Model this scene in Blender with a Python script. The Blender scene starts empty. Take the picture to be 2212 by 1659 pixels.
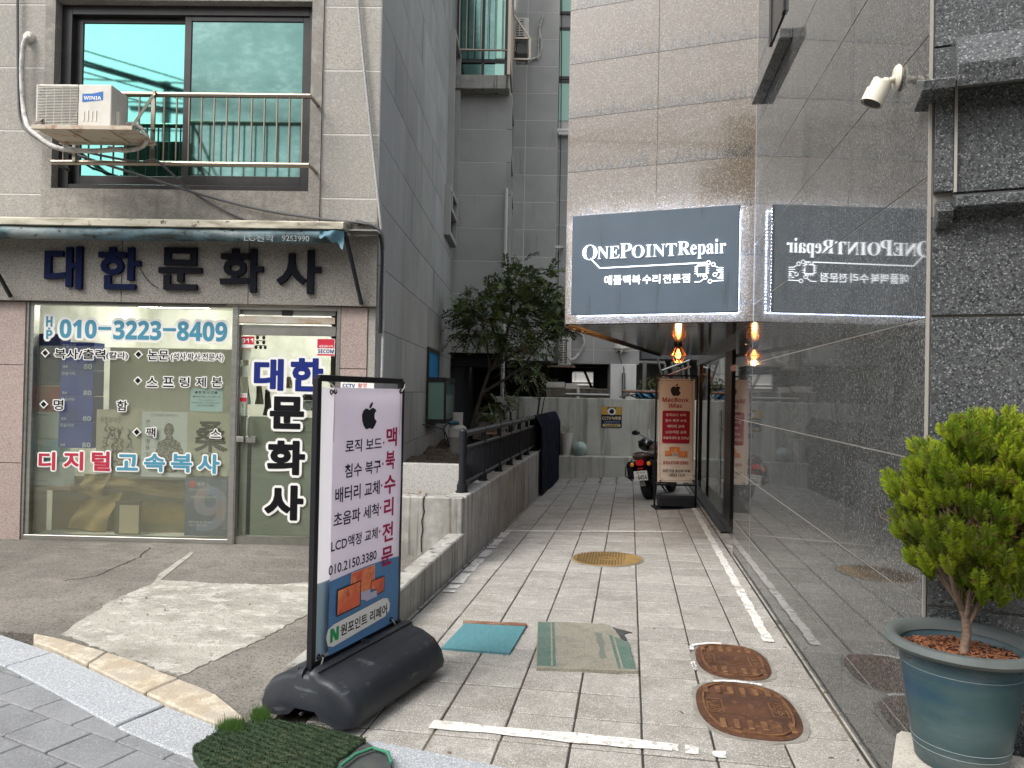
import bpy, bmesh, math, random
from mathutils import Vector, Matrix
random.seed(7)
S = bpy.context.scene
COL = S.collection
R = math.radians
# ------------------------------------------------------------------ camera
EYE = Vector((0, 0, 1.45))
FOC = 1600.0                      # focal length in units of a 2212 px wide picture
YAW, PIT, ROL = R(9.09), R(.66), R(1.15)
Fw = Vector((-math.sin(YAW)*math.cos(PIT), math.cos(YAW)*math.cos(PIT), math.sin(PIT)))
R0 = Vector((math.cos(YAW), math.sin(YAW), 0)); U0 = R0.cross(Fw)
Rt = R0*math.cos(ROL) + U0*math.sin(ROL); Up = Rt.cross(Fw)
cd = bpy.data.cameras.new('camera'); cam = bpy.data.objects.new('camera', cd); COL.objects.link(cam)
cam.matrix_world = Matrix(((Rt.x, Up.x, -Fw.x, EYE.x), (Rt.y, Up.y, -Fw.y, EYE.y), (Rt.z, Up.z, -Fw.z, EYE.z), (0, 0, 0, 1)))
cd.sensor_width = 36; cd.lens = 36*FOC/2212; cd.clip_start = .05; cd.clip_end = 400
S.camera = cam
# ------------------------------------------------------------------ world, sun, exposure
W = bpy.data.worlds.new('World'); S.world = W; W.use_nodes = True
wn = W.node_tree.nodes; wl = W.node_tree.links
sky = wn.new('ShaderNodeTexSky'); sky.sky_type = 'NISHITA'; sky.sun_disc = False
sky.sun_elevation = R(50); sky.sun_rotation = R(222); sky.dust_density = 4; sky.air_density = 1.2; sky.ozone_density = .6
hs = wn.new('ShaderNodeHueSaturation'); hs.inputs['Saturation'].default_value = .20
wl.new(sky.outputs[0], hs.inputs['Color']); wl.new(hs.outputs[0], wn['Background'].inputs[0])
wn['Background'].inputs[1].default_value = .15
sd = bpy.data.lights.new('sun', 'SUN'); sd.energy = 1.3; sd.angle = R(25); sd.color = (1, .93, .84)
so = bpy.data.objects.new('sun', sd); COL.objects.link(so)
so.rotation_euler = (R(90-50), 0, R(-42))
S.view_settings.view_transform = 'Standard'; S.view_settings.look = 'None'
S.view_settings.exposure = 1.0; S.view_settings.gamma = 1; S.view_settings.use_curve_mapping = False
try:
    S.cycles.use_denoising = True; S.cycles.denoiser = 'OPENIMAGEDENOISE'
    S.cycles.max_bounces = 8; S.cycles.transparent_max_bounces = 12
    S.cycles.sample_clamp_indirect = 6; S.cycles.caustics_reflective = False; S.cycles.caustics_refractive = False
except Exception: pass
# ------------------------------------------------------------------ measuring: pixel of the photograph (2212 wide) -> point in a frame turned by a degrees
def w2f(p, a): c, s = math.cos(R(a)), math.sin(R(a)); return Vector((p[0]*c+p[1]*s, -p[0]*s+p[1]*c, p[2]))
def f2w(p, a): c, s = math.cos(R(a)), math.sin(R(a)); return Vector((p[0]*c-p[1]*s, p[0]*s+p[1]*c, p[2]))
def ray(x, y): return Fw*FOC + Rt*(x-1106) - Up*(y-829.5)
def at(x, y, v, a=7.7):
    d = w2f(ray(x, y), a); c = w2f(EYE, a); return c + d*((v-c[1])/d[1])
def atu(x, y, u, a=0):
    d = w2f(ray(x, y), a); c = w2f(EYE, a); return c + d*((u-c[0])/d[0])
def gnd(x, y, z=0, s=0, a=0):
    d = ray(x, y); return w2f(EYE + d*((z-EYE.z)/(d.z-s*d.y)), a)
LF, SF, BF = 7.7, -12.0, -13.6      # frames: left building, sign wall, front banner
# ------------------------------------------------------------------ geometry collector
class G:
    def __init__(s): s.v = []; s.f = []
    def add(s, vs, fs):
        n = len(s.v); s.v += [tuple(p) for p in vs]; s.f += [tuple(i+n for i in f) for f in fs]; return s
    def box(s, x0, x1, y0, y1, z0, z1):
        return s.add([(x0,y0,z0),(x1,y0,z0),(x1,y1,z0),(x0,y1,z0),(x0,y0,z1),(x1,y0,z1),(x1,y1,z1),(x0,y1,z1)],
                     [(0,3,2,1),(4,5,6,7),(0,1,5,4),(1,2,6,5),(2,3,7,6),(3,0,4,7)])
    def hexa(s, b, t):      # bottom 4 points, top 4 points (same winding, ccw from above)
        return s.add(list(b)+list(t), [(0,3,2,1),(4,5,6,7),(0,1,5,4),(1,2,6,5),(2,3,7,6),(3,0,4,7)])
    def tube(s, pts, r, n=10, cap=True, r1=None):
        pts = [Vector(p) for p in pts]; m = len(pts); vs = []; fs = []
        up = None
        for i, p in enumerate(pts):
            t = (pts[min(i+1, m-1)]-pts[max(i-1, 0)])
            if t.length < 1e-9: t = Vector((0,0,1))
            t.normalize()
            if up is None or abs(up.dot(t)) > .95: up = Vector((0,0,1)) if abs(t.z) < .9 else Vector((1,0,0))
            a = t.cross(up).normalized(); b = a.cross(t).normalized(); up = b
            rr = r if r1 is None else r + (r1-r)*i/(m-1)
            vs += [p + (a*math.cos(2*math.pi*k/n)+b*math.sin(2*math.pi*k/n))*rr for k in range(n)]
        for i in range(m-1):
            for k in range(n):
                fs.append((i*n+k, i*n+(k+1)%n, (i+1)*n+(k+1)%n, (i+1)*n+k))
        if cap: fs += [tuple(range(n))[::-1], tuple(range((m-1)*n, m*n))]
        return s.add(vs, fs)
    def bar(s, p, q, w, h, up=(0,0,1)):     # rectangular bar
        p, q = Vector(p), Vector(q); t = (q-p).normalized(); u = Vector(up)
        if abs(t.dot(u)) > .95: u = Vector((0,1,0))
        a = t.cross(u).normalized(); b = a.cross(t).normalized()
        o = [(-w/2,-h/2),(w/2,-h/2),(w/2,h/2),(-w/2,h/2)]
        return s.add([p+a*i+b*j for i, j in o]+[q+a*i+b*j for i, j in o], [(0,1,2,3),(7,6,5,4),(1,0,4,5),(2,1,5,6),(3,2,6,7),(0,3,7,4)])
    def lathe(s, prof, c=(0,0,0), n=24, axis='z'):
        vs = []; fs = []; m = len(prof)
        for r_, z_ in prof:
            for k in range(n):
                a = 2*math.pi*k/n; x, y = r_*math.cos(a), r_*math.sin(a)
                vs.append((c[0]+x, c[1]+y, c[2]+z_) if axis == 'z' else (c[0]+x, c[1]+z_, c[2]+y) if axis == 'y' else (c[0]+z_, c[1]+x, c[2]+y))
        for i in range(m-1):
            for k in range(n): fs.append((i*n+k, i*n+(k+1)%n, (i+1)*n+(k+1)%n, (i+1)*n+k))
        return s.add(vs, fs)
    def prism(s, poly, h0, h1, ax='z'):     # poly 2d, extruded along ax
        n = len(poly)
        P = (lambda a, b, h: (a,b,h)) if ax == 'z' else (lambda a, b, h: (a,h,b)) if ax == 'y' else (lambda a, b, h: (h,a,b))
        return s.add([P(a,b,h0) for a, b in poly]+[P(a,b,h1) for a, b in poly],
                     [tuple(range(n))[::-1], tuple(range(n, 2*n))]+[(i, (i+1)%n, n+(i+1)%n, n+i) for i in range(n)])
    def ball(s, c, rx, ry=None, rz=None, n=14, m=8):
        ry = ry or rx; rz = rz or rx; vs = []; fs = []
        for i in range(m+1):
            t = math.pi*i/m
            for k in range(n):
                a = 2*math.pi*k/n; vs.append((c[0]+rx*math.sin(t)*math.cos(a), c[1]+ry*math.sin(t)*math.sin(a), c[2]-rz*math.cos(t)))
        for i in range(m):
            for k in range(n): fs.append((i*n+k, i*n+(k+1)%n, (i+1)*n+(k+1)%n, (i+1)*n+k))
        return s.add(vs, fs)
    def torus(s, c, Rr, r, ax='y', n=28, m=10, sq=1):
        vs = []; fs = []
        for i in range(n):
            a = 2*math.pi*i/n
            for k in range(m):
                b = 2*math.pi*k/m; rr = Rr+r*math.cos(b); h = r*sq*math.sin(b); x, y = rr*math.cos(a), rr*math.sin(a)
                vs.append((c[0]+x,c[1]+y,c[2]+h) if ax == 'z' else (c[0]+x,c[1]+h,c[2]+y) if ax == 'y' else (c[0]+h,c[1]+x,c[2]+y))
        for i in range(n):
            for k in range(m): fs.append((i*m+k, ((i+1)%n)*m+k, ((i+1)%n)*m+(k+1)%m, i*m+(k+1)%m))
        return s.add(vs, fs)
    def sheet(s, fn, nu, nv):
        vs = [fn(i/nu, j/nv) for j in range(nv+1) for i in range(nu+1)]
        return s.add(vs, [(j*(nu+1)+i, j*(nu+1)+i+1, (j+1)*(nu+1)+i+1, (j+1)*(nu+1)+i) for j in range(nv) for i in range(nu)])
# ------------------------------------------------------------------ objects
def thing(name, label, cat, base, a=0, group=None, kind=None):
    o = bpy.data.objects.new(name, None); COL.objects.link(o)
    o.location = f2w(base, a); o.rotation_euler = (0, 0, R(a)); o.empty_display_size = .1
    o['_a'] = a; o['_b'] = [float(c) for c in base]
    if label: o['label'] = label
    if cat: o['category'] = cat
    if group: o['group'] = group
    if kind: o['kind'] = kind
    return o
def build(name, g, mat, parent=None, a=None, bevel=0, smooth=False, kind=None, label=None, solid=0, base=None):
    """g's points are in frame a (default: the frame of the thing)"""
    root = parent
    while root is not None and '_a' not in root: root = root.parent
    ta = root['_a'] if root is not None else (a or 0)
    tb = Vector(root['_b']) if root is not None else Vector(base or (0,0,0))
    if a is None: a = ta
    if a == ta: vs = [Vector(p)-tb for p in g.v]
    else: vs = [w2f(f2w(p, a), ta)-tb for p in g.v]
    me = bpy.data.meshes.new(name); me.from_pydata(vs, [], g.f); me.materials.append(mat)
    bm = bmesh.new(); bm.from_mesh(me)
    if solid:
        pass
    if bevel: bmesh.ops.bevel(bm, geom=[e for e in bm.edges if len(e.link_faces) == 2 and e.calc_face_angle(0) > .6], offset=bevel, segments=1, affect='EDGES')
    elif not smooth or len(bm.faces) < 20000: bmesh.ops.recalc_face_normals(bm, faces=bm.faces[:])
    bm.to_mesh(me); bm.free()
    if smooth:
        for p in me.polygons: p.use_smooth = True
        try: me.set_sharp_from_angle(angle=R(50))
        except Exception: pass
    o = bpy.data.objects.new(name, me); COL.objects.link(o)
    if parent is not None: o.parent = parent
    else:
        o.location = f2w(tb, ta); o.rotation_euler = (0,0,R(ta))
        o['_a'] = ta; o['_b'] = [float(c) for c in tb]
    if kind: o['kind'] = kind
    if label: o['label'] = label
    return o
def single(name, label, cat, g, mat, a=0, base=(0,0,0), group=None, **k):
    o = build(name, g, mat, None, a=a, base=base, **k); o['label'] = label; o['category'] = cat
    if group: o['group'] = group
    return o
def struct(name, g, mat, a=0, label=None, **k): return build(name, g, mat, None, a=a, kind='structure', label=label, **k)
def copyof(o, parent, loc, rot=None, scale=None):
    c = o.copy(); COL.objects.link(c); c.parent = parent; c.location = loc
    if rot is not None: c.rotation_euler = rot
    if scale is not None: c.scale = scale
    return c
_tc = {}
def text_mesh(s, off, ext):
    k = (s, off, ext)
    if k not in _tc:
        c = bpy.data.curves.new('t', 'FONT'); c.body = s; c.offset = off; c.extrude = ext; c.resolution_u = 3; c.space_line = 1.1
        o = bpy.data.objects.new('t', c); COL.objects.link(o)
        dg = bpy.context.evaluated_depsgraph_get(); me = bpy.data.meshes.new_from_object(o.evaluated_get(dg))
        _tc[k] = ([tuple(v.co) for v in me.vertices], [tuple(p.vertices) for p in me.polygons])
        bpy.data.objects.remove(o); bpy.data.curves.remove(c); bpy.data.meshes.remove(me)
    return _tc[k]
def text(g, s, O, X, Y, N, w, h, off=.0, thick=0, dil=0, nd=8, lift=0, align=None):
    """text s fitted into the rectangle from O, w along X and h along Y; N is the outward normal"""
    bv, _ = text_mesh(s, min(off, .02), 0)
    if not bv: return g
    x0 = min(p[0] for p in bv); x1 = max(p[0] for p in bv); y0 = min(p[1] for p in bv); y1 = max(p[1] for p in bv)
    vs, fs = text_mesh(s, off, .5 if thick else 0)
    sx, sy = w/max(x1-x0, 1e-6), h/max(y1-y0, 1e-6)
    O, X, Y, N = Vector(O), Vector(X), Vector(Y), Vector(N)
    shifts = [(0, 0)] + ([(dil*math.cos(2*math.pi*k/nd), dil*math.sin(2*math.pi*k/nd)) for k in range(nd)] if dil else [])
    for i, (dx, dy) in enumerate(shifts):
        e = (len(shifts)-i)*.00012
        g.add([O + X*((p[0]-x0)*sx+dx) + Y*((p[1]-y0)*sy+dy) + N*(lift+e+(p[2]+.5*(thick > 0))*thick) for p in vs], fs)
    return g
def strips(g, pl, O, X, Y, N, w, lift=0, t=0):        # flat strip line through 2d points
    O, X, Y, N = Vector(O), Vector(X), Vector(Y), Vector(N)
    for (a, b) in zip(pl, pl[1:]):
        d = Vector((b[0]-a[0], b[1]-a[1])); 
        if d.length < 1e-6: continue
        n = Vector((-d.y, d.x)).normalized()*w/2
        q = [(a[0]+n.x,a[1]+n.y),(a[0]-n.x,a[1]-n.y),(b[0]-n.x,b[1]-n.y),(b[0]+n.x,b[1]+n.y)]
        g.add([O+X*p+Y*r_+N*lift for p, r_ in q], [(0,1,2,3)])
    return g
def poly(g, pts, O, X, Y, N, lift=0):
    O, X, Y, N = Vector(O), Vector(X), Vector(Y), Vector(N)
    return g.add([O+X*p+Y*r_+N*lift for p, r_ in pts], [tuple(range(len(pts)))])
def ring(g, cx, cy, r, w, O, X, Y, N, lift=0, n=16):
    return strips(g, [(cx+r*math.cos(2*math.pi*k/n), cy+r*math.sin(2*math.pi*k/n)) for k in range(n+1)], O, X, Y, N, w, lift)
def mathbold(s):
    return ''.join(chr(0x1D5D4+ord(c)-65) if 'A' <= c <= 'Z' else chr(0x1D5EE+ord(c)-97) if 'a' <= c <= 'z' else chr(0x1D7EC+ord(c)-48) if '0' <= c <= '9' else c for c in s)
def serif(s): return ''.join(chr(0x1D400+ord(c)-65) if 'A' <= c <= 'Z' else chr(0x1D41A+ord(c)-97) if 'a' <= c <= 'z' else c for c in s)
XV, YV, NV = (1,0,0), (0,0,1), (0,-1,0)        # a wall that faces -v
def vtext(g, s, px, v, a=LF, **k):             # px = (x0,y0,x1,y1) rectangle of the photograph on the plane v
    p = at(px[0], (px[1]+px[3])/2, v, a); q = at(px[2], (px[1]+px[3])/2, v, a); m = (px[0]+px[2])/2
    z1 = at(m, px[1], v, a).z; z0 = at(m, px[3], v, a).z
    return text(g, s, (p.x, v, z0), XV, YV, NV, q.x-p.x, z1-z0, **k)
def vbox(g, px, v0, v1, a=LF, v=None):         # box whose front (at v0) covers the pixel rectangle
    v = v0 if v is None else v
    p = at(px[0], (px[1]+px[3])/2, v, a); q = at(px[2], (px[1]+px[3])/2, v, a); m = (px[0]+px[2])/2
    return g.box(p.x, q.x, v0, v1, at(m, px[3], v, a).z, at(m, px[1], v, a).z)
# ------------------------------------------------------------------ materials
def srgb(c): return tuple(((x/255+.055)/1.055)**2.4 if x > 10 else x/255/12.92 for x in c)
def M(name, col, rough=.6, metal=0, spec=.5, var=None, speck=None, bump=None, stain=None, coat=0, emit=None, rv=None, rnd=True, hv=0, drip=None):
    """var=(col2, scale, lo, hi, stretch) speck=[(col, scale, threshold, amount)] bump=(scale, strength) stain=(col, (sx,sy,sz), lo, hi)"""
    m = bpy.data.materials.new(name); m.use_nodes = True; nt = m.node_tree; N = nt.nodes; L = nt.links
    if spec == .5 and not metal and rough > .35: spec = .3
    b = N['Principled BSDF']; b.inputs['Roughness'].default_value = rough; b.inputs['Metallic'].default_value = metal
    b.inputs['Specular IOR Level'].default_value = spec; b.inputs['Base Color'].default_value = (*col, 1)
    if coat: b.inputs['Coat Weight'].default_value = coat; b.inputs['Coat Roughness'].default_value = .04
    if emit: b.inputs['Emission Color'].default_value = (*emit[0], 1); b.inputs['Emission Strength'].default_value = emit[1]
    if not (var or speck or bump or stain or rv or hv): return m
    tc = N.new('ShaderNodeTexCoord'); vec = tc.outputs['Object']
    oi = N.new('ShaderNodeObjectInfo')
    if rnd:
        mu = N.new('ShaderNodeMath'); mu.operation = 'MULTIPLY'; mu.inputs[1].default_value = 37.3; L.new(oi.outputs['Random'], mu.inputs[0])
        ad = N.new('ShaderNodeVectorMath'); ad.operation = 'ADD'; L.new(vec, ad.inputs[0]); L.new(mu.outputs[0], ad.inputs[1]); vec = ad.outputs[0]
    cur = None
    def rgb(c): n = N.new('ShaderNodeRGB'); n.outputs[0].default_value = (*c, 1); return n.outputs[0]
    def mix(fac, A, B, bt='MIX'):
        n = N.new('ShaderNodeMix'); n.data_type = 'RGBA'; n.blend_type = bt
        if isinstance(fac, float): n.inputs[0].default_value = fac
        else: L.new(fac, n.inputs[0])
        L.new(A, n.inputs[6]); L.new(B, n.inputs[7]); return n.outputs[2]
    def noise(sc, det=5, st=None, ro=.6):
        n = N.new('ShaderNodeTexNoise'); n.inputs['Scale'].default_value = sc; n.inputs['Detail'].default_value = det; n.inputs['Roughness'].default_value = ro
        v_ = vec
        if st: mp = N.new('ShaderNodeMapping'); mp.inputs['Scale'].default_value = st; L.new(vec, mp.inputs[0]); v_ = mp.outputs[0]
        L.new(v_, n.inputs['Vector']); return n.outputs['Fac']
    def ramp(f, lo, hi, amt=1):
        n = N.new('ShaderNodeMapRange'); n.inputs[1].default_value = lo; n.inputs[2].default_value = hi; n.inputs[4].default_value = amt; L.new(f, n.inputs[0]); return n.outputs[0]
    cur = rgb(col)
    if var:
        for vv in (var if isinstance(var, list) else [var]):
            c2, sc, lo, hi = vv[:4]; st = vv[4] if len(vv) > 4 else None
            cur = mix(ramp(noise(sc, 6, st), lo, hi), cur, rgb(c2))
    if hv:
        br = ramp(oi.outputs['Random'], 0, 1); n = N.new('ShaderNodeMapRange'); n.inputs[3].default_value = 1-hv; n.inputs[4].default_value = 1+hv; L.new(oi.outputs['Random'], n.inputs[0])
        cc = N.new('ShaderNodeCombineColor'); [L.new(n.outputs[0], cc.inputs[i]) for i in range(3)]
        cur = mix(1.0, cur, cc.outputs[0], 'MULTIPLY')
    if stain:
        for c2, st, lo, hi in (stain if isinstance(stain, list) else [stain]):
            cur = mix(ramp(noise(1, 6, st, .65), lo, hi), cur, rgb(c2))
    if drip:        # run-off streaks hanging above the lower joint of each slab
        sx_ = N.new('ShaderNodeSeparateXYZ'); L.new(tc.outputs['Object'], sx_.inputs[0]); mk = N.new('ShaderNodeMapRange'); mk.inputs[1].default_value = drip[1]; mk.inputs[2].default_value = drip[2]; mk.inputs[3].default_value = .36; mk.inputs[4].default_value = 0; L.new(sx_.outputs[2], mk.inputs[0])
        ad2 = N.new('ShaderNodeMath'); ad2.operation = 'ADD'; L.new(noise(1, 5, (34, 34, 1.6), .6), ad2.inputs[0]); L.new(mk.outputs[0], ad2.inputs[1]); cur = mix(ramp(ad2.outputs[0], .70, .80, .85), cur, rgb(drip[0]))
    if speck:
        for c2, sc, th, am in speck:
            vo = N.new('ShaderNodeTexVoronoi'); vo.inputs['Scale'].default_value = sc; L.new(vec, vo.inputs['Vector'])
            sp = N.new('ShaderNodeSeparateColor'); L.new(vo.outputs['Color'], sp.inputs[0])
            cur = mix(ramp(sp.outputs[0], th, th+.12, am), cur, rgb(c2))
    L.new(cur, b.inputs['Base Color'])
    if rv:
        L.new(ramp(noise(rv[0], 4), .3, .7), (n := N.new('ShaderNodeMapRange')).inputs[0]); n.inputs[3].default_value = rv[1]; n.inputs[4].default_value = rv[2]
        L.new(n.outputs[0], b.inputs['Roughness'])
    if bump:
        h = None
        for sc, stg in (bump if isinstance(bump, list) else [bump]):
            bn = N.new('ShaderNodeBump'); bn.inputs['Strength'].default_value = stg; bn.inputs['Distance'].default_value = .01
            L.new(noise(sc, 6), bn.inputs['Height'])
            if h is not None: L.new(h, bn.inputs['Normal'])
            h = bn.outputs[0]
        L.new(h, b.inputs['Normal'])
    return m
def cloth_through(m, f=.45):      # thin printed fabric that lets some light through
    N = m.node_tree.nodes; L = m.node_tree.links; b = N['Principled BSDF']; t = N.new('ShaderNodeBsdfTranslucent'); x = N.new('ShaderNodeMixShader'); x.inputs[0].default_value = f
    if b.inputs['Base Color'].is_linked: L.new(b.inputs['Base Color'].links[0].from_socket, t.inputs[0])
    else: t.inputs[0].default_value = b.inputs['Base Color'].default_value
    L.new(b.outputs[0], x.inputs[1]); L.new(t.outputs[0], x.inputs[2]); L.new(x.outputs[0], N['Material Output'].inputs[0]); return m
def glass(name, tint=(.9,.95,.93), gloss=1.0, rough=.01, ior=1.5, tr=1.0):
    m = bpy.data.materials.new(name); m.use_nodes = True; N = m.node_tree.nodes; L = m.node_tree.links
    N.remove(N['Principled BSDF'])
    t = N.new('ShaderNodeBsdfTransparent'); t.inputs[0].default_value = (*tint, 1)
    g_ = N.new('ShaderNodeBsdfGlossy'); g_.inputs['Roughness'].default_value = rough; g_.inputs[0].default_value = (gloss,)*3+(1,)
    lw = N.new('ShaderNodeLayerWeight'); lw.inputs[0].default_value = .5; pw = N.new('ShaderNodeMath'); pw.operation = 'POWER'; pw.inputs[1].default_value = 4
    L.new(lw.outputs['Facing'], pw.inputs[0]); f = N.new('ShaderNodeMapRange'); f.inputs[3].default_value = .035*(ior-.45); f.inputs[4].default_value = .95; L.new(pw.outputs[0], f.inputs[0]); x = N.new('ShaderNodeMixShader')
    L.new(f.outputs[0], x.inputs[0]); L.new(t.outputs[0], x.inputs[1]); L.new(g_.outputs[0], x.inputs[2]); L.new(x.outputs[0], N['Material Output'].inputs[0])
    return m
def emis(name, col, st): return M(name, (0,0,0), emit=(col, st))
# ================================================================== materials
m_panel = M('facade_stone', (.36,.345,.315), .8, var=[((.26,.247,.225), 75, .46, .60), ((.30,.29,.27), 1.6, .45, .75), ((.46,.44,.40), 40, .5, .8)], speck=[((.24,.23,.21), 170, .75, .55)], bump=(150, .25), hv=.05, stain=((.22,.21,.19), (5,5,.5), .58, .82))
m_side = M('side_stone', (.36,.37,.355), .75, var=[((.27,.28,.27), .8, .4, .7), ((.31,.31,.30), 60, .5, .8)], bump=(150, .2), hv=.05, stain=[((.42,.43,.42), (3,3,.25), .55, .75), ((.18,.18,.175), (4,4,.3), .58, .74)])
m_wing = M('wing_stone', (.38,.385,.37), .8, var=[((.31,.315,.30), 1.2, .4, .7)], bump=(120, .2), hv=.04, stain=((.18,.18,.17), (3,3,.4), .6, .8))
m_grout_l = M('grout_light', (.62,.61,.58), .9)
m_grout_d = M('grout_dark', (.09,.09,.09), .9)
m_stucco = M('stucco', (.32,.302,.275), .9, var=[((.22,.207,.185), 80, .46, .60), ((.21,.20,.18), 1.1, .45, .7), ((.42,.40,.36), 9, .5, .8)], bump=[(160, .55), (40, .3)], stain=[((.16,.15,.14), (6,6,.5), .56, .78)])
m_band = M('rough_granite', (.25,.235,.21), .8, var=[((.20,.185,.165), 2, .4, .7)], speck=[((.09,.085,.08), 190, .7, .8), ((.42,.40,.37), 240, .78, .8)], bump=(200, .4), hv=.04)
m_pink = M('pink_granite', (.37,.29,.26), .5, speck=[((.19,.14,.13), 200, .68, .8), ((.52,.46,.43), 260, .75, .8)], var=((.31,.24,.22), 1.5, .4, .7), hv=.04)
m_steel = M('stainless_steel', (.50,.50,.47), .32, .9, var=[((.36,.36,.34), 3, .4, .7, (1,1,6))], bump=(60, .05))
m_alu = M('door_aluminium', (.36,.36,.33), .38, .85, var=((.27,.27,.24), 5, .4, .7))
m_winframe = M('bronze_window_frame', (.028,.026,.027), .35, .3, var=((.04,.038,.036), 6, .4, .7))
m_mirror = M('tinted_mirror_glass', (.165,.42,.38), .03, 1, var=((.14,.37,.335), 1.5, .4, .7), bump=(2.2, .012))
m_mesh = M('window_screen_glass', (.12,.215,.195), .09, .95, var=[((.17,.28,.255), 9, .45, .7, (1,1,2)), ((.09,.175,.155), 3, .4, .7)], bump=(3, .03))
m_rail = M('brushed_rail', (.30,.26,.21), .3, .95)
m_black = M('black_metal', (.018,.019,.022), .38, .4)
m_blackpaint = M('black_rail_paint', (.011,.012,.016), .45, 0, .3, var=((.018,.019,.024), 14, .5, .8))
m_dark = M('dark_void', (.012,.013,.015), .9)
m_white = M('white_paint', (.72,.71,.68), .55)
m_acwhite = M('aged_white_enamel', (.62,.60,.55), .45, var=((.50,.48,.43), 5, .45, .75), stain=((.40,.38,.33), (9,9,1.2), .62, .8))
m_cable = M('grey_cable', (.10,.10,.105), .6)
m_hose = M('wrapped_hose', (.52,.51,.48), .7, var=((.28,.28,.27), 16, .45, .65), bump=(50, .5))
m_conc = M('weathered_concrete', (.34,.335,.31), .85, var=[((.23,.225,.205), 1.5, .42, .68), ((.42,.41,.38), 7, .5, .75)], stain=[((.47,.46,.43), (9,9,.5), .58, .72), ((.085,.082,.07), (10,10,.45), .53, .66)], bump=[(60, .3), (9, .2)])
m_conc_back = M('stained_concrete', (.50,.50,.455), .85, var=[((.38,.385,.34), 1.1, .42, .68)], stain=[((.16,.155,.13), (5,5,.35), .50, .72), ((.40,.40,.37), (6,6,.4), .6, .78)], bump=(50, .3))
m_apron = M('old_asphalt_concrete', (.225,.21,.185), .9, var=[((.12,.112,.098), .8, .42, .64), ((.155,.145,.13), 5, .45, .65), ((.26,.24,.21), 1.7, .55, .75, (1,2.5,1))], speck=[((.26,.25,.22), 150, .80, .7), ((.05,.045,.04), 120, .75, .6)], bump=[(120, .7), (12, .5)])
m_patch = M('new_cement', (.38,.365,.325), .9, var=[((.26,.25,.215), 2.2, .42, .66, (1,1.5,1)), ((.50,.49,.45), 7, .5, .66, (1,1.6,1)), ((.20,.19,.165), 24, .60, .66, (1,1.6,1))], bump=[(22, 1.0), (70, .9), (7, 1.0)])
m_patch_edge = M('cement_edge', (.40,.38,.34), .9, var=((.22,.21,.18), 9, .4, .7), bump=(40, .8))
m_yellow = M('yellow_sandstone_kerb', (.39,.355,.295), .85, var=[((.38,.31,.21), 5, .42, .7), ((.62,.56,.45), 12, .5, .75)], speck=[((.28,.22,.15), 150, .82, .6)], bump=(110, .5), hv=.05)
m_kerb = M('granite_kerb', (.31,.335,.36), .75, var=((.33,.35,.37), 3, .4, .7), speck=[((.18,.19,.21), 220, .72, .7), ((.58,.6,.62), 260, .78, .8)], bump=(160, .3), hv=.04)
m_paver = M('grey_paver', (.205,.215,.225), .85, var=[((.15,.157,.165), 3, .4, .7), ((.26,.265,.27), 60, .5, .8)], speck=[((.33,.33,.33), 200, .85, .6)], bump=(140, .4), hv=.09)
m_sand = M('jointing_sand', (.42,.41,.38), .95, var=((.12,.12,.11), 3, .42, .6), bump=(90, .5))
m_tile = M('granite_paving', (.30,.288,.264), .7, var=[((.22,.21,.19), 2.2, .42, .72), ((.46,.45,.42), 14, .5, .8)], speck=[((.19,.18,.17), 260, .72, .75), ((.56,.55,.52), 300, .78, .8)], bump=(160, .25), hv=.12, stain=[((.20,.182,.155), (2.2,2.2,2.2), .52, .74), ((.16,.15,.135), (7,7,7), .60, .74)])
m_joint = M('paving_joint', (.045,.041,.036), .95, var=((.15,.12,.085), 1.1, .56, .66), bump=(60, .4))
m_whitepaint = M('worn_white_line', (.66,.65,.62), .8, var=[((.36,.345,.315), 26, .54, .60), ((.54,.53,.50), 6, .45, .7)], bump=(70, .3))
m_granite = M('dark_polished_granite', (.052,.053,.052), .03, 0, .5, var=[((.075,.078,.078), 3, .4, .7)], speck=[((.125,.13,.128), 150, .66, .65), ((.31,.32,.315), 190, .88, .65), ((.025,.027,.03), 120, .78, .7)], hv=.08, bump=(1.3,.012), rnd=True)
m_signjoint = M('dark_slab_joint', (.10,.09,.08), .8)
m_granite_w = M('sign_wall_granite', (.100,.073,.044), .10, 0, .9, coat=.6, drip=((.035,.032,.028), -.245, -.07), var=[((.112,.088,.062), 1.2, .4, .7)], speck=[((.23,.21,.18), 150, .66, .6), ((.42,.40,.37), 190, .88, .7), ((.07,.06,.05), 130, .78, .6)], stain=[((.075,.07,.062), (26,26,1.8), .60, .70)], rv=(6, .10, .18))
m_gjoint = M('silicone_joint', (.30,.285,.26), .7)
m_soffit = M('glossy_ceiling_strip', (.040,.034,.040), .10, .8, .6)
m_soil = M('dry_soil', (.075,.055,.04), .95, var=((.14,.11,.08), 20, .45, .7), bump=[(50, .9), (12, .8)])
m_road = M('asphalt_road', (.06,.06,.06), .9, speck=[((.12,.12,.12), 60, .8, .6)], bump=(50, .5))
m_film2 = M('door_film', (.20,.22,.18), .5, var=((.16,.18,.145), .9, .4, .7, (1,1,.6)))
m_film = M('grey_green_film', (.46,.455,.385), .5, var=((.38,.38,.32), .9, .4, .7, (1,1,.6)))
m_room = M('shop_plaster', (.80,.80,.75), .8, var=((.5,.5,.42), 2, .4, .7))
m_pane = glass('shop_glass', (.95,.965,.93), .9, .015, 1.45)
m_pane2 = glass('entrance_glass', (.55,.6,.6), .9, .015, 1.7)
m_green_pane = M('pale_green_glass', (.30,.50,.42), .12, .5, .6, var=((.25,.44,.37), 2, .4, .7))
m_tube = emis('fluorescent_tube', (1, .99, .93), 46)
m_ledw = emis('white_led', (.58, .70, 1), 90)
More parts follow.
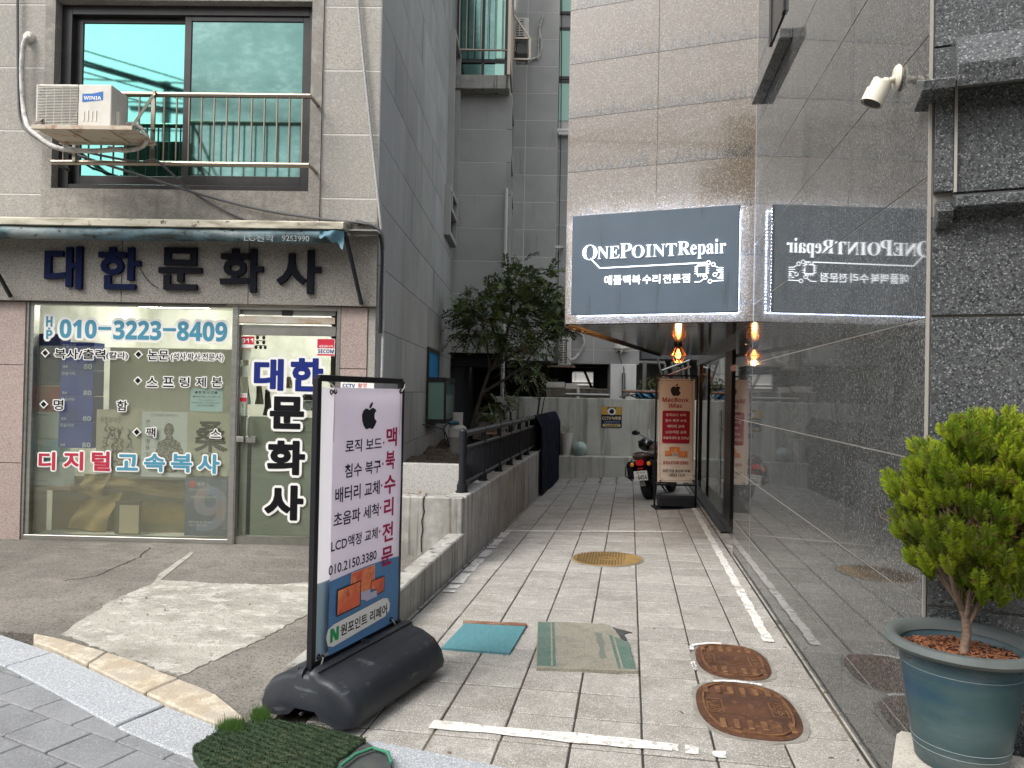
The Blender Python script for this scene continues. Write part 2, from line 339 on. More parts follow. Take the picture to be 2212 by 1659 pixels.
m_letter = emis('lit_letter', (.93, .96, 1), 2.0)
m_bulb = emis('amber_bulb', (1, .45, .09), 3.2)
m_ink = M('black_vinyl', (.006,.006,.008), .6, 0, .12)
m_navy = M('navy_vinyl', (.012,.025,.17), .6, 0, .15)
m_sky = M('sky_blue_vinyl', (.07,.26,.37), .6, 0, .2)
m_redv = M('red_vinyl', (.42,.03,.06), .6, 0, .2)
m_wht = M('white_vinyl', (.78,.78,.76), .45)
# ================================================================== ground
ZA = -.03
def fl(x, y): return -(.0137-.0038*x)*y          # the alley floor falls gently away from the street
g = G(); g.box(-60, 60, -60, 60, -1.0, -.42); struct('ground', g, m_road)
g = G().box(-40, 40, -14, -3.5, -.6, -.14); struct('road', g, m_road)
# apron in front of the shop
K = lambda x, y, z=ZA: gnd(x, y, z, 0, LF)
inner = [K(0, 1364), K(100, 1371), K(267, 1420), K(387, 1465), K(477, 1505), K(527, 1551), K(560, 1585)]
inner = [Vector((-7.5, inner[0].y+.45, 0))] + inner
p = G(); pts = [(q.x, q.y) for q in inner] + [(-1.10, 3.50), (-.665, 6.8), (-1.0, 7.0), (-7.5, 7.0)]
p.prism(pts, -.4, ZA, 'z'); struct('apron', p, m_apron, LF)
def slab(pxs, z0, z1, n=3, jit=.012):
    q = [K(*a) for a in pxs]; o = []
    for a, b in zip(q, q[1:]+q[:1]):
        for k in range(n): t = k/n; o.append((a.x+(b.x-a.x)*t+random.uniform(-jit, jit), a.y+(b.y-a.y)*t+random.uniform(-jit, jit)))
    return G().prism(o, z0, z1, 'z')
struct('cement_patch', slab([(135,1370),(240,1300),(345,1254),(480,1262),(600,1264),(760,1252),(760,1290),(650,1335),(560,1385),(470,1425),(388,1462),(300,1432),(225,1405)], ZA-.02, ZA+.005, 14, .013), m_patch, LF)
struct('cement_seam', slab([(335,1258),(352,1250),(420,1195),(412,1193),(345,1240)], ZA-.02, ZA+.004, 4, .006), m_patch_edge, LF)
# cracks in the apron
g = G()
for pl in ([(325,1183),(300,1205),(262,1222),(205,1245),(120,1258)],):
    q = [K(*a) for a in pl]
    fine = []
    for a, b in zip(q, q[1:]):
        for k in range(6): c = a.lerp(b, k/6); fine.append((c.x+random.uniform(-.015,.015), c.y+random.uniform(-.015,.015)))
    strips(g, fine, (0,0,ZA+.0025), (1,0,0), (0,1,0), (0,0,1), .009)
struct('apron_crack', g, m_dark, LF)
# kerbs: yellowish stones, then granite stones, along a gently curved line
def along(pl, t):
    L_ = [(b-a).length for a, b in zip(pl, pl[1:])]; d = t*sum(L_)
    for a, b, l in zip(pl, pl[1:], L_):
        if d <= l: return a.lerp(b, d/l)
        d -= l
    return pl[-1].copy()
def ext(pl, d0, d1):
    a = pl[0] + (pl[0]-pl[1]).normalized()*d0; b = pl[-1] + (pl[-1]-pl[-2]).normalized()*d1
    return [a]+pl+[b]
zc = ZA
yel_b = [K(70,1370), K(100,1373), K(267,1421), K(387,1466), K(477,1506), K(527,1552)]
yel_f = [K(72,1388), K(97,1394), K(167,1425), K(227,1456), K(287,1485), K(363,1521), K(477,1568)]
gr_b = ext([K(0,1370), K(150,1420), K(300,1477), K(500,1565), K(620,1600), K(792,1598)], 4, 0)[:-3]
gr_b = [gr_b[0]+Vector((0,.02,0)), K(0,1366), K(88,1393), K(227,1457), K(363,1522), K(477,1571)]
# the granite kerb continues behind the turf roll to the right, along the front of the alley paving
kr = [gnd(792,1597,-.04,0,LF), gnd(980,1633,-.04,0,LF), gnd(1120,1665,-.04,0,LF)]
gr_b += [K(620,1612), kr[0]] + kr[1:]; gr_b.append(gr_b[-1]+(gr_b[-1]-gr_b[-2]).normalized()*5)
gr_f = []
for i, q in enumerate(gr_b):
    a = gr_b[max(i-1,0)]; b = gr_b[min(i+1,len(gr_b)-1)]; t = (b-a).normalized(); n_ = Vector((t.y,-t.x,0)); gr_f.append(q+n_*.245)
kerb = struct('kerb', G().prism([(q.x,q.y) for q in gr_b]+[(q.x,q.y) for q in reversed(gr_f)], -.4, -.065, 'z'), m_joint, LF)
NK = 11
for k in range(NK):
    t0, t1 = k/NK+.0006, (k+1)/NK-.0006
    q = [along(gr_f, t0), along(gr_f, t1), along(gr_b, t1), along(gr_b, t0)]; mid = [along(gr_f,(t0+t1)/2), along(gr_b,(t0+t1)/2)]
    out = [q[0], mid[0], q[1], q[2], mid[1], q[3]]
    build('kerb_stone', G().prism([(c.x,c.y) for c in out], -.3, -.036 - (.004 if k % 2 else 0), 'z'), m_kerb, kerb, bevel=.006)
NY = 3
for k in range(NY):
    t0, t1 = k/NY+.002, (k+1)/NY-.002
    fr = [along(yel_f, t0+(t1-t0)*i/4) for i in range(5)]; bk = [along(yel_b, t0+(t1-t0)*i/4) for i in range(5)]
    build('yellow_kerb_stone', G().prism([(c.x+random.uniform(-.004,.004), c.y) for c in fr]+[(c.x, c.y+random.uniform(-.008,.008)) for c in reversed(bk)], -.3, ZA+.006, 'z'), m_yellow, kerb, bevel=.008)
# street pavement at the bottom left, pavers laid along the kerb
pv = struct('pavement', G().prism([(-9,-6),(8,-6),(8,1.2)]+[(q.x,q.y) for q in reversed(gr_f)]+[(-9,7)], -.4, -.060, 'z'), m_sand, LF)
base_me = None; pa = math.atan2(-.485, 1.0); ca, sa = math.cos(pa), math.sin(pa)
pg = G().box(-.1465,.1465,-.097,.097,-.03,0)
proto = build('paver', pg, m_paver, pv, bevel=.004)
o0 = Vector((-2.70, 3.80, 0)); cnt = 0
for j in range(-2, 12):
    for i in range(-8, 12):
        c = Vector((o0.x + (i+.5+(.5 if j % 2 else 0))*.30*ca + (j+.55)*.20*sa, o0.y + (i+.5+(.5 if j % 2 else 0))*.30*sa - (j+.55)*.20*ca, 0))
        if c.x < -4.4 or c.y < 1.3: continue
        # keep it in front of the kerb
        n_ = min(((c-f_).length, k) for k, f_ in enumerate([along(gr_f, t/60) for t in range(61)]))[1]
        f_ = along(gr_f, n_/60); f2 = along(gr_f, min(n_+1,60)/60)
        if (f2-f_).cross(c-f_).z > .13*(f2-f_).length: continue
        o = proto if cnt == 0 else copyof(proto, pv, (0,0,0)); cnt += 1
        o.location = (c.x, c.y, -.047+random.uniform(-.002,.002)); o.rotation_euler = (random.uniform(-.004,.004), random.uniform(-.004,.004), pa+random.uniform(-.006,.006))
# ------------------------------------------------------------------ the alley floor and its paving stones
g = G(); g.sheet(lambda a, b: (-1.7+a*6.2, 1.0+b*17, fl(-1.7+a*6.2, 1.0+b*17)-.0065), 24, 60)
g.box(-1.7, 4.5, 1.0, 18, -1, -.41)
floor = struct('alley_floor', g, m_joint)
TX, TY, SH = .302, .3015, -.024
tg = G().prism([(-TX/2+.0045, -TY/2+.0065+SH*(-TX/2)), (TX/2-.0045, -TY/2+.0065+SH*TX/2), (TX/2-.0045, TY/2-.0065+SH*TX/2), (-TX/2+.0045, TY/2-.0065+SH*(-TX/2))], -.035, 0, 'z')
tp = build('paving_stone', tg, m_tile, floor, bevel=.0035); first = True
tg2 = G().add(tg.v, tg.f); rest = G(); ntile = 0
kb = [f2w(q, LF) for q in gr_b]
def kerb_y(x):
    for a, b in zip(kb, kb[1:]):
        if (a.x-x)*(b.x-x) <= 0 and abs(a.x-b.x) > 1e-6: return a.y+(b.y-a.y)*(x-a.x)/(b.x-a.x)
    return -9
HOLES = [(-.20, 7.19, .33, .40), (.60, 4.36, .215, .30), (.575, 3.68, .25, .36)]
for j in range(-3, 42):
    for i in range(-4, 4):
        x = -.224+(i+.5)*TX; y = 3.155+(j+.5)*TY+SH*(x+.0)
        if y < kerb_y(x)-.02 or y > 15.15: continue
        if i == -4 and y < 6.4: pass
        z = fl(x, y)+random.uniform(-.0015, .0015)
        if ntile < 298:
            o = tp if first else copyof(tp, floor, (0,0,0)); first = False; ntile += 1
            o.location = (x+random.uniform(-.001,.001), y, z); o.rotation_euler = (-(.0137-.0038*x)+random.uniform(-.002,.002), -.0038*y+random.uniform(-.0015,.0015), random.uniform(-.004,.004))
        else: rest.add([(a+x, b+y, c+z) for a, b, c in tg.v], tg.f)
if rest.v: build('paving_stone', rest, m_tile, floor, kind='stuff')
# mortar strip by the right wall and narrow strip by the low wall
g = G().sheet(lambda a, b: (.992+a*.2, 2.4+b*11, fl(.992+a*.2, 2.4+b*11)+.001), 1, 20); build('edge_mortar', g, m_conc, floor)
g = G().sheet(lambda a, b: (-1.52+a*.083, 3.3+b*12, fl(-1.52, 3.3+b*12)+.001), 1, 20); build('edge_mortar', g, m_conc, floor)
# painted lines (worn), laid 4 mm above the stones
def line(pl, w, lift=.006, n=24, jit=.008, skip=None):
    g = G(); P_ = [Vector(q) for q in pl]
    for k in range(n):
        if skip and skip(k/n): continue
        a = P_[0].lerp(P_[1], k/n); b = P_[0].lerp(P_[1], (k+.999)/n); d = (P_[1]-P_[0]).normalized(); m_ = Vector((-d.y, d.x, 0))
        wf = lambda j_, p_: w/2+jit*.7*math.sin(j_*.37+p_)+jit*.45*math.sin(j_*1.13+p_*2)
        q = [a-m_*wf(k, w*99), b-m_*wf(k+1, w*99), b+m_*wf(k+1, 2), a+m_*wf(k, 2)]
        g.add([(c.x, c.y, fl(c.x, c.y)+lift) for c in q], [(0,1,2,3)])
    return g
struct('painted_line', line([(-.86,3.26,0),(.20,3.225,0)], .085, skip=lambda t: random.random() < .0), m_whitepaint)
struct('painted_line', line([(.20,3.225,0),(.42,3.21,0)], .06, n=8, jit=.02, skip=lambda t: random.random() < .35), m_whitepaint)
struct('painted_line', line([(-1.40,8.50,0),(.62,8.66,0)], .075), m_whitepaint)
struct('painted_line', line([(-1.42,13.9,0),(.3,14.1,0)], .05), m_whitepaint)
struct('painted_line', line([(.865,4.75,0),(.90,10.6,0)], .062, n=260, jit=.006, skip=lambda t: math.sin(t*61)+math.sin(t*143) > 1.9), m_whitepaint)
struct('painted_line', line([(-1.36,5.6,0),(-1.38,8.4,0)], .09, n=120, jit=.008, skip=lambda t: math.sin(t*31)+math.sin(t*83) > .9), m_whitepaint)
# ================================================================== low kerb wall, raised bed and its parapet
g = G().hexa([(-1.62,3.36,-.3),(-1.475,3.33,-.3),(-1.455,6.66,-.3),(-1.60,6.70,-.3)], [(-1.62,3.38,.115),(-1.475,3.35,.115),(-1.455,6.66,.175),(-1.60,6.70,.175)])
single('low_wall', 'low pale concrete edging wall between the apron and the paved alley, running from the banner to the railing', 'wall', g, m_conc, base=(-1.54,3.4,-.05), bevel=.01)
bed = thing('raised_bed', 'raised concrete planting bed with stained side wall beneath the black railing', 'planter', (-1.5, 6.6, 0))
c0 = w2f((-1.455, 6.53, 0), LF)
g = G().box(-1.63, -1.455, 6.6, 15.2, -.35, .50); build('parapet', g, m_conc, bed, bevel=.012)
g = G().box(-1.455, c0.x-.01, 6.655, 6.80, -.3, .497); build('front_wall', g, m_conc, bed, a=LF, bevel=.012)
g = G(); cr = [(-.93,.497),(-.94,.43),(-.925,.36),(-.95,.28),(-.935,.2),(-.95,.12),(-.945,0)]
strips(g, cr, (0,6.6535,0), XV, YV, NV, .011); strips(g, [(-.93,0),(-.92,.06),(-.94,.14)], (0,6.655,.4985), (1,0,0), (0,1,0), (0,0,1), .012); build('crack', g, m_dark, bed, a=LF)
g = G().box(-1.455, c0.x-.16, 6.80, 7.05, -.3, .45); build('soil', g, m_soil, bed, a=LF)
g = G(); g.sheet(lambda a, b: (-1.455+a*(.83+.0*b)+a*b*(-.0), 7.10+b*8.1, .60+.03*math.sin(a*9+b*31)+.02*random.random()), 12, 60)
build('soil', g, m_soil, bed, a=LF)
g = G().box(-1.45, -.60, 7.0, 7.10, .46, .76); g.box(-.68, -.60, 7.10, 7.6, .46, .755)
build('granite_slab', g, M('pale_speckled_granite', (.44,.43,.41), .25, speck=[((.22,.22,.21), 190, .66, .7), ((.56,.55,.54), 230, .75, .7)]), bed, a=LF, bevel=.004)
# dead stalks and dry leaves on the soil
g = G()
for k in range(500):
    if k < 150: u, v, z = random.uniform(-1.4,-.7), random.uniform(6.83,7.9), .0; z = .46 if v < 6.99 else .62
    else: u, v, z = random.uniform(-1.4,-.75), random.uniform(7.3,14), .62
    if 6.99 < v < 7.12: continue
    a = random.uniform(0, 6.28); l = random.uniform(.02,.07); w = random.uniform(.006,.018); h = random.uniform(0,.03)
    d = Vector((math.cos(a), math.sin(a), random.uniform(-.2,.6)))*l; s_ = Vector((-math.sin(a), math.cos(a), .2))*w; c = Vector((u, v, z+h))
    g.add([c-s_, c+d*.5-s_*.9+Vector((0,0,.008)), c+d, c+d*.5+s_*.9, c+s_*.6], [(0,1,2,3,4)])
build('dry_leaves', g, M('dry_leaf', (.19,.13,.08), .85, var=((.10,.07,.045), 12, .4, .7)), bed, a=LF, kind='stuff')
# back wall with its bench
bw = thing('boundary_wall', 'stained concrete wall with a low bench closing the far end of the alley', 'wall', (.5, 15.4, -.3), LF)
g = G().box(-.72, 4.2, 15.40, 15.58, -.6, 1.365); build('wall_slab', g, m_conc_back, bw, bevel=.012)
g = G().box(-.05, 4.2, 15.08, 15.40, -.6, .185); build('bench', g, m_conc_back, bw, bevel=.015)
# ================================================================== left building
def panels(root, mat, plane, us, zs, c, depth=.03, gap=.007, holes=(), a=None, name='wall_panel', bevel=.002, jit=.0008):
    """plane 'v': front faces -v at v=c; 'u': faces +u at u=c; us/zs are joint positions"""
    cache = {}
    def emit(a0, a1, z0, z1):
        if a1-a0 < .03 or z1-z0 < .03: return
        k = (round(a1-a0, 3), round(z1-z0, 3)); cu, cz = (a0+a1)/2, (z0+z1)/2
        w, h = (a1-a0-gap)/2, (z1-z0-gap)/2; off = random.uniform(0, jit)
        if k not in cache:
            g = G().box(-w, w, 0, depth, -h, h) if plane == 'v' else G().box(-depth, 0, -w, w, -h, h)
            bb = Vector(root['_b']); g.v = [tuple(Vector(p)+bb) for p in g.v]
            cache[k] = o = build(name, g, mat, root, bevel=bevel)
        else: o = copyof(cache[k], root, (0,0,0))
        fa = root['_a'] if a is None else a
        P_ = Vector((cu, c-off, cz)) if plane == 'v' else Vector((c+off, cu, cz))
        o.location = w2f(f2w(P_, fa), root['_a']) - Vector(root['_b'])
        if fa != root['_a']: o.rotation_euler = (0, 0, R(fa-root['_a']))
    for a0, a1 in zip(us, us[1:]):
        for z0, z1 in zip(zs, zs[1:]):
            cells = [(a0, a1, z0, z1)]
            for h0, h1, y0, y1 in holes:
                out = []
                for (p, q, r_, s_) in cells:
                    if q <= h0 or p >= h1 or s_ <= y0 or r_ >= y1: out.append((p,q,r_,s_)); continue
                    if p < h0: out.append((p, h0, r_, s_))
                    if q > h1: out.append((h1, q, r_, s_))
                    m0, m1 = max(p,h0), min(q,h1)
                    if r_ < y0: out.append((m0, m1, r_, y0))
                    if s_ > y1: out.append((m0, m1, y1, s_))
                cells = out
            for cc in cells: emit(*cc)
VF = 6.90
LB = thing('apartment_building', 'grey stone clad apartment building on the left with a print shop on its ground floor', 'building', (-1.46, VF, 0), LF)
ROW = .604; zj = at(760, 290.7, VF, LF).z; ZR = [zj + k*ROW for k in range(-7, 12)]
WH = (at(118,200,VF,LF).x, at(672,200,VF,LF).x, at(400,411,VF,LF).z, at(400,3,VF,LF).z)   # window opening
SU0, SU1 = at(95,250,VF,LF).x, at(696,250,VF,LF).x
ZB1, ZB0 = at(400,476,VF,LF).z, at(400,657,VF,LF).z       # top and bottom of the sign band
# cores behind the cladding
g = G().box(-8, SU0, VF+.0028, 7.15, ZB1, 9.4); g.box(SU1, -1.464, VF+.0028, 7.15, ZB1, 9.4); build('wall_core', g, m_grout_l, LB)
g = G().box(-8, -1.464, 7.15, 13.6, ZB1, 9.4); g.box(-1.9, -1.464, 7.2, 13.6, -.3, ZB1); build('wall_core', g, m_grout_d, LB)
g = G().box(SU0+.003, WH[0], VF-.018, 7.15, ZB1, 9.4); g.box(WH[1], SU1-.003, VF-.018, 7.15, ZB1, 9.4)
g.box(WH[0], WH[1], VF-.018, 7.15, ZB1, WH[2]); g.box(WH[0], WH[1], VF-.018, 7.15, WH[3], 9.4)
build('stucco_bay', g, m_stucco, LB)
zz = [ZB1] + [z for z in ZR if z > ZB1+.1]
panels(LB, m_panel, 'v', [-7.6, -6.7, -5.75, SU0], zz, VF, gap=.013)
panels(LB, m_panel, 'v', [SU1, -1.46], zz, VF, gap=.013)
zs = [-.3] + [z for z in ZR if z > -.1]
BW = (10.4, 11.62, at(930,910,10.4,LF).z, at(930,749,10.4,LF).z)     # curtain window low on the side wall
panels(LB, m_side, 'u', [6.935, 8.35, 9.63, 10.95, 12.2, 13.5], zs, -1.46, gap=.006, holes=[BW])
# window surrounds near the far end of the side wall
def surround(u, v0, v1, z0, z1, w=.08, pr=.10, par=LB):
    g = G()
    g.box(u-.02, u+pr, v0, v0+w, z0, z1); g.box(u-.02, u+pr, v1-w, v1, z0, z1); g.box(u-.02, u+pr, v0+w, v1-w, z0, z0+w); g.box(u-.02, u+pr, v0+w, v1-w, z1-w, z1)
    o = build('window_surround', g, m_wing, par, bevel=.004)
    build('pane', G().box(u+.002, u+.01, v0+w, v1-w, z0+w, z1-w), m_winframe, o)
surround(-1.46, 12.35, 13.35, at(964,380,12.35,LF).z-.6, at(964,62,12.35,LF).z)
surround(-1.46, 12.1, 13.2, at(962,500,12.1,LF).z-.05, at(962,397,12.1,LF).z)
# sign band of rough granite, with its joints
jb = [-7.5, at(-120,590,6.84,LF).x, at(263,590,6.84,LF).x, at(537,590,6.84,LF).x, -1.44]
build('band_core', G().box(-7.5, -1.46, 6.86, 7.2, ZB0+.01, ZB1), m_grout_d, LB)
panels(LB, m_band, 'v', jb, [ZB0, ZB1], 6.84, depth=.06, gap=.006, name='band_panel')
# pillars of pink granite
pj = [-.3, at(20,1000,VF,LF).z, at(20,788,VF,LF).z, ZB0]
panels(LB, m_pink, 'v', [-6.6, -5.6, at(50,900,VF,LF).x], pj, VF, depth=.2, name='pillar_stone')
PU0 = at(736,700,VF,LF).x
panels(LB, m_pink, 'v', [PU0, -1.53], [-.3, .5, 1.3, at(770,797,VF,LF).z, ZB0], VF, depth=.2, name='pillar_stone')
build('corner_strip', G().box(-1.528, -1.46, VF+.01, 7.0, -.3, ZB0), m_panel, LB)
# upper window
FV = 7.00
wn_ = build('window', (lambda g: g.box(WH[0], WH[0]+.10, FV-.02, 7.14, WH[2], WH[3]).box(WH[1]-.055, WH[1], FV-.02, 7.14, WH[2], WH[3]).box(WH[0]+.10, WH[1]-.055, FV-.02, 7.14, WH[3]-.09, WH[3]).box(WH[0]+.10, WH[1]-.055, FV-.02, 7.14, WH[2], WH[2]+.07))(G()), m_winframe, LB, bevel=.003)
wm = at(405,200,FV,LF).x
def sash(u0, u1, v, z0, z1, w, mat, par=wn_, bw_=.10):
    o = build('sash', G().box(u0, u0+w, v, v+.035, z0, z1).box(u1-w, u1, v, v+.035, z0, z1).box(u0+w, u1-w, v, v+.035, z1-w*.7, z1).box(u0+w, u1-w, v, v+.035, z0, z0+bw_), m_winframe, par, bevel=.002)
    build('pane', G().box(u0+w, u1-w, v+.014, v+.02, z0+bw_, z1-w*.7), mat, par)
sash(WH[0]+.10, wm+.02, FV+.045, WH[2]+.07, WH[3]-.09, .07, m_mirror)
sash(wm-.04, WH[1]-.055, FV+.0, WH[2]+.07, WH[3]-.09, .065, m_mesh)
# railing of stainless tubes in front of the window
RV = 6.66
rl = thing('window_railing', 'stainless steel tube railing across the lower half of the upstairs window', 'railing', (-3.3, RV, 3.5), LF)
rz1 = at(500,206,RV,LF).z; rz0 = at(400,354,RV,LF).z; ru0 = at(113,352,RV,LF).x; ru1 = at(670,280,RV,LF).x
build('top_rail', G().tube([(ru0, RV, rz1), (ru1, RV, rz1)], .024, 12), m_rail, rl, smooth=True)
build('bottom_rail', G().tube([(ru0, RV, rz0), (ru1, RV, rz0)], .024, 12), m_rail, rl, smooth=True)
k = 0; x = ru1-.075; bal = None
while x > ru0+.05:
    g = G().tube([(0, 0, rz0-rz1), (0, 0, 0)], .0085, 8, cap=False); bb = Vector(rl['_b']); g.v = [tuple(Vector(p)+bb) for p in g.v]
    if bal is None: bal = build('baluster', g, m_rail, rl, smooth=True); o = bal
    else: o = copyof(bal, rl, (0,0,0))
    o.location = Vector((x, RV, rz1)) - bb; x -= .1155
for zz_, uu in ((rz1, ru1), (rz0, ru1), (rz0, ru0), (rz1, ru0)):
    build('wall_bracket', G().tube([(uu, RV, zz_), (uu, 6.9, zz_)], .016, 8), m_rail, rl, smooth=True)
# ------------------------------------------------------------------ condenser on its bracket in front of the window
def condenser(lab, base, a, w, d, h, slats=26, face='-v', logo=False, group=None):
    """base = left front bottom corner; fan side faces -v"""
    t = thing('air_conditioner_unit', lab, 'air conditioner', base, a, group)
    x, y, z = base
    gw = w*.56
    g = G().box(x+gw, x+w, y, y+d, z, z+h); g.box(x, x+.03*w, y, y+d, z, z+h); g.box(x+.03*w, x+gw, y, y+d, z+h*.95, z+h); g.box(x+.03*w, x+gw, y, y+d, z, z+h*.05); g.box(x+.03*w, x+gw, y+d-.02, y+d, z+h*.05, z+h*.95)
    build('casing', g, m_acwhite, t, bevel=.006)
    g = G().box(x+.03*w, x+gw, y+.06, y+.07, z+h*.05, z+h*.95); sh = build('fan_shroud', g, m_black, t)
    cx, cz, rr = x+gw*.52, z+h*.5, min(gw*.44, h*.42)
    g = G().lathe([(rr*1.0, 0), (rr*1.03, .02), (rr*1.03, .045)], (cx, y+.014, cz), 28, 'y'); build('fan_ring', g, m_acwhite, sh, smooth=True)
    g = G()
    for k in range(3):
        an = k*2.094+.4
        pts = [(cx+rr*.15*math.cos(an-.6), cz+rr*.15*math.sin(an-.6))]+[(cx+rr*.9*math.cos(an+b), cz+rr*.9*math.sin(an+b)) for b in (-.5,-.1,.3,.5)]+[(cx+rr*.2*math.cos(an+.7), cz+rr*.2*math.sin(an+.7))]
        g.prism(pts, y+.045, y+.05, 'y')
    g.lathe([(0,-.03),(rr*.2,-.03),(rr*.22,0)], (cx, y+.05, cz), 14, 'y')
    build('fan', g, M('grey_fan', (.10,.10,.10), .6), sh)
    g = G(); n = slats
    for k in range(n+1): zz_ = z+h*.05+(h*.90)*k/n; g.box(x+.03*w, x+gw, y-.004, y+.003, zz_-.0026*h/.4, zz_+.0026*h/.4)
    for k in range(1, 5): xx = x+.03*w+(gw-.03*w)*k/5; g.box(xx-.0015, xx+.0015, y-.001, y+.005, z+h*.05, z+h*.95)
    build('grille', g, m_acwhite, t)
    return t
AV = 6.22
q0 = at(76, 275, AV, LF); q1 = at(239, 275, AV, LF); hz = at(150,182,AV,LF).z - at(150,278,AV,LF).z
ac1 = condenser('weathered white air conditioner with a blue logo on the shelf by the upstairs window', (q0.x, AV, at(150,278,AV,LF).z), LF, q1.x-q0.x, .25, hz)
lx0, lx1 = at(178,210,AV,LF).x, at(223,210,AV,LF).x; lz0, lz1 = at(200,221,AV,LF).z, at(200,199,AV,LF).z
build('logo_badge', poly(G(), [(lx0,lz0),(lx1,lz0+.02),(lx1,lz1+.008),((lx0+lx1)/2,lz1-.012),(lx0,lz1-.015)], (0,AV-.0015,0), XV, YV, NV), M('logo_blue', (.03,.14,.42), .4), ac1)
build('logo_lettering', text(G(), mathbold('WINIA'), (lx0+.014, AV, lz0+.022), XV, YV, NV, lx1-lx0-.03, .030, lift=.003), m_wht, ac1)
vb = G()
for k in range(4): vb.box(lx0+.01+k*.035, lx0+.022+k*.035, AV-.004, AV+.001, q0.z+.06, q0.z+.14+.01*(k%2))
build('embossed_rib', vb, m_acwhite, ac1)
g = G().box(q1.x, q1.x+.03, AV+.07, AV+.17, q0.z+.05, q0.z+.17); build('service_cover', g, m_acwhite, ac1, bevel=.004)
sz = q0.z-.012
sh = thing('condenser_shelf', 'rusty white steel shelf hung from the window railing, holding the air conditioner', 'shelf', (q0.x, AV, sz-.04), LF)
e0 = at(66,282,6.12,LF).x; e1 = at(285,288,6.12,LF).x
build('shelf_tray', G().box(e0, e1, 6.12, 6.145, sz-.035, sz).box(e0, e1, 6.145, 6.52, sz-.016, sz-.008).box(e0, e1, 6.50, 6.525, sz-.035, sz).box(e0+.25, e0+.29, 6.145, 6.50, sz-.03, sz-.017).box(e0+.6, e0+.64, 6.145, 6.50, sz-.03, sz-.017), M('rusty_cream_steel', (.48,.42,.34), .6, var=((.30,.17,.09), 12, .52, .7)), sh, bevel=.002)
ux = at(337,205,RV,LF).x
for uu in (e1, e0+.02):
    hx = ux if uu == e1 else e0+.06
    build('support_arm', G().bar((uu, 6.13, sz), (hx, 6.64, rz1+.01), .028, .006).bar((uu, 6.13, sz-.02), (hx, 6.64, rz0+.30), .026, .006).bar((hx, 6.625, rz1+.02), (hx, 6.625, rz0), .03, .02), m_rail, sh)
# refrigerant hoses and cables
def hose(name, label, cat, pl, r, mat, a=LF, group=None, n=8, wob=0, sub=6):
    P_ = [Vector(p) for p in pl]; out = []
    for i in range(len(P_)-1):
        p0 = P_[max(i-1,0)]; p1 = P_[i]; p2 = P_[i+1]; p3 = P_[min(i+2,len(P_)-1)]
        for k in range(sub):
            t = k/sub; q = .5*((2*p1)+(-p0+p2)*t+(2*p0-5*p1+4*p2-p3)*t*t+(-p0+3*p1-3*p2+p3)*t**3)
            out.append(q + Vector((random.uniform(-wob,wob), random.uniform(-wob,wob), random.uniform(-wob,wob))))
    out.append(P_[-1]); g = G().tube(out, r, n)
    return single(name, label, cat, g, mat, a=a, base=P_[0], group=group, smooth=True)
A_ = lambda x, y, v: at(x, y, v, LF)
hose('refrigerant_hose', 'white taped hose rising from behind the air conditioner to the hole in the left wall', 'hose', [A_(60,80,6.86), A_(52,92,6.83), A_(47,140,6.82), A_(49,210,6.82), A_(55,255,6.75), A_(68,282,6.6), A_(120,318,6.55), A_(190,326,6.55), A_(265,322,6.5)], .022, m_hose)
hose('refrigerant_hose', 'white taped hose looping out of the right side of the air conditioner', 'hose', [A_(262,272,6.4), A_(285,268,6.42), A_(305,278,6.45), A_(318,300,6.45), A_(305,318,6.5), A_(270,325,6.52), A_(235,320,6.55)], .020, m_hose)
hose('drain_conduit', 'thin dark conduit running down the wall left of the upstairs window', 'conduit', [A_(38,-60,6.86), A_(38,60,6.86), A_(40,200,6.86), A_(45,262,6.84), A_(62,286,6.75), A_(110,318,6.72)], .012, m_cable)
single('wall_sleeve', 'round putty plug where the white hose enters the left wall', 'plug', G().lathe([(0,-.02),(.035,-.018),(.05,0),(.055,.03)], tuple(A_(60,79,6.87)), 16, 'y'), m_acwhite, LF, base=A_(60,79,6.88))
hose('overhead_cable', 'long grey cable sagging from the air conditioner across the stucco to the building corner', 'cable', [A_(100,312,6.7), A_(170,336,6.72), A_(300,378,6.78), A_(400,410,6.82), A_(500,438,6.84), A_(590,458,6.84), A_(700,474,6.84), A_(812,490,6.8), A_(828,540,6.86)], .0125, m_cable)
hose('overhead_cable', 'second grey cable looping under the railing and down behind the awning', 'cable', [A_(140,316,6.6), A_(215,335,6.62), A_(300,350,6.62), A_(335,346,6.62), A_(375,378,6.7), A_(412,412,6.84), A_(465,445,6.86), A_(545,482,6.86)], .011, m_cable)
hose('flexible_conduit', 'pale ribbed conduit running down the left building corner', 'conduit', [A_(768,-60,6.86), A_(780,80,6.86), A_(790,180,6.86), A_(806,330,6.86), A_(822,480,6.84), A_(828,560,6.9), A_(828,700,6.9), A_(825,815,6.9)], .014, M('pale_conduit', (.42,.42,.41), .5, var=((.22,.22,.22), 60, .45, .55, (1,1,8))))
hose('black_cable', 'black cable dropping down the corner beside the ribbed conduit', 'cable', [A_(770,478,6.83), A_(808,492,6.8), A_(825,530,6.84), A_(823,640,6.87), A_(821,720,6.87)], .016, m_black)
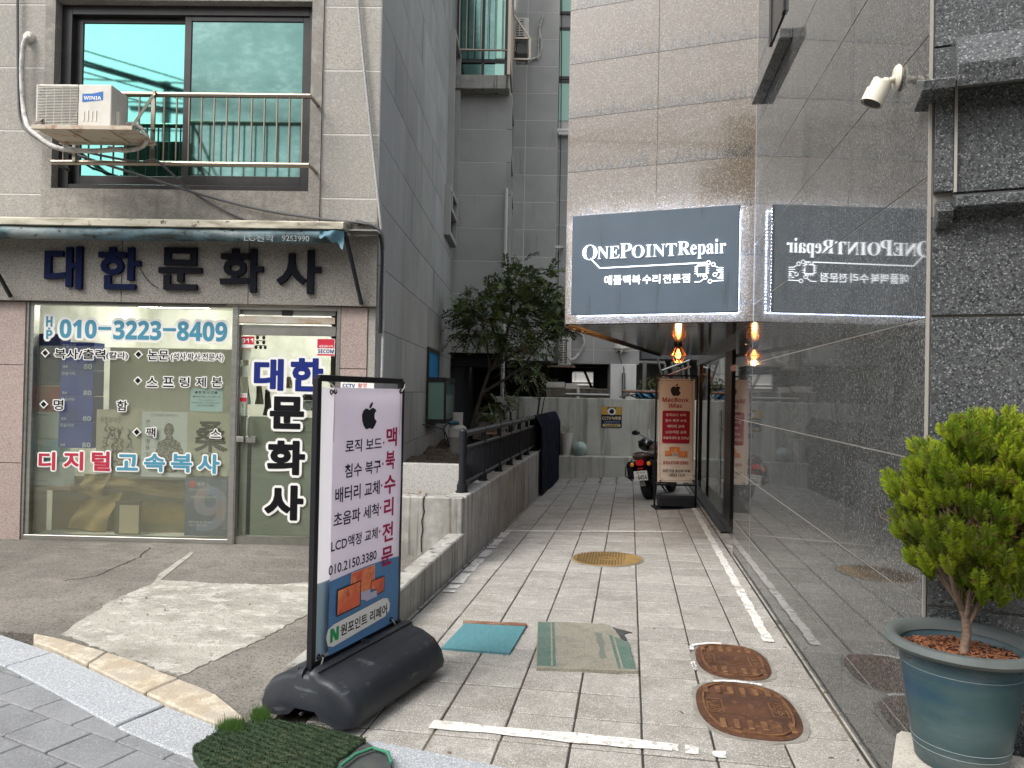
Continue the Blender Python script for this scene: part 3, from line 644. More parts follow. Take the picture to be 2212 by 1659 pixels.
# ------------------------------------------------------------------ awning (rolled up)
aw = thing('awning', 'rolled up faded blue awning under its cream cassette above the shop letters', 'awning', (-3.3, 6.6, 2.9), LF)
AY = 6.55; u0 = -7.0; u1 = at(742,485,AY,LF).x
zc1 = at(400,476,AY,LF).z; zc0 = at(400,490,AY,LF).z; zr0 = at(400,519,AY,LF).z
build('cassette', G().prism([(AY, zc0), (AY, zc1), (6.6, zc1+.02), (6.83, zc1+.05), (6.83, zc0)], u0, u1, 'x'), M('dirty_cream_cover', (.50,.47,.38), .6, var=[((.20,.18,.14), 3, .45, .68, (1,1,4)), ((.10,.09,.07), 12, .6, .68)]), aw, bevel=.003)
m_awn = M('faded_blue_tarp', (.10,.17,.20), .55, var=[((.035,.045,.045), 3, .45, .62, (1,1,4)), ((.24,.28,.28), 2, .52, .66, (.6,1,1)), ((.02,.022,.02), 14, .6, .68)], bump=[(9, .8), (30,.5)])
def roll(t, b):
    u = u0+(u1-.02-u0)*t; an = b*math.pi*1.9; cz = (zc0+zr0)/2+.004; rr = (zc0-zr0)/2; rr *= 1+.05*math.sin(t*70)*math.sin(an)+.05*math.sin(t*23+an*2)
    return (u, AY+.065+rr*.9*math.sin(an)*1.0, cz+rr*math.cos(an))
build('rolled_fabric', G().sheet(roll, 120, 18), m_awn, aw, smooth=True)
g = G()
def flap(t, s): return (at(690,510,AY,LF).x + t*.22, AY-.02+.03*math.sin(t*7+s*3), zc0-.02-.05*t*0 - s*(.06+.10*t**2+.015*math.sin(t*15)))
build('torn_flap', G().sheet(flap, 14, 6), M('light_blue_tarp', (.09,.19,.25), .6, bump=(14, .6)), aw, smooth=True)
m_fp = M('faded_print', (.24,.27,.27), .6, var=((.08,.10,.10), 30, .5, .6)); build('awning_lettering', vtext(G(), 'LG천막', (527,506,592,522), AY-.022, off=.01), m_fp, aw); build('awning_lettering', vtext(G(), '9253990', (609,509,668,521), AY-.022, off=.01), m_fp, aw)
for (xa, ya, xb, yb) in ((745,500,781,658), (-22,560,24,642)):
    p0, p1 = at(xa,ya,AY+.05,LF), at(xb,yb,6.82,LF)
    build('folding_arm', G().bar(p0, p1, .03, .03), m_black, aw, bevel=.004)
build('end_bracket', G().box(u1-.005, at(815,484,AY+.1,LF).x, AY+.1, 6.83, zc0+.01, zc0+.022), m_steel, aw)
# ------------------------------------------------------------------ raised letters on the band
lt = thing('shop_lettering', 'five thick raised letters in navy and black on the granite band above the shop window', 'sign', (-3.0, 6.84, 2.5), LF)
m_let1 = M('navy_acrylic', (.004,.008,.038), .7, 0, .10); m_let2 = M('faded_black_acrylic', (.006,.007,.012), .7, 0, .12)
for s_, rc, mm in (('대',(95,532,175,623),m_let1), ('한',(211,534,301,624),m_let1), ('문',(342,535,434,625),m_let2), ('화',(474,537,567,630),m_let2), ('사',(597,540,692,633),m_let2)):
    build('letter', vtext(G(), s_, rc, 6.80, off=.026, thick=.035, lift=-.04), mm, lt)
hose('loose_wire', 'thin dark wire dangling between the second and third raised letters', 'wire', [at(303,580,6.80,LF), at(315,600,6.81,LF), at(330,615,6.82,LF), at(342,622,6.81,LF)], .004, m_black)
# ================================================================== shop front
GV = 6.96
f5 = lambda x0, y0, x1, y1: (x0/2.88, 633.6+y0/2.88, x1/2.88, 633.6+y1/2.88)
fd = lambda x0, y0, x1, y1: (483.9+x0/2.88, 633.6+y0/2.88, 483.9+x1/2.88, 633.6+y1/2.88)
U = lambda x, y=900, v=GV: at(x, y, v, LF).x
Zp = lambda x, y, v=GV: at(x, y, v, LF).z
sw = build('shop_window', G().box(U(53), U(64), GV-.05, GV+.05, ZA, ZB0), m_steel, LB, bevel=.003)
wl0, wl1 = U(64), U(502); wz0, wz1 = Zp(280,1158), Zp(280,662)
build('frame', G().box(wl0, wl0+.04, GV-.035, GV+.05, wz0, ZB0).box(wl0+.04, wl1, GV-.04, GV+.05, wz1, ZB0).box(wl0, wl1, GV-.05, GV+.05, ZA, wz0).box(wl1, U(514), GV-.055, GV+.05, ZA, ZB0), m_steel, sw, bevel=.003)
build('pane', G().box(wl0+.04, wl1, GV, GV+.008, wz0, wz1), m_pane, sw)
mh = bpy.data.materials.new('hazy_window_film'); mh.use_nodes = True; nh = mh.node_tree.nodes; lh = mh.node_tree.links; nh.remove(nh['Principled BSDF'])
th = nh.new('ShaderNodeBsdfTransparent'); dh = nh.new('ShaderNodeBsdfDiffuse'); dh.inputs[0].default_value = (.50,.49,.42,1); xh = nh.new('ShaderNodeMixShader'); xh.inputs[0].default_value = .26
lh.new(th.outputs[0], xh.inputs[1]); lh.new(dh.outputs[0], xh.inputs[2]); lh.new(xh.outputs[0], nh['Material Output'].inputs[0])
build('hazy_film', G().add([(wl0+.04,GV+.014,wz0),(wl1,GV+.014,wz0),(wl1,GV+.014,Zp(280,750)),(wl0+.04,GV+.014,Zp(280,750))], [(0,1,2,3)]), mh, sw)
# the room behind
g = G(); RB = 9.6
g.add([(-4.85,GV+.06,ZA+.02),(-1.9,GV+.06,ZA+.02),(-1.9,RB,ZA+.02),(-4.85,RB,ZA+.02)], [(0,1,2,3)])
g.add([(-4.85,RB,ZA),(-1.9,RB,ZA),(-1.9,RB,2.5),(-4.85,RB,2.5)], [(0,1,2,3)])
g.add([(-4.85,GV+.06,ZA),(-4.85,RB,ZA),(-4.85,RB,2.5),(-4.85,GV+.06,2.5)], [(0,1,2,3)])
g.add([(-1.905,GV+.06,ZA),(-1.905,RB,ZA),(-1.905,RB,2.5),(-1.905,GV+.06,2.5)], [(0,1,2,3)])
g.add([(-4.85,GV+.06,2.45),(-1.9,GV+.06,2.45),(-1.9,RB,2.45),(-4.85,RB,2.45)], [(0,1,2,3)])
build('shop_interior', g, m_room, LB)
for (u, v, l, lab) in ((-3.5, GV+.16, 1.3, 'unseen fluorescent tube added over the window display to brighten the backing board'), (-2.9, 8.0, .9, 'fluorescent ceiling tube behind the phone number on the shop window'), (-2.3, 9.0, .7, 'fluorescent ceiling tube seen through the top of the shop door'), (-4.2, 8.6, .9, 'fluorescent ceiling tube at the far left of the shop')):  # the first tube is an added, unseen light for the window display
    t = thing('ceiling_lamp', lab, 'lamp', (u, v, 2.4), LF, 'ceiling tubes inside the print shop')
    build('housing', G().box(u-l/2, u+l/2, v-.06, v+.06, 2.41, 2.45), m_white, t); build('tube', G().tube([(u-l/2+.03, v, 2.385), (u+l/2-.03, v, 2.385)], .02, 8), m_tube, t)
single('partition_screen', 'grey green backing board standing behind the posters in the shop window', 'screen', G().box(U(196), wl1+.02, GV+.30, GV+.32, ZA+.55, Zp(400,750)), m_film, LF, base=(-3.5, GV+.3, 0))
single('partition_screen', 'lower brown and ochre covering board at the foot of the shop window', 'screen', G().box(wl0+.02, wl1+.02, GV+.34, GV+.36, ZA+.02, ZA+.56), M('ochre_board', (.22,.145,.075), .7, var=[((.15,.15,.11), 1.3, .45, .6, (1,1,.7)), ((.33,.24,.10), 1.1, .55, .65, (1,1,2))]), LF, base=(-3.5, GV+.34, 0))
# paper boxes
m_boxb = M('blue_paper_box', (.022,.05,.30), .5, var=((.03,.07,.36), 3, .4, .7)); m_lbl = M('pale_print', (.45,.52,.62), .6)
def pbox(px, v, d, m, lab, pr=False, grp=None):
    g = G(); vbox(g, px, v, v+d); p = at(px[0], px[3], v, LF)
    t = thing('paper_box', lab, 'box', p, LF, grp); build('carton', g, m, t, bevel=.004)
    if pr:
        x0, y0, x1, y1 = px; w = x1-x0; h = y1-y0
        build('lettering', vtext(vtext(G(), mathbold('80'), (x0+w*.70, y0+h*.78, x0+w*.94, y0+h*.97), v-.002), mathbold('A4'), (x0+w*.06, y0+h*.82, x0+w*.20, y0+h*.92), v-.002), m_lbl, t)
        build('lettering', vtext(G(), '한솔카피', (x0+w*.05, y0+h*.05, x0+w*.45, y0+h*.19), v-.002, off=.01), m_lbl, t)
    return t
ys = [303, 478, 640, 800, 964]; nm = ['topmost', 'second from top', 'third from top', 'lowest']
for k in range(4):
    pbox(f5(361+6*(3-k), ys[k]+1, 575+3*(3-k), ys[k+1]-1), GV+.10, .18, m_boxb, nm[k]+' of the four royal blue A4 paper boxes stacked behind the window glass', True, 'stacked paper boxes')
m_bt = M('teal_carton', (.16,.42,.50), .6, var=((.45,.58,.62), 3, .45, .6, (1,1,4))); m_bw = M('pale_carton', (.50,.58,.60), .6, var=((.10,.30,.50), 2.2, .60, .62, (.3,1,5))); m_bn = M('navy_carton', (.02,.035,.15), .6, var=((.03,.16,.32), 2, .55, .62, (.3,1,5))); m_br = M('crimson_carton', (.36,.03,.06), .6)
for y0, y1, mm, lab in ((250,405,m_bn,'navy carton at the top of the left stack inside the shop window'), (405,575,m_bn,'navy carton with a cyan stripe, second in the left stack'), (575,735,m_br,'crimson carton in the middle of the left stack inside the window'), (735,905,m_bw,'pale carton with teal end under the crimson carton'), (905,1050,m_bt,'teal and white carton second from the bottom of the left stack'), (1050,1200,m_bw,'pale carton at the bottom of the left stack')):
    pbox(f5(190, y0+1, 372 if y0 < 1000 else 400, y1-1), GV+.14, .17, mm, lab, False, 'cartons on the left inside the window')
single('side_table', 'low brown table holding the cartons inside the shop window', 'table', vbox(vbox(G(), f5(185,1200,440,1225), GV+.1, GV+.33), f5(190,1225,215,1500), GV+.12, GV+.3), M('brown_wood', (.16,.10,.06), .6), LF, base=at(65,1150,GV+.1,LF))
# crumpled yellow wrapping and a desk calendar
m_yel = M('ochre_paper', (.38,.28,.125), .65, var=((.27,.19,.085), 4, .4, .7), bump=(6, .6))
def drape(q, v, n=10, amp=.02):
    P_ = [at(x/2.88, 633.6+y/2.88, v, LF) for x, y in q]
    return G().sheet(lambda a, b: tuple((P_[0]*(1-a)+P_[1]*a)*(1-b)+(P_[3]*(1-a)+P_[2]*a)*b + Vector((0, amp*math.sin(a*9+b*5)+amp*math.sin(b*8), 0))), n, n)
single('wrapping_paper', 'crumpled sheet of ochre wrapping paper behind the lower glass', 'paper', drape([(520,1125),(690,1120),(620,1290),(485,1235)], GV+.22), m_yel, LF, base=(-4,GV+.2,.3), smooth=True)
single('wrapping_paper', 'long sagging strip of ochre wrapping paper under the posters', 'paper', drape([(620,1130),(1160,1195),(1160,1290),(600,1200)], GV+.25), m_yel, LF, base=(-3.4,GV+.2,.3), smooth=True)
single('wrapping_paper', 'dark ochre folded paper lying lowest, left of the small calendar stand', 'paper', drape([(500,1290),(760,1240),(640,1490),(420,1460)], GV+.24), m_yel, LF, base=(-3.9,GV+.2,.1), smooth=True)
t = thing('calendar_stand', 'small pale desk calendar standing at the foot of the shop window', 'calendar', at(275,1150,GV+.16,LF), LF)
build('backboard', vbox(G(), f5(715,1293,872,1498), GV+.17, GV+.19), M('dark_card', (.07,.06,.05), .6), t); build('page', vbox(G(), f5(742,1318,862,1494), GV+.163, GV+.168), M('beige_page', (.40,.35,.25), .7), t)
# posters taped to the inside of the glass
PV = GV+.02
def poster(px, lab, mat, v=PV):
    t = thing('poster', lab, 'poster', at((px[0]+px[2])/2, px[3], v, LF), LF, 'posters taped behind the shop window')
    build('sheet', vbox(G(), px, v, v+.002), mat, t); return t
m_ink2 = M('grey_print', (.06,.06,.055), .7)
t = poster(f5(597,724,878,1120), 'beige ink drawing poster of dancing folk players, left of the three pale posters', M('beige_poster', (.42,.41,.35), .7, var=((.33,.32,.27), 9, .45, .7)))
g = vtext(G(), '유랑광대전', f5(625,770,750,805), PV-.002, off=.012)
for k in range(46):           # scattered ink figures
    cx, cy = random.gauss(735,65), random.gauss(960,75)
    if not (612 < cx < 866 and 830 < cy < 1100): continue
    p = at(cx/2.88, 633.6+cy/2.88, PV-.002, LF)
    for m_ in range(3):
        a = random.uniform(0, 6.28); r_ = random.uniform(.012,.032)
        strips(g, [(p.x, p.z), (p.x+r_*math.cos(a), p.z+r_*1.4*math.sin(a)), (p.x+r_*math.cos(a+.8)*1.5, p.z+r_*2*math.sin(a+.6))], (0,PV-.002-.0001*k,0), XV, YV, NV, random.uniform(.004,.011))
build('print', g, M('faded_ink', (.15,.145,.125), .7), t)
t = poster(f5(880,737,1162,1143), 'pale blue poster with a seated figure silhouette filled with city photographs, centre of the three', M('pale_blue_poster', (.52,.56,.57), .7))
g = vtext(G(), '연희의 생명', f5(905,780,930,790), PV-.002)
g = G()
for k, ch in enumerate('연희생명을잇다'): vtext(g, ch, f5(905, 785+k*40, 930, 815+k*40), PV-.002, off=.01)
vtext(g, '인간문화재의 삶을 만나다', f5(940,750,1105,768), PV-.002)
c_ = at(1052/2.88, 633.6+850/2.88, PV, LF); s1 = abs(U(1083/2.88)-U(1020/2.88))/2
poly(g, [(c_.x+s1*math.cos(a/10*math.pi), c_.z+s1*1.35*math.sin(a/10*math.pi)) for a in range(20)], (0,PV-.0022,0), XV, YV, NV)
body = [(1035,885),(1072,885),(1082,905),(1120,930),(1140,985),(1138,1020),(1098,1040),(1100,1115),(1022,1115),(1015,1040),(965,1000),(985,925),(1028,905)]
poly(g, [(at(x/2.88,633.6+y/2.88,PV,LF).x, at(x/2.88,633.6+y/2.88,PV,LF).z) for x, y in body], (0,PV-.0024,0), XV, YV, NV)
build('print', g, M('dark_photo_print', (.10,.095,.09), .7, var=((.35,.34,.31), 45, .5, .6, (1,1,2.2))), t)
t = poster(f5(1163,745,1430,1135), 'sage green calligraphy poster with one large black brush character, right of the three', M('sage_poster', (.38,.39,.31), .7))
g = vtext(G(), '桑', f5(1215,800,1405,985), PV-.002, off=0, dil=.006, nd=10); strips(g, [(at(1330/2.88,633.6+935/2.88,PV,LF).x, at(1330/2.88,633.6+935/2.88,PV,LF).z), (at(1415/2.88,633.6+975/2.88,PV,LF).x, at(1415/2.88,633.6+975/2.88,PV,LF).z)], (0,PV-.0035,0), XV, YV, NV, .025)
vtext(g, '2024.12', f5(1245,990,1330,1005), PV-.002)
build('print', g, m_ink, t)
t = poster(f5(1150,1143,1418,1510), 'dark blue concert poster with a big pale numeral nine, lower right of the shop window', M('slate_poster', (.055,.075,.12), .5, var=((.09,.12,.19), 3, .4, .7)), PV+.003)
g = vtext(G(), mathbold('9'), f5(1205,1200,1410,1480), PV, off=.01); build('print', g, M('lilac_print', (.16,.19,.30), .5, var=((.28,.16,.15), 4, .45, .65)), t)
g = vtext(vtext(G(), '예루스', f5(1222,1175,1305,1203), PV-.004, off=.01), '미드리 합창단주최', f5(1178,1215,1300,1232), PV-.004); vtext(g, '서울송파합창단 합창연주회', f5(1185,1260,1345,1275), PV-.004); vtext(g, '2024.6.29. 토 오후 6시', f5(1172,1415,1315,1430), PV-.004, off=.02); vtext(g, '서울아트센터 대극장', f5(1172,1437,1285,1450), PV-.004)
for k in range(22): vtext(g, '김이박최정' if k % 2 else '강조윤장', f5(1380, 1165+k*14, 1410, 1174+k*14), PV-.004)
build('lettering', g, M('pale_blue_print', (.42,.46,.5), .5), t)
build('emblem', vbox(G(), f5(1180,1170,1215,1208), PV-.003, PV), m_redv, t)
t = poster(f5(1183,592,1384,735), 'light blue opening hours notice taped near the right edge of the shop window', M('light_blue_paper', (.38,.58,.62), .7))
g = vtext(G(), '◆영 업 시 간◆', f5(1210,607,1355,627), PV-.002, off=.02); vtext(g, '◆평일:오전8 : 30∼오후7 : 00', f5(1200,637,1372,650), PV-.002, off=.01); vtext(g, '토요일・공휴일 휴무', f5(1238,660,1330,670), PV-.002); vtext(g, '02)884-8408   FAX:02)883-8402', f5(1192,677,1370,687), PV-.002); vtext(g, '010-3223-8409', f5(1228,692,1332,703), PV-.002, off=.01)
build('lettering', g, M('navy_ink', (.02,.04,.14), .6), t)
# vinyl lettering on the outside of the glass
sv = GV-.001
vn = thing('window_lettering', 'white edged vinyl letters listing the phone number and services across the shop window', 'lettering', (-3.7, GV, 1.1), LF)
def vinyl(name, items, mat, par=vn, off=.02, o_=.013, v=sv, thick2=0):
    for s_, px in items:
        o = build(name, vtext(G(), s_, px, v, off=off, dil=thick2, lift=.0035, nd=6), mat, par)
        build('white_edge', vtext(G(), s_, px, v, off=off, dil=o_+thick2, lift=.001, nd=10), m_wht, o)
vinyl('phone_number', [(mathbold('010'), f5(372,163,603,280)), (mathbold('3223'), f5(705,170,1005,290)), (mathbold('8409'), f5(1102,176,1415,298)), (mathbold('H'), f5(288,143,328,208)), (mathbold('P'), f5(288,228,328,284))], m_sky, o_=.024)
for px in (f5(612,208,692,228), f5(1015,216,1095,236), f5(300,213,314,224)):
    p = at(px[0], px[1], sv, LF); q = at(px[2], px[3], sv, LF)
    o = build('dash', G().box(p.x, q.x, sv-.004, sv-.002, q.z, p.z), m_sky, vn); build('white_edge', G().box(p.x-.02, q.x+.02, sv-.0012, sv-.0002, q.z-.02, p.z+.02), m_wht, o)
blk = [('복사/출력', f5(340,347,656,410)), ('(칼라)', f5(662,365,797,413)), ('논문', f5(920,354,1050,417)), ('(석사.박사.전문사)', f5(1064,372,1392,424)), ('명', f5(334,661,395,726)), ('함', f5(728,668,794,733)), ('팩', f5(909,836,968,893)), ('스', f5(1310,846,1374,898))]
blk += [(c, f5(x0, 521, x1, 583)) for c, x0, x1 in (('스',912,982),('프',1013,1083),('링',1118,1180),('제',1219,1282),('본',1318,1383))]
vinyl('service_name', blk, m_ink, o_=.010, thick2=0, off=.018)
for cx, cy in ((282,371),(862,380),(858,543),(272,690),(851,863)):
    p = at(cx/2.88, 633.6+cy/2.88, sv, LF); o = None
    for nm_, mt__, r_, l_ in (('diamond', m_ink, .029, .003), ('white_edge', m_wht, .044, .0004)):
        q_ = build(nm_, poly(G(), [(p.x-r_,p.z),(p.x,p.z-r_),(p.x+r_,p.z),(p.x,p.z+r_)], (0,sv,0), XV, YV, NV, l_), mt__, o or vn); o = o or q_
vinyl('service_name', [('디', f5(243,988,343,1098)), ('지', f5(398,985,517,1100)), ('털', f5(573,985,685,1103))], m_redv, o_=.014, thick2=.003)
vinyl('service_name', [('고', f5(730,1003,858,1100)), ('속', f5(898,1000,1026,1108)), ('복', f5(1066,1000,1194,1112)), ('사', f5(1232,1003,1365,1120))], m_sky, o_=.014, thick2=.003)
# ------------------------------------------------------------------ door
dr = build('shop_door', G().box(U(514), U(516.5), GV-.05, GV+.05, ZA, ZB0).box(U(726), PU0-.002, GV-.05, GV+.05, ZA, ZB0).box(U(516.5), U(726), GV-.05, GV+.05, Zp(620,671), ZB0), m_steel, LB, bevel=.003)
vb_ = lambda g, px, a, b: vbox(g, px, a, b)
build('door_closer', vb_(G(), fd(97,103,695,136), GV-.01, GV+.03), m_alu, dr); build('closer_box', vb_(G(), fd(360,100,425,140), GV-.025, GV-.01), m_winframe, dr)
build('track_cover', vb_(vb_(G(), fd(62,146,690,186), GV-.05, GV+.03), fd(15,52,560,80), GV-.08, GV-.02), M('worn_trim', (.44,.38,.30), .5, .3, var=[((.30,.20,.12), 6, .5, .65, (1,1,5)), ((.5,.5,.47), 4, .5, .7)]), dr)
lz0_, lz1_ = Zp(620,1161), Zp(620,703)
build('door_leaf', vb_(G(), fd(95,200,695,262), GV-.02, GV+.03).box(U(516.5), U(518.5), GV-.02, GV+.03, ZA+.02, lz1_).box(U(724), U(726), GV-.02, GV+.03, ZA+.02, lz1_).box(U(518.5), U(724), GV-.02, GV+.03, ZA+.012, lz0_), m_alu, dr, bevel=.002)
build('pane', G().box(U(518.5), U(724), GV+.002, GV+.010, lz0_, Zp(620,724)), m_pane, dr)
build('frosted_film', G().box(U(519.5), U(723), GV+.013, GV+.015, lz0_+.01, Zp(620,901)), m_film2, dr)
build('threshold_bar', vb_(G(), fd(60,1518,690,1572), GV-.025, GV-.021), m_alu, dr)
build('lock_stile', vb_(G(), fd(140,935,165,1500), GV+.011, GV+.0125), m_winframe, dr)
hb = at(483.9+152/2.88, 633.6+900/2.88, GV-.03, LF)
build('handle', G().tube([(hb.x, GV-.02, hb.z+.02), (hb.x, GV-.06, hb.z+.03), (hb.x, GV-.06, hb.z+.19), (hb.x, GV-.02, hb.z+.20)], .011, 10), m_steel, dr, smooth=True)
build('lock_case', vb_(vb_(G(), fd(130,890,196,930), GV-.035, GV-.01), fd(72,892,122,926), GV-.06, GV-.02), m_steel, dr, bevel=.004)
pb0, pb1 = at(483.9+200/2.88, 633.6+912/2.88, GV+.05, LF), at(483.9+538/2.88, 633.6+916/2.88, GV+.05, LF)
build('push_bar', G().tube([pb0, pb1], .011, 10), m_alu, dr, smooth=True)
dl = thing('door_lettering', 'large white edged vinyl letters reading downward on the glass shop door', 'lettering', (-2.2, GV, 1.0), LF)
vinyl('door_letter', [('대', fd(192,412,366,600)), ('한', fd(420,408,612,606))], m_navy, dl, o_=.026, thick2=.006, off=.028)
vinyl('door_letter', [('문', fd(292,648,492,838)), ('화', fd(276,922,498,1124)), ('사', fd(258,1200,488,1406))], m_ink, dl, o_=.024, thick2=.008, off=.028)
def sticker(lab, cat, px, mat, extra=(), v=sv-.0005):
    t = thing('sticker', lab, cat, at((px[0]+px[2])/2, px[3], v, LF), LF); build('backing', vbox(G(), px, v-.001, v), mat, t)
    for kind, s_, p_, m_ in extra:
        if kind == 't': build('lettering', vtext(G(), s_, p_, v-.002, off=.01), m_, t)
        else: build('colour_field', vbox(G(), p_, v-.0018, v-.0012), m_, t)
    return t
m_red2 = M('signal_red', (.58,.03,.06), .45)
sticker('red and white 911 sticker at the top left of the shop door', 'sticker', fd(103,268,188,340), m_red2, [('t', mathbold('911'), fd(108,280,182,312), m_wht), ('b', '', fd(106,318,186,338), m_wht)])
sticker('red square security company sticker at the top right of the shop door', 'sticker', fd(577,282,690,390), m_wht, [('b', '', fd(580,285,687,342), m_red2), ('b','',fd(580,378,687,388), m_red2), ('t', '세콤경비구역', fd(590,322,678,338), m_wht), ('t', mathbold('SECOM'), fd(584,349,684,373), m_navy)])
sticker('small white and red sticker halfway up the left side of the shop door', 'sticker', fd(97,622,142,676), m_wht, [('b', '', fd(98,648,141,674), m_red2), ('t', '911', fd(105,628,135,644), m_red2)])
sticker('narrow white push notice below the small red sticker on the shop door', 'sticker', fd(103,682,132,758), M('greenish_white', (.5,.58,.48), .6), [('t', c, fd(110,688+i*17,126,702+i*17), m_ink) for i, c in enumerate('닫기시오')])
for k, px in enumerate((fd(99,342,168,415), fd(99,452,168,520))):
    sticker(('upper','lower')[k]+' of the two blank white paper squares on the left of the shop door', 'paper', px, M('door_note', (.72,.74,.66), .7), v=GV+.02)
cs = at(775, 832, VF-.005, LF)
sticker('white CCTV notice on the pink pillar behind the front banner', 'sign', (736,820,808,850), m_wht, [('t', mathbold('CCTV'), (740,829,767,837), m_navy), ('t', '촬영', (773,828,792,837), m_red2)], v=VF-.003)
# things hanging inside, seen through the door
m_cl = [M('blue_cloth', (.16,.24,.34), .8, bump=(8,.5)), M('grey_cloth', (.20,.20,.17), .8, bump=(8,.5)), M('beige_cloth', (.40,.36,.25), .8, bump=(8,.5)), M('dark_cloth', (.05,.055,.06), .8, bump=(8,.5))]
for k, (px, m_, lab) in enumerate(((fd(100,525,165,690), 0, 'light blue garment hanging inside the left of the shop door'), (fd(190,545,245,690), 1, 'grey garment hanging inside the shop door between the letters'), (fd(378,520,430,590), 2, 'round beige hat hanging inside the shop behind the door letters'), (fd(470,600,600,665), 3, 'dark patterned cloth hung on the rear wall right of the door letters'), (fd(240,600,300,760), 3, 'dark coat hanging deep inside the shop'))):
    V_ = GV+.9; p0 = at(px[0], px[3], V_, LF); p1 = at(px[2], px[1], V_, LF)
    g = G().sheet(lambda a, b: (p0.x+(p1.x-p0.x)*(.5+(a-.5)*(1-.55*b)), V_+.03*math.sin(a*14+b*3), p0.z+(p1.z-p0.z)*b), 12, 6)
    single('hanging_garment', lab, 'clothing', g, m_cl[m_], LF, base=(p0.x, V_, p0.z), smooth=True, group='clothes and cloths hanging in the shop')
single('counter', 'dark work counter inside the shop behind the door', 'counter', G().box(-2.75, -1.95, GV+.9, GV+1.4, ZA+.02, 1.05), M('dark_counter', (.07,.08,.07), .6), LF, base=(-2.4, GV+1, 0))
single('wall_picture', 'pair of small landscape photographs on the back wall right of the door letters', 'picture', vbox(G(), fd(478,668,590,730), GV+1.6, GV+1.62), M('landscape_print', (.22,.26,.27), .6, var=((.07,.08,.07), 18, .5, .6)), LF, base=(-2.1, GV+1.6, 1.2))
t = thing('wind_chime', 'small black wind chime hanging inside the top of the shop door', 'wind chime', at(483.9+228/2.88, 633.6+262/2.88, GV+.1, LF), LF)
for k, y in enumerate((270, 300, 330)):
    p = at(483.9+228/2.88, 633.6+y/2.88, GV+.1, LF); g = G()
    for dx in (-.045, 0, .045) if k == 2 else (-.03, .03): g.ball((p.x+dx, GV+.1, p.z-.01), .016, .016, .018, 8, 6)
    g.box(p.x-.05, p.x+.05, GV+.097, GV+.103, p.z+.005, p.z+.011); build('bell_row', g, m_black, t)
# ------------------------------------------------------------------ curtain window and its glazed box low on the side wall
v0, v1, z0, z1 = BW
cw = build('side_window', G().box(-1.50, -1.43, v0, v0+.06, z0, z1).box(-1.50, -1.43, v1-.06, v1, z0, z1).box(-1.50, -1.43, v0+.06, v1-.06, z1-.06, z1).box(-1.50, -1.43, v0+.06, v1-.06, z0, z0+.06), m_winframe, LB)
build('curtain', G().sheet(lambda a, b: (-1.447+.008*math.sin(a*40), v0+.05+(v1-v0-.1)*a, z0+.05+(z1-z0-.1)*b), 60, 2), M('bright_blue_curtain', (.02,.20,.42), .8), cw, smooth=True)
build('backing', G().box(-1.6, -1.58, v0, v1, z0, z1), m_dark, cw)
zt = at(930,821,v0,LF).z
bx = thing('glazed_box', 'glazed box with green glass projecting from the side wall under the blue curtain', 'window box', (-1.3, v0, z0), LF)
g = G(); us_ = (-1.44, -1.19)
for uu in us_:
    for vv in (v0, v1): g.box(uu-.015, uu+.015, vv-.015, vv+.015, z0, zt)
for zz_ in (z0, zt): g.box(-1.455, -1.175, v0-.016, v0+.014, zz_-.03, zz_+.03).box(-1.205, -1.174, v0+.014, v1+.016, zz_-.03, zz_+.03)
g.box(-1.45, -1.18, v0, v1, zt+.03, zt+.04)
build('frame', g, m_winframe, bx)
build('pane', G().box(-1.425, -1.205, v0, v0+.006, z0+.03, zt-.03), m_green_pane, bx); build('pane', G().box(-1.193, -1.187, v0+.015, v1-.015, z0+.03, zt-.03), m_green_pane, bx)
# ================================================================== rear wing and the blocks behind, same building complex
ZW = at(1030,762,13.5,LF).z
build('wing_core', G().box(-1.46, -.515, 13.504, 16.25, ZW, 10).box(-.9,-.57, 16.2, 22, 2.2, 10), m_grout_l, LB)
zr = [ZW]+[z for z in ZR if z > ZW+.1]+[ZR[-1]+ROW*k for k in (1,2)]
zslab0, zslab1 = at(1030,190,13.2,LF).z, at(1030,160,13.2,LF).z
zw_ = [z for z in zr if z < zslab0-.1]+[zslab0]
panels(LB, m_wing, 'v', [-1.46, -.42], zw_, 13.5, gap=.012)
panels(LB, m_wing, 'u', [13.5, 14.9, 16.25], zr, -.51, gap=.010)
build('balcony_slab', G().box(-1.46, -.475, 13.22, 13.5, zslab0, zslab1).box(-.51, -.475, 13.5, 15.2, zslab0, zslab1), m_conc, LB, bevel=.01)
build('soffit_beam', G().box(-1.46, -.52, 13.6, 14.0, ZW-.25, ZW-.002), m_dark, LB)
bl = build('balcony_window', G().box(-1.46, -1.40, 13.40, 13.46, zslab1, 10).box(-.58, -.52, 13.40, 13.46, zslab1, 10).box(-1.0,-.95, 13.40,13.46, zslab1, 10).box(-1.40,-.58, 13.40,13.46, zslab1+.30, zslab1+.36), m_winframe, LB)
build('pane', G().box(-1.40, -.58, 13.44, 13.45, zslab1, 10), m_mesh, bl); build('blind', G().box(-.75, -.55, 13.425, 13.438, zslab1+.02, 10), m_green_pane, bl)
br = thing('balcony_railing', 'thin steel bar railing on the high balcony at the top centre of the picture', 'railing', (-.9, 13.26, 7.4), LF)
zb = at(1030,108,13.24,LF).z
build('handrail', G().tube([(-1.44,13.24,zb),(-.49,13.24,zb),(-.49,15.1,zb)], .02, 8), m_rail, br, smooth=True)
build('handrail', G().tube([(-1.44,13.24,zb+1.4),(-.49,13.24,zb+1.4),(-.49,15.1,zb+1.4)], .02, 8), m_rail, br, smooth=True)
bal2 = None
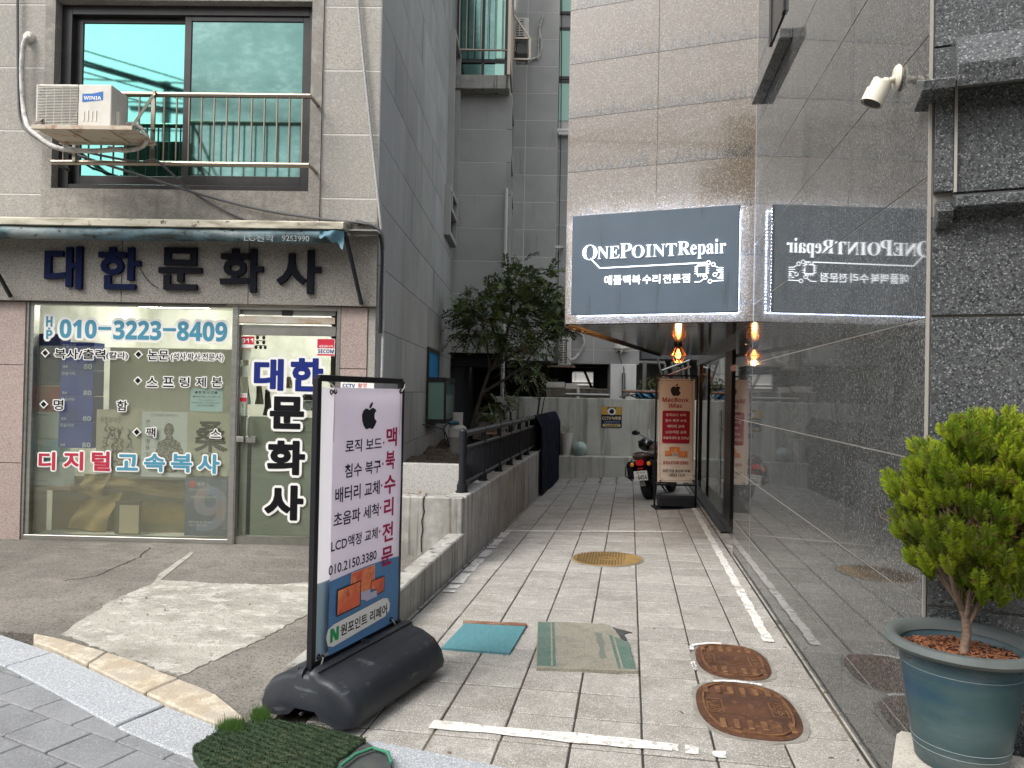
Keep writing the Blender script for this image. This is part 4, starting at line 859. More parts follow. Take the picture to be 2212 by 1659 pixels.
for k in range(8):
    g = G().tube([(0,0,0),(0,0,1.4)], .010, 6, cap=False)
    if bal2 is None:
        bb = Vector(br['_b']); g.v = [tuple(Vector(p)+bb) for p in g.v]; bal2 = build('bar', g, m_rail, br, smooth=True); o = bal2
    else: o = copyof(bal2, br, (0,0,0))
    o.location = Vector((-1.40+k*.13, 13.24, zb)) - Vector(br['_b'])
for k in range(8):
    o = copyof(bal2, br, (0,0,0)); o.location = Vector((-.49, 13.5+k*.2, zb)) - Vector(br['_b'])
build('post', G().box(-.52, -.465, 13.2, 13.27, zslab1, zb+1.5), m_rail, br)
for (ya, yb, v) in ((395,560,14.6), (640,860,14.2)): pass
surround(-.51, 14.6, 15.9, at(1097,560,14.6,LF).z-.1, at(1097,420,14.6,LF).z+.1, w=.07, pr=.08)
surround(-.51, 13.9, 15.3, at(1093,700,13.9,LF).z, at(1093,562,13.9,LF).z-.05, w=.07, pr=.08)
surround(-.51, 14.4, 15.9, at(1097,340,14.6,LF).z, at(1097,215,14.6,LF).z, w=.07, pr=.06)
# second block (v = 16.3), third block (v = 18)
ZW2 = at(1160,779,16.3,LF).z; U2 = at(1204,300,16.3,LF).x; ZW3 = at(1300,786,18,LF).z; U3 = at(1381,760,18,LF).x
build('block_core', G().box(-.6, U2-.004, 16.304, 22, ZW2, 12).box(U2-.01, U3-.004, 18.004, 22, ZW3, 12), m_grout_l, LB)
r2 = [ZW2]+[z for z in ZR if z > ZW2+.1]+[ZR[-1]+ROW*k for k in (1,2,3,4)]
uj = at(1100+(960-855)/1.659/1.736-3, 400, 16.3, LF).x
panels(LB, m_wing, 'v', [-.6, uj, U2], r2, 16.3, gap=.014)
panels(LB, m_wing, 'u', [16.31, 18], r2, U2, gap=.012)
w3 = [(U2+.02, U2+.65, at(1220,172,18,LF).z, at(1220,60,18,LF).z), (U2+.02, U2+.65, at(1220,292,18,LF).z, at(1220,172,18,LF).z-.02), (U2+.02, U2+.65, at(1220,32,18,LF).z, at(1220,-90,18,LF).z)]
r3 = [ZW3, at(1300,755.6,18,LF).z]; r3 += [r3[-1]+ROW*k for k in range(1, 17)]
panels(LB, m_wing, 'v', [U2, at(1283,750,18,LF).x, U3], r3, 18, gap=.014, holes=w3)
for (a, b, z0, z1) in w3:
    o = build('window', G().box(a, a+.05, 17.965, 18.0, z0, z1).box(b-.05, b, 17.965, 18.0, z0, z1).box(a+.05, b-.05, 17.965, 18.0, z1-.07, z1).box(a+.05, b-.05, 17.965, 18.0, z0, z0+.07), m_winframe, LB)
    build('pane', G().box(a+.05, b-.05, 17.985, 17.995, z0+.07 if (z0, z1) != (w3[1][2], w3[1][3]) else z0+.35, z1-.07), M('bright_green_pane', (.38,.66,.54), .25), o)
panels(LB, m_wing, 'u', [18, 20, 22], r3, U3, gap=.014)
# open ground storey: columns, deep shade, the light yard beyond
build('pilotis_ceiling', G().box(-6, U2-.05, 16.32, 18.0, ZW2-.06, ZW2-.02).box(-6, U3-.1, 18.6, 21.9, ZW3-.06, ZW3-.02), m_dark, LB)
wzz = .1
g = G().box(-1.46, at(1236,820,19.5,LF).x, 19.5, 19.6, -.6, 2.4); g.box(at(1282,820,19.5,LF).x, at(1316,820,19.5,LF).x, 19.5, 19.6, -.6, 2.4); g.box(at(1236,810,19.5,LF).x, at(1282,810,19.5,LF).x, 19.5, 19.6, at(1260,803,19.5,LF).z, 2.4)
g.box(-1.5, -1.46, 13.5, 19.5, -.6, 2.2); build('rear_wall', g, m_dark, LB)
build('column', G().box(at(1316,825,18.1,LF).x, at(1371,825,18.1,LF).x, 17.86, 18.5, -.6, ZW3-.004), M('white_painted_concrete', (.78,.78,.75), .8, var=((.62,.62,.59), 2, .45, .7, (1,1,.4)), bump=(40,.2)), LB, bevel=.01)
build('diagonal_brace', G().bar(at(1262,800,19.2,LF), at(1284,852,19.2,LF), .06, .06), m_dark, LB)
m_green_net = M('dark_green_netting', (.015,.035,.03), .8, bump=(20,.5))
def net(a, b): 
    p = at(1160+a*78, 780+b*(26-14*abs(a-.45))+a*6, 19.0, LF); return (p.x, 19.0-.2*b+.05*math.sin(a*12), p.z)
single('shade_netting', 'sagging dark green netting hanging under the rear block left of the white column', 'netting', G().sheet(net, 16, 6), m_green_net, LF, base=at(1200,800,19,LF), smooth=True)
nb = thing('neighbour_building', 'pale grey neighbouring building seen in the gap beyond the yard', 'building', (3, 26, -.5), LF)
build('wall', G().box(-3, 14, 26, 27, -1, 4.6), M('pale_render', (.62,.625,.61), .85, var=((.5,.51,.5), 1, .4, .7)), nb)
panels(nb, m_wing, 'v', [-1, .3, 1.6, 2.9, 4.2, 5.5], [-.5, .4, 1.3, 2.2, 3.1, 4], 25.96, gap=.02)
g = G(); 
for z in (at(1258,831,25.9,LF).z, at(1258,824,25.9,LF).z): g.box(-1, 6, 25.88, 25.95, z-.02, z+.02)
build('ledge', g, m_white, nb)
nb2 = thing('neighbour_building', 'dark grey building close behind the pendant lamp with a small flat canopy', 'building', (5, 21, -.5), LF)
p0 = at(1386,760,21,LF).x
build('wall', G().box(p0, 12, 21, 24, at(1400,775,21,LF).z, 3.9), M('dark_render', (.15,.155,.155), .85, var=((.11,.115,.115), 1.5, .4, .7)), nb2)
build('canopy', G().box(p0-.3, at(1432,790,20.6,LF).x, 20.3, 21, at(1400,785,20.5,LF).z, at(1400,780,20.5,LF).z), m_steel, nb2)
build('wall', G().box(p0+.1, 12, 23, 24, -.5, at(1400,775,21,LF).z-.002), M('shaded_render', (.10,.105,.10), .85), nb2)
# steel posts, pipes, ladders, boards stored behind the wall
SV = 16.6
single('steel_post', 'upright grey steel post behind the boundary wall left of the inner banner', 'post', G().box(at(1389,820,SV,LF).x, at(1396,820,SV,LF).x, SV, SV+.06, -.5, at(1392,781,SV,LF).z), m_steel, LF, base=at(1392,860,SV,LF))
m_rust = M('rusty_pipe', (.20,.10,.06), .7, .3, var=((.34,.24,.17), 9, .4, .7)); m_galv = M('galvanised_pipe', (.30,.31,.31), .45, .8)
single('scaffold_pipe', 'rusty scaffold pipe lying level above the wall right of the white column', 'pipe', G().tube([at(1343,845,15.9,LF), at(1430,847,15.9,LF)], .032, 10), m_rust, LF, base=at(1343,845,15.9,LF), smooth=True)
single('scaffold_pipe', 'grey galvanised pipe lying level on the wall in front of the planks', 'pipe', G().tube([at(1222,852,15.8,LF), at(1316,854,15.8,LF)], .035, 10), m_galv, LF, base=at(1222,852,15.8,LF), smooth=True)
single('scaffold_pipe', 'second galvanised pipe behind the inner banner frame', 'pipe', G().tube([at(1505,838,15.9,LF), at(1560,840,15.9,LF)], .03, 10), m_galv, LF, base=at(1505,838,15.9,LF), smooth=True)
m_plank = M('weathered_plank', (.16,.14,.115), .9, var=((.08,.07,.055), 8, .4, .7, (1,1,3)), hv=.25)
bdl = [(1180,838,1222,860,'brown'),(1223,841,1246,861,'grey'),(1252,840,1287,862,'grey'),(1288,842,1315,864,'dark')]
for i, (x0, y0, x1, y1, nm_) in enumerate(bdl):
    t = thing('plank_stack', ['brown plywood sheet with rivets standing behind the wall, leftmost of the boards','narrow grey board beside the brown plywood behind the wall','long grey board right of the pale strut behind the wall','short grey board ending beside the white column'][i], 'boards', at(x0, y1+6, SV, LF), LF, 'boards stored behind the boundary wall')
    n = max(2, int((x1-x0)/9)); 
    for k in range(n): vb = vbox(G(), (x0+(x1-x0)*k/n+.15, y0+random.uniform(-.5,.5), x0+(x1-x0)*(k+1)/n-.15, y1+6), SV, SV+.05); build('board', vb, m_plank, t)
    build('top_strip', vbox(G(), (x0, y0-2, x1, y0), SV-.01, SV+.06), m_steel, t)
single('louvre_panel', 'pale panel with small slots behind the planks under the netting', 'panel', vbox(vbox(G(), (1180,825,1220,836), 17.2, 17.25), (1222,828,1246,842), 17.2, 17.25), m_acwhite, LF, base=at(1200,850,17.2,LF))
single('strut', 'pale upright strut between the boards behind the wall', 'post', vbox(G(), (1247,831,1251,864), SV-.05, SV), m_acwhite, LF, base=at(1249,860,SV,LF))
# leaning poles and folded ladders above the inner banner
for k in range(9):
    x = 1434+k*6.5; v = 15.9+.06*(k % 3)
    a = at(x+random.uniform(-2,8), 862, v+.1, LF); b = at(x-6+random.uniform(-8,10), 776+random.uniform(-3,18), v, LF)
    single('leaning_pole', ['first','second','third','fourth','fifth','sixth','seventh','eighth','ninth'][k]+' pole from the left in the bundle leaning above the inner banner', 'pole', G().bar(a, b, .05, .03) if k % 2 else G().tube([a, b], .024, 8), m_galv if k % 3 else M('dull_pole', (.17,.16,.15), .6, .3), LF, base=a, group='poles leaning in a bundle behind the inner banner')
for k, (xa, ya, xb, yb) in enumerate(((1430,800,1490,778),(1432,815,1492,792))):
    single('cross_pole', ('upper','lower')[k]+' horizontal pole laid across the bundle of leaning poles', 'pole', G().tube([at(xa,ya,15.8,LF), at(xb,yb,15.8,LF)], .022, 8), m_rust if k else m_galv, LF, base=at(xa,ya,15.8,LF))
# ivy and blue tarpaulin behind the wall
g = G()
for k in range(700):
    x, y = random.gauss(1405,14), random.gauss(836,11)
    if x < 1378 or y < 800: continue
    c = at(x, y, 17.0+random.random()*.5, LF); s_ = random.uniform(.02,.045); d = Vector((random.gauss(0,1), random.gauss(0,1), random.gauss(0,1))).normalized(); e = d.cross(Vector((0,0,1))).normalized()
    g.add([c-d*s_, c+e*s_*.5, c+d*s_, c-e*s_*.5], [(0,1,2,3)])
m_ivy = M('ivy_leaf', (.06,.09,.02), .6, var=((.13,.11,.03), 5, .4, .7))
single('shrub', 'yellow green shrub growing behind the wall between the column and inner banner', 'shrub', g, m_ivy, LF, base=at(1405,855,17,LF))
single('tarpaulin', 'crumpled bright blue tarpaulin under the rusty pipe behind the wall', 'tarpaulin', G().sheet(lambda a, b: tuple(at(1372+a*48, 860-b*(14+6*math.sin(a*11)), 16.3+.1*math.sin(a*17+b*6), LF)), 20, 6), M('blue_tarp', (.06,.20,.32), .5, bump=(12,.8)), LF, base=at(1395,860,16.3,LF), smooth=True)
single('scrap_timber', 'pile of weathered timber offcuts left of the blue tarpaulin', 'timber', G().bar(at(1338,858,15.7,LF), at(1372,852,15.7,LF), .05, .03).bar(at(1345,862,15.72,LF), at(1362,846,15.72,LF), .04, .03).bar(at(1352,850,15.74,LF), at(1380,862,15.74,LF), .04, .03), m_plank, LF, base=at(1345,862,15.7,LF))
# ------------------------------------------------------------------ rear condensers
rv_ = 15.0
q = at(1116,140,15.0,LF)
rc = thing('air_conditioner_unit', 'small white air conditioner in a steel cage high beside the balcony', 'air conditioner', (q.x, 15.0, q.z), LF)
x0, x1 = at(1112,90,15,LF).x, at(1141,90,15,LF).x; z0, z1 = at(1125,83,15,LF).z, at(1125,38,15,LF).z
build('casing', G().box(x0, x1, 15.0, 15.5, z0, z1), m_acwhite, rc, bevel=.01)
g = G()
for k in range(7):
    zz_ = z0+.06+(z1-z0-.12)*k/6; g.box(x0+.04, x1-.09, 14.99, 14.998, zz_-.012, zz_+.012)
for xx in (.33, .66): g.box(x0+(x1-x0)*xx-.01, x0+(x1-x0)*xx+.01, 14.98, 14.99, z0+.04, z1-.04)
build('grille_back', G().box(x0+.03, x1-.08, 14.995, 14.999, z0+.03, z1-.03), m_black, rc); build('grille', g, m_acwhite, rc)
cg = thing('condenser_cage', 'open steel bracket cage carrying the high air conditioner', 'bracket', (x0, 14.9, z0-.6), LF)
g = G(); xa, xb = at(1108,90,14.8,LF).x, at(1145,90,14.8,LF).x; zt_ = at(1110,30,14.8,LF).z; zm_ = at(1125,83,14.8,LF).z; zl_ = at(1125,128,14.8,LF).z
for a_, b_ in (((xa,14.8,zt_),(xb,14.8,zm_)), ((xa,14.8,zm_),(xb,14.8,zm_)), ((xa,15.5,zm_),(xb,15.5,zm_)), ((xb,14.8,zm_),(xb,14.8,zl_)), ((xa,14.8,zt_),(xa,14.8,zl_)), ((xa,14.8,zl_),(xb,14.8,zl_)), ((xa,14.8,zm_),(xa,15.5,zm_)), ((xb,14.8,zm_),(xb,15.5,zm_))): g.bar(a_, b_, .04, .03)
build('frame', g, m_rail, cg); build('drip_tray', G().box(xa+.06, xb-.04, 14.9, 15.4, zl_+.15, zm_-.05), M('dusty_tray', (.16,.16,.15), .8), cg, bevel=.02)
B_ = lambda x, y, v: at(x, y, v, LF)
hose('refrigerant_hose', 'dusty white hose looping below the high air conditioner and up to the wall sleeve', 'hose', [B_(1128,84,15.2), B_(1112,112,15.2), B_(1116,132,15.2), B_(1135,134,15.3), B_(1145,118,15.6), B_(1143,108,15.9)], .03, m_hose)
hose('refrigerant_hose', 'long dusty hose curving up the rear wall to a round sleeve', 'hose', [B_(1128,133,15.4), B_(1148,128,16.2), B_(1165,120,16.25), B_(1170,95,16.25), B_(1165,65,16.25), B_(1174,32,16.25)], .028, m_hose)
hose('drain_pipe', 'thin pale drain pipe beside the looping hose on the rear wall', 'pipe', [B_(1162,130,16.24), B_(1164,80,16.24), B_(1171,38,16.24)], .016, m_hose)
# condenser hanging on the rear block at the left of the lamp
V3 = 17.3
x0, x1 = at(1207,760,V3,LF).x, at(1229,760,V3,LF).x; z0, z1 = at(1215,789,V3,LF).z, at(1215,728,V3,LF).z
rc2 = thing('air_conditioner_unit', 'white air conditioner with a slatted side on the rear wall behind the tree', 'air conditioner', (x0, V3, z0), LF)
build('casing', G().box(x0, x1+.05, V3, V3+.55, z0, z1), m_acwhite, rc2, bevel=.008)
build('side_recess', G().box(x0+.02, x1-.05, V3-.004, V3-.001, z0+.03, z1-.05), m_black, rc2)
g = G()
for k in range(15): zz_ = z0+.04+(z1-z0-.1)*k/14; g.box(x0+.03, x1-.07, V3-.012, V3-.005, zz_-.008, zz_+.008)
g.box((x0+x1)/2-.02, (x0+x1)/2, V3-.015, V3-.012, z0+.03, z1-.05); build('slats', g, m_acwhite, rc2)
single('wall_bracket', 'triangular steel bracket under the slatted air conditioner behind the tree', 'bracket', G().bar((x0-.25,V3-.1,z0-.03),(x1+.15,V3-.1,z0-.03),.03,.04).bar((x0-.1,V3-.1,z1-.1),(x1+.12,V3-.1,z0-.03),.04,.02).bar((x0-.25,V3-.1,z0-.03),(x0-.2,V3+.7,z0-.03),.03,.04).bar((x0-.22,V3-.1,z0),(x0-.22,V3-.1,z1-.1),.03,.02), m_rail, LF, base=(x0, V3, z0))
hose('refrigerant_hose', 'white hose making a big loop right of the slatted air conditioner', 'hose', [B_(1218,712,17.8), B_(1230,709,17.9), B_(1246,714,17.9), B_(1258,726,17.9), B_(1261,742,17.9), B_(1253,760,17.9), B_(1240,775,17.8), B_(1228,777,17.6)], .035, m_hose)
hose('refrigerant_hose', 'white hose running up behind the big loop toward the ceiling', 'hose', [B_(1229,727,17.7), B_(1238,715,17.85), B_(1252,708,17.9), B_(1264,706,17.95)], .035, m_hose)
# dome camera with its cable
q = at(1336,754,17.8,LF)
dc = thing('dome_camera', 'round white dome security camera on the rear wall right of the hose loop', 'security camera', q, LF)
build('housing', G().lathe([(0,.17),(.09,.16),(.125,.09),(.125,.02),(.10,0)], (q.x,17.72,q.z-.02), 18), m_acwhite, dc, smooth=True)
build('dome', G().ball((q.x,17.72,q.z-.03), .095, .095, .10), m_acwhite, dc, smooth=True)
build('lens', G().ball((q.x-.005,17.64,q.z-.07), .035, .03, .035), m_black, dc, smooth=True)
build('wall_mount', G().tube([(q.x+.08,17.74,q.z+.03),(q.x+.25,17.9,q.z+.05)], .05, 10).box(q.x+.05,q.x+.22,17.86,17.99,q.z-.06,q.z+.14), m_acwhite, dc, bevel=.005)
hose('camera_cable', 'thin cable falling from the dome camera to the conduit on the white column', 'cable', [B_(1337,766,17.8), B_(1343,785,17.9), B_(1348,797,17.84), B_(1347,810,17.83)], .012, m_cable)
single('conduit', 'pair of grey conduits running down the white column', 'conduit', G().tube([B_(1346,806,17.82), B_(1346,862,17.82)], .03, 8).tube([B_(1350,806,17.82), B_(1350,862,17.82)], .02, 8), m_galv, LF, base=B_(1346,862,18.05), smooth=True)
single('downpipe', 'white drainpipe running down the corner of the rear wing behind the tree', 'pipe', G().tube([(-.50,13.42,ZW+3),(-.50,13.42,1.35)], .035, 10), M('white_pipe', (.5,.5,.48), .5), LF, base=(-.50,13.42,1.35), smooth=True)
single('wall_camera', 'small pale box camera on the far wall left of the lit sign', 'security camera', vbox(vbox(G(), (1194,530,1212,536), 17.6, 17.75), (1212,532,1218,535), 17.65, 17.98), m_acwhite, LF, base=at(1205,533,17.6,LF))
single('vent_pipe', 'short white pipe lying under the green windows beside the sign wall', 'pipe', G().tube([at(1203,283,17.9,LF), at(1238,283,17.9,LF)], .06, 10).box(at(1206,290,17.9,LF).x, at(1232,290,17.9,LF).x, 17.85, 17.99, at(1220,292,17.9,LF).z, at(1220,287,17.9,LF).z), m_white, LF, base=at(1203,283,17.9,LF), smooth=True)
hose('hanging_cable', 'thin dark cable hanging straight down the far wall beside the sign', 'cable', [B_(1214,-60,17.9), B_(1212,250,17.9), B_(1207,530,17.7)], .010, m_black)
hose('hanging_cable', 'thin dark cable continuing down from the small box camera', 'cable', [B_(1207,536,17.7), B_(1205,640,17.9), B_(1206,760,17.9)], .010, m_black)
# ================================================================== right building
XR = 1.015; CY = 6.43
OB = thing('office_building', 'dark polished granite building on the right with a lit sign wall over its entrance passage', 'building', (XR, CY, 0), 0)
cS = w2f((XR, CY, 0), SF); UC, VC = cS.x, cS.y; UL = at(1222, 600, VC, SF).x           # sign wall from UL to UC
ZSOF = at(1500, 697, VC, SF).z
ZJ = [.753-.49*2, .263, .753, 1.243, 1.735, 2.225, 2.635, 3.055, 3.475, 3.97, 4.47, 4.97, 5.5, 6.2]
ZJR = [-.25, .263, .753, 1.243, 1.735, 2.225, 2.72, 3.215, 3.71, 4.2, 4.7, 5.2, 5.7, 6.2]
# cores
cF = w2f((XR, 2.75, 0), SF)                     # near corner of the right wall
def quadcol(g, pts, z0, z1): return g.prism(pts, z0, z1, 'z')
far = 9.2
cfw = [f2w((cF.x+.002, cF.y+.004, 0), SF), f2w((cF.x+4, cF.y+.004, 0), SF)]
g = G(); quadcol(g, [(cfw[0].x-.0118, cfw[0].y+.0), (cfw[1].x, cfw[1].y), (6, 7.42), (XR-.0114, 7.42)], -.5, ZSOF-.003)
quadcol(g, [(cfw[0].x-.0118, cfw[0].y), (cfw[1].x, cfw[1].y), (6, far), (XR+.2, far), (XR-.0114, 7.42)], ZSOF+.001, 6.2)
build('wall_core', g, m_gjoint, OB)
a0 = f2w((UL+.004, VC-.0114, 0), SF); a1 = f2w((UC-.004, VC-.0114, 0), SF); bvec = f2w((0, 2.7, 0), SF)
g = G(); quadcol(g, [(a0.x, a0.y), (a1.x, a1.y), (a1.x+.3, far), (a0.x+bvec.x, a0.y+bvec.y)], ZSOF+.02, 6.2)
build('wall_core', g, m_signjoint, OB)
# right wall facing the alley (faces -x)
def upanels(ys, zs, x, mat, holes=(), gap=.006, depth=.02, name='granite_panel'):
    cache = {}
    for y0, y1 in zip(ys, ys[1:]):
        for z0, z1 in zip(zs, zs[1:]):
            if any(y0 >= h[0]-.01 and y1 <= h[1]+.01 and z0 >= h[2]-.01 and z1 <= h[3]+.01 for h in holes): continue
            k = (round(y1-y0,3), round(z1-z0,3)); w, h = (y1-y0-gap)/2, (z1-z0-gap)/2
            if k not in cache:
                g = G().box(0, depth, -w, w, -h, h); bb = Vector(OB['_b']); g.v = [tuple(Vector(p)+bb) for p in g.v]
                cache[k] = o = build(name, g, mat, OB, bevel=.0005)
            else: o = copyof(cache[k], OB, (0,0,0))
            o.location = Vector((x-random.uniform(0,.0002), (y0+y1)/2, (z0+z1)/2)) - Vector(OB['_b'])
            o.rotation_euler = (0, random.uniform(-.0004,.0004), random.uniform(-.0004,.0004))
ysr = [2.75, 3.70, 4.64, 5.58, CY-.004]
upanels(ysr, ZJR, XR-.012, m_granite)
upanels([CY+.006, 7.424], [z for z in ZJR if z < 2]+[ZSOF-.004], XR-.012, m_granite)
build('return_panel', G().box(XR-.008, 1.22, 7.4225, 7.44, -.4, ZSOF-.004), m_granite, OB)
build('corner_trim', G().box(XR-.0125, XR-.004, 2.738, 2.748, -.3, 6.2), m_gjoint, OB)
# sign wall (faces the street)
usj = [UL, at(1423-6, 500, VC, SF).x, UC-.006]
panels(OB, m_granite_w, 'v', usj, [ZSOF]+[z for z in ZJ if z > ZSOF+.1], VC-.012, gap=.005, depth=.02, a=SF, name='sign_wall_panel', bevel=.0005, jit=.0002)
build('edge_trim', G().box(UC-.012, UC+.0, VC-.020, VC-.004, ZSOF, 6.2), m_gjoint, OB, a=SF)
# soffit of glossy strips
W2 = lambda u, v, z: (u, v, z)
k = 0; v = VC+.01
sl = None
while v < VC+5.0:
    g = G().box(UL+.01, UL+.01+3.6, v, v+.142, ZSOF-.004, ZSOF+.018) ; build('ceiling_strip', g, m_soffit, OB, a=SF, bevel=.010); v += .15
build('fascia', G().box(UL-.004, UL+.012, VC, VC+5.1, ZSOF-.03, ZSOF+.03), m_black, OB, a=SF)
# entrance glazing along the passage
XG = 1.19; m_bronze = M('bronze_door_frame', (.045,.028,.018), .22, .8); 
def zfl(y): return fl(1.1, y)
sg = build('shop_glazing', G().box(XG-.03, XG+.05, 8.9, 9.5, zfl(9)-.05, ZSOF-.005), m_black, OB, bevel=.004)
build('post', G().box(XG-.03, XG+.03, 13.0, 13.35, -.3, ZSOF-.005), m_bronze, sg); build('post', G().box(XG-.02, XG+.03, 11.7, 11.76, -.3, ZSOF-.2), m_bronze, sg)
build('head_rail', G().box(XG-.05, XG+.05, 7.44, 13.3, ZSOF-.10, ZSOF-.005), m_bronze, sg); build('plinth', G().box(XG-.08, XG+.05, 7.44, 13.3, -.4, .02), m_granite, sg)
build('plinth_step', G().box(XG-.16, XG-.082, 8.6, 13.3, -.4, -.06), m_black, sg)
build('pane', G().box(XG, XG+.01, 9.5, 11.7, .02, ZSOF-.10), m_pane2, sg); build('pane', G().box(XG, XG+.01, 11.76, 13.0, .02, ZSOF-.10), m_pane2, sg)
build('door_frame', G().box(XG-.04, XG+.03, 8.2, 8.28, -.1, ZSOF-.1).box(XG-.045, XG+.03, 8.28, 8.9, ZSOF-.34, ZSOF-.27), M('copper_trim', (.40,.16,.06), .25, .9), sg)
build('handle', G().tube([(XG-.09, 9.40, .25), (XG-.09, 9.40, 1.28)], .014, 10), m_steel, sg, smooth=True)
build('handle_fixing', G().tube([(XG-.09,9.40,.45),(XG-.03,9.40,.45)], .01, 8).tube([(XG-.09,9.40,1.05),(XG-.03,9.40,1.05)], .01, 8), m_steel, sg, smooth=True)
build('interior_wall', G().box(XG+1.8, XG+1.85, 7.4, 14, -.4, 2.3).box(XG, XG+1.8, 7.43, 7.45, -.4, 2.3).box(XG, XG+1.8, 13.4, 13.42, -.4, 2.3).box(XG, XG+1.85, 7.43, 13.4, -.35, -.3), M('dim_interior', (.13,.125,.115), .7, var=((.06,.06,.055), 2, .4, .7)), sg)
# upper window on the alley wall with its projecting sill
uw = build('upper_window', G().box(XR-.03, XR+.02, 5.25, 5.32, 4.10, 5.9).box(XR-.03, XR+.02, 5.72, 5.80, 4.10, 5.9), m_black, OB)
build('pane', G().box(XR-.022, XR-.016, 5.32, 5.72, 4.10, 5.9), m_winframe, uw)
build('sill', G().box(XR-.095, XR-.013, 5.02, CY-.28, 3.80, 3.865), m_granite, OB, bevel=.003)
# front face towards the street (right edge of the picture)
FC = cF.y
zA0, zA1, zA2 = at(2120,215,FC,SF).z, at(2180,150,FC,SF).z, at(2180,92,FC,SF).z
mm_ = M('speckled_dark_granite', (.048,.052,.054), .22, 0, .5, var=[((.07,.075,.075), 3, .4, .7)], speck=[((.11,.12,.125), 190, .64, .7), ((.27,.285,.285), 240, .86, .85), ((.018,.02,.023), 150, .78, .8)], bump=(120,.12))
panels(OB, mm_, 'v', [cF.x, cF.x+1.2, cF.x+2.4], [-.3, .75, at(2100,683,FC,SF).z, at(2100,462,FC,SF).z], FC-.012, a=SF, gap=.008, depth=.02, name='front_panel', bevel=.0015)
us2 = at(2061,300,FC,SF).x
zm0, zm1 = at(2100,430,FC,SF).z, at(2100,190,FC,SF).z
panels(OB, mm_, 'v', [us2, cF.x+1.2, cF.x+2.4], [zm0+.02, zm1], FC-.012, a=SF, gap=.008, depth=.02, name='front_panel', bevel=.0015)
panels(OB, mm_, 'v', [cF.x, us2], [zm0+.02, zm1], FC-.03, a=SF, gap=.012, depth=.04, name='front_panel', bevel=.0015)
panels(OB, mm_, 'v', [cF.x, cF.x+1.2, cF.x+2.4], [zA2+.01, zA2+.6, zA2+1.2, zA2+2, zA2+3], FC-.012, a=SF, gap=.008, depth=.02, name='front_panel', bevel=.0015)
g = G().prism([(FC-.14, zA0), (FC-.15, zA1-.02), (FC-.10, zA2), (FC+.0, zA2+.01), (FC+.0, zA0+.06)], cF.x+.05, cF.x+2.4, 'x'); build('string_course', g, mm_, OB, a=SF, bevel=.003)
g = G().prism([(FC-.14, zA0), (FC-.15, zA1-.06), (FC-.0, zA1), (FC+.06, zA1-.05), (FC+.06, zA0)], cF.x-.05, cF.x+.048, 'x'); build('string_course', g, mm_, OB, a=SF, bevel=.003)
g = G().prism([(FC-.10, zm0-.045), (FC-.10, zm0-.01), (FC-.01, zm0+.018), (FC-.0, zm0-.06)], cF.x+.06, cF.x+2.4, 'x').prism([(FC-.04, zm0-.10), (FC-.08, zm0-.05), (FC-.0, zm0-.0), (FC-.0, zm0-.11)], cF.x+.01, cF.x+.058, 'x'); build('drip_ledge', g, mm_, OB, a=SF, bevel=.003)
panels(OB, mm_, 'v', [cF.x, cF.x+.06], [zA1-.04, zA2+.01], FC-.012, a=SF, gap=.006, depth=.02, name='front_panel', bevel=.0015)
build('joint_strip', G().box(us2-.0045, us2+.0045, FC-.034, FC-.010, zm0+.02, zm1), m_gjoint, OB, a=SF)
# ------------------------------------------------------------------ lit sign
BV = VC-.14
sgn = thing('illuminated_sign', 'slate grey sign with glowing white lettering and white halo on the granite wall', 'sign', ((UL+UC)/2, BV, 2.2), SF)
su0, su1 = at(1235,575,BV,SF).x, at(1596,560,BV,SF).x; sz0, sz1 = at(1420,677,BV,SF).z, at(1420,454,BV,SF).z
build('face', G().box(su0, su1, BV, BV+.055, sz0, sz1), M('slate_acrylic', (.085,.115,.15), .45, var=[((.073,.10,.13), 2, .4, .7)], stain=((.05,.06,.072), (14,14,1.2), .60, .75), bump=(3,.03)), sgn, bevel=.004)
g = G(); n1 = int((su1-su0)/.028); n2 = int((sz1-sz0)/.028)
for k in range(n1):
    u = su0+.02+(su1-su0-.04)*k/(n1-1)
    for z in (sz0+.012, sz1-.012): g.box(u-.005, u+.005, BV+.058, BV+.072, z-.004, z+.004)
for k in range(n2):
    z = sz0+.02+(sz1-sz0-.04)*k/(n2-1)
    for u in (su0+.012, su1-.012): g.box(u-.004, u+.004, BV+.058, BV+.072, z-.005, z+.005)
build('led_strip', g, m_ledw, sgn, kind='stuff')
build('back_tray', G().box(su0+.04, su1-.04, BV+.057, VC-.02, sz0+.04, sz1-.04), m_black, sgn)
BZ = lambda x, y: (1152+x/2.087, y/2.087)
def srect(x0, y0, x1, y1): a = BZ(x0, y0); b = BZ(x1, y1); return (*a, *b)
g = G(); tv = BV-.004
for s_, rc in (('O',(223,1105,288,1172)), ('NE',(291,1112,388,1166)), ('P',(392,1098,444,1162)), ('OINT',(446,1102,646,1158)), ('R',(652,1090,708,1148)), ('epair',(710,1080,868,1163))):
    vtext(g, serif(s_), srect(*rc), tv, a=SF, off=-.012, thick=.008)
build('lettering', g, m_letter, sgn)
pb_ = lambda x, y: (lambda q: (q.x, q.z))(at(*BZ(x, y), tv, SF))
g = G(); O_ = (0, tv, 0); lw = .0105
strips(g, [pb_(258,1165), pb_(300,1209), pb_(782,1184)], O_, XV, YV, NV, .009, .003)
c = pb_(790,1184); ring(g, *c, 0.015, .006, O_, XV, YV, NV, .0035)
x0, y0 = pb_(738,1238); x1, y1 = pb_(782,1196)
strips(g, [(x0,y0),(x1,y0),(x1,y1),(x0,y1),(x0,y0)], O_, XV, YV, NV, .009, .003)
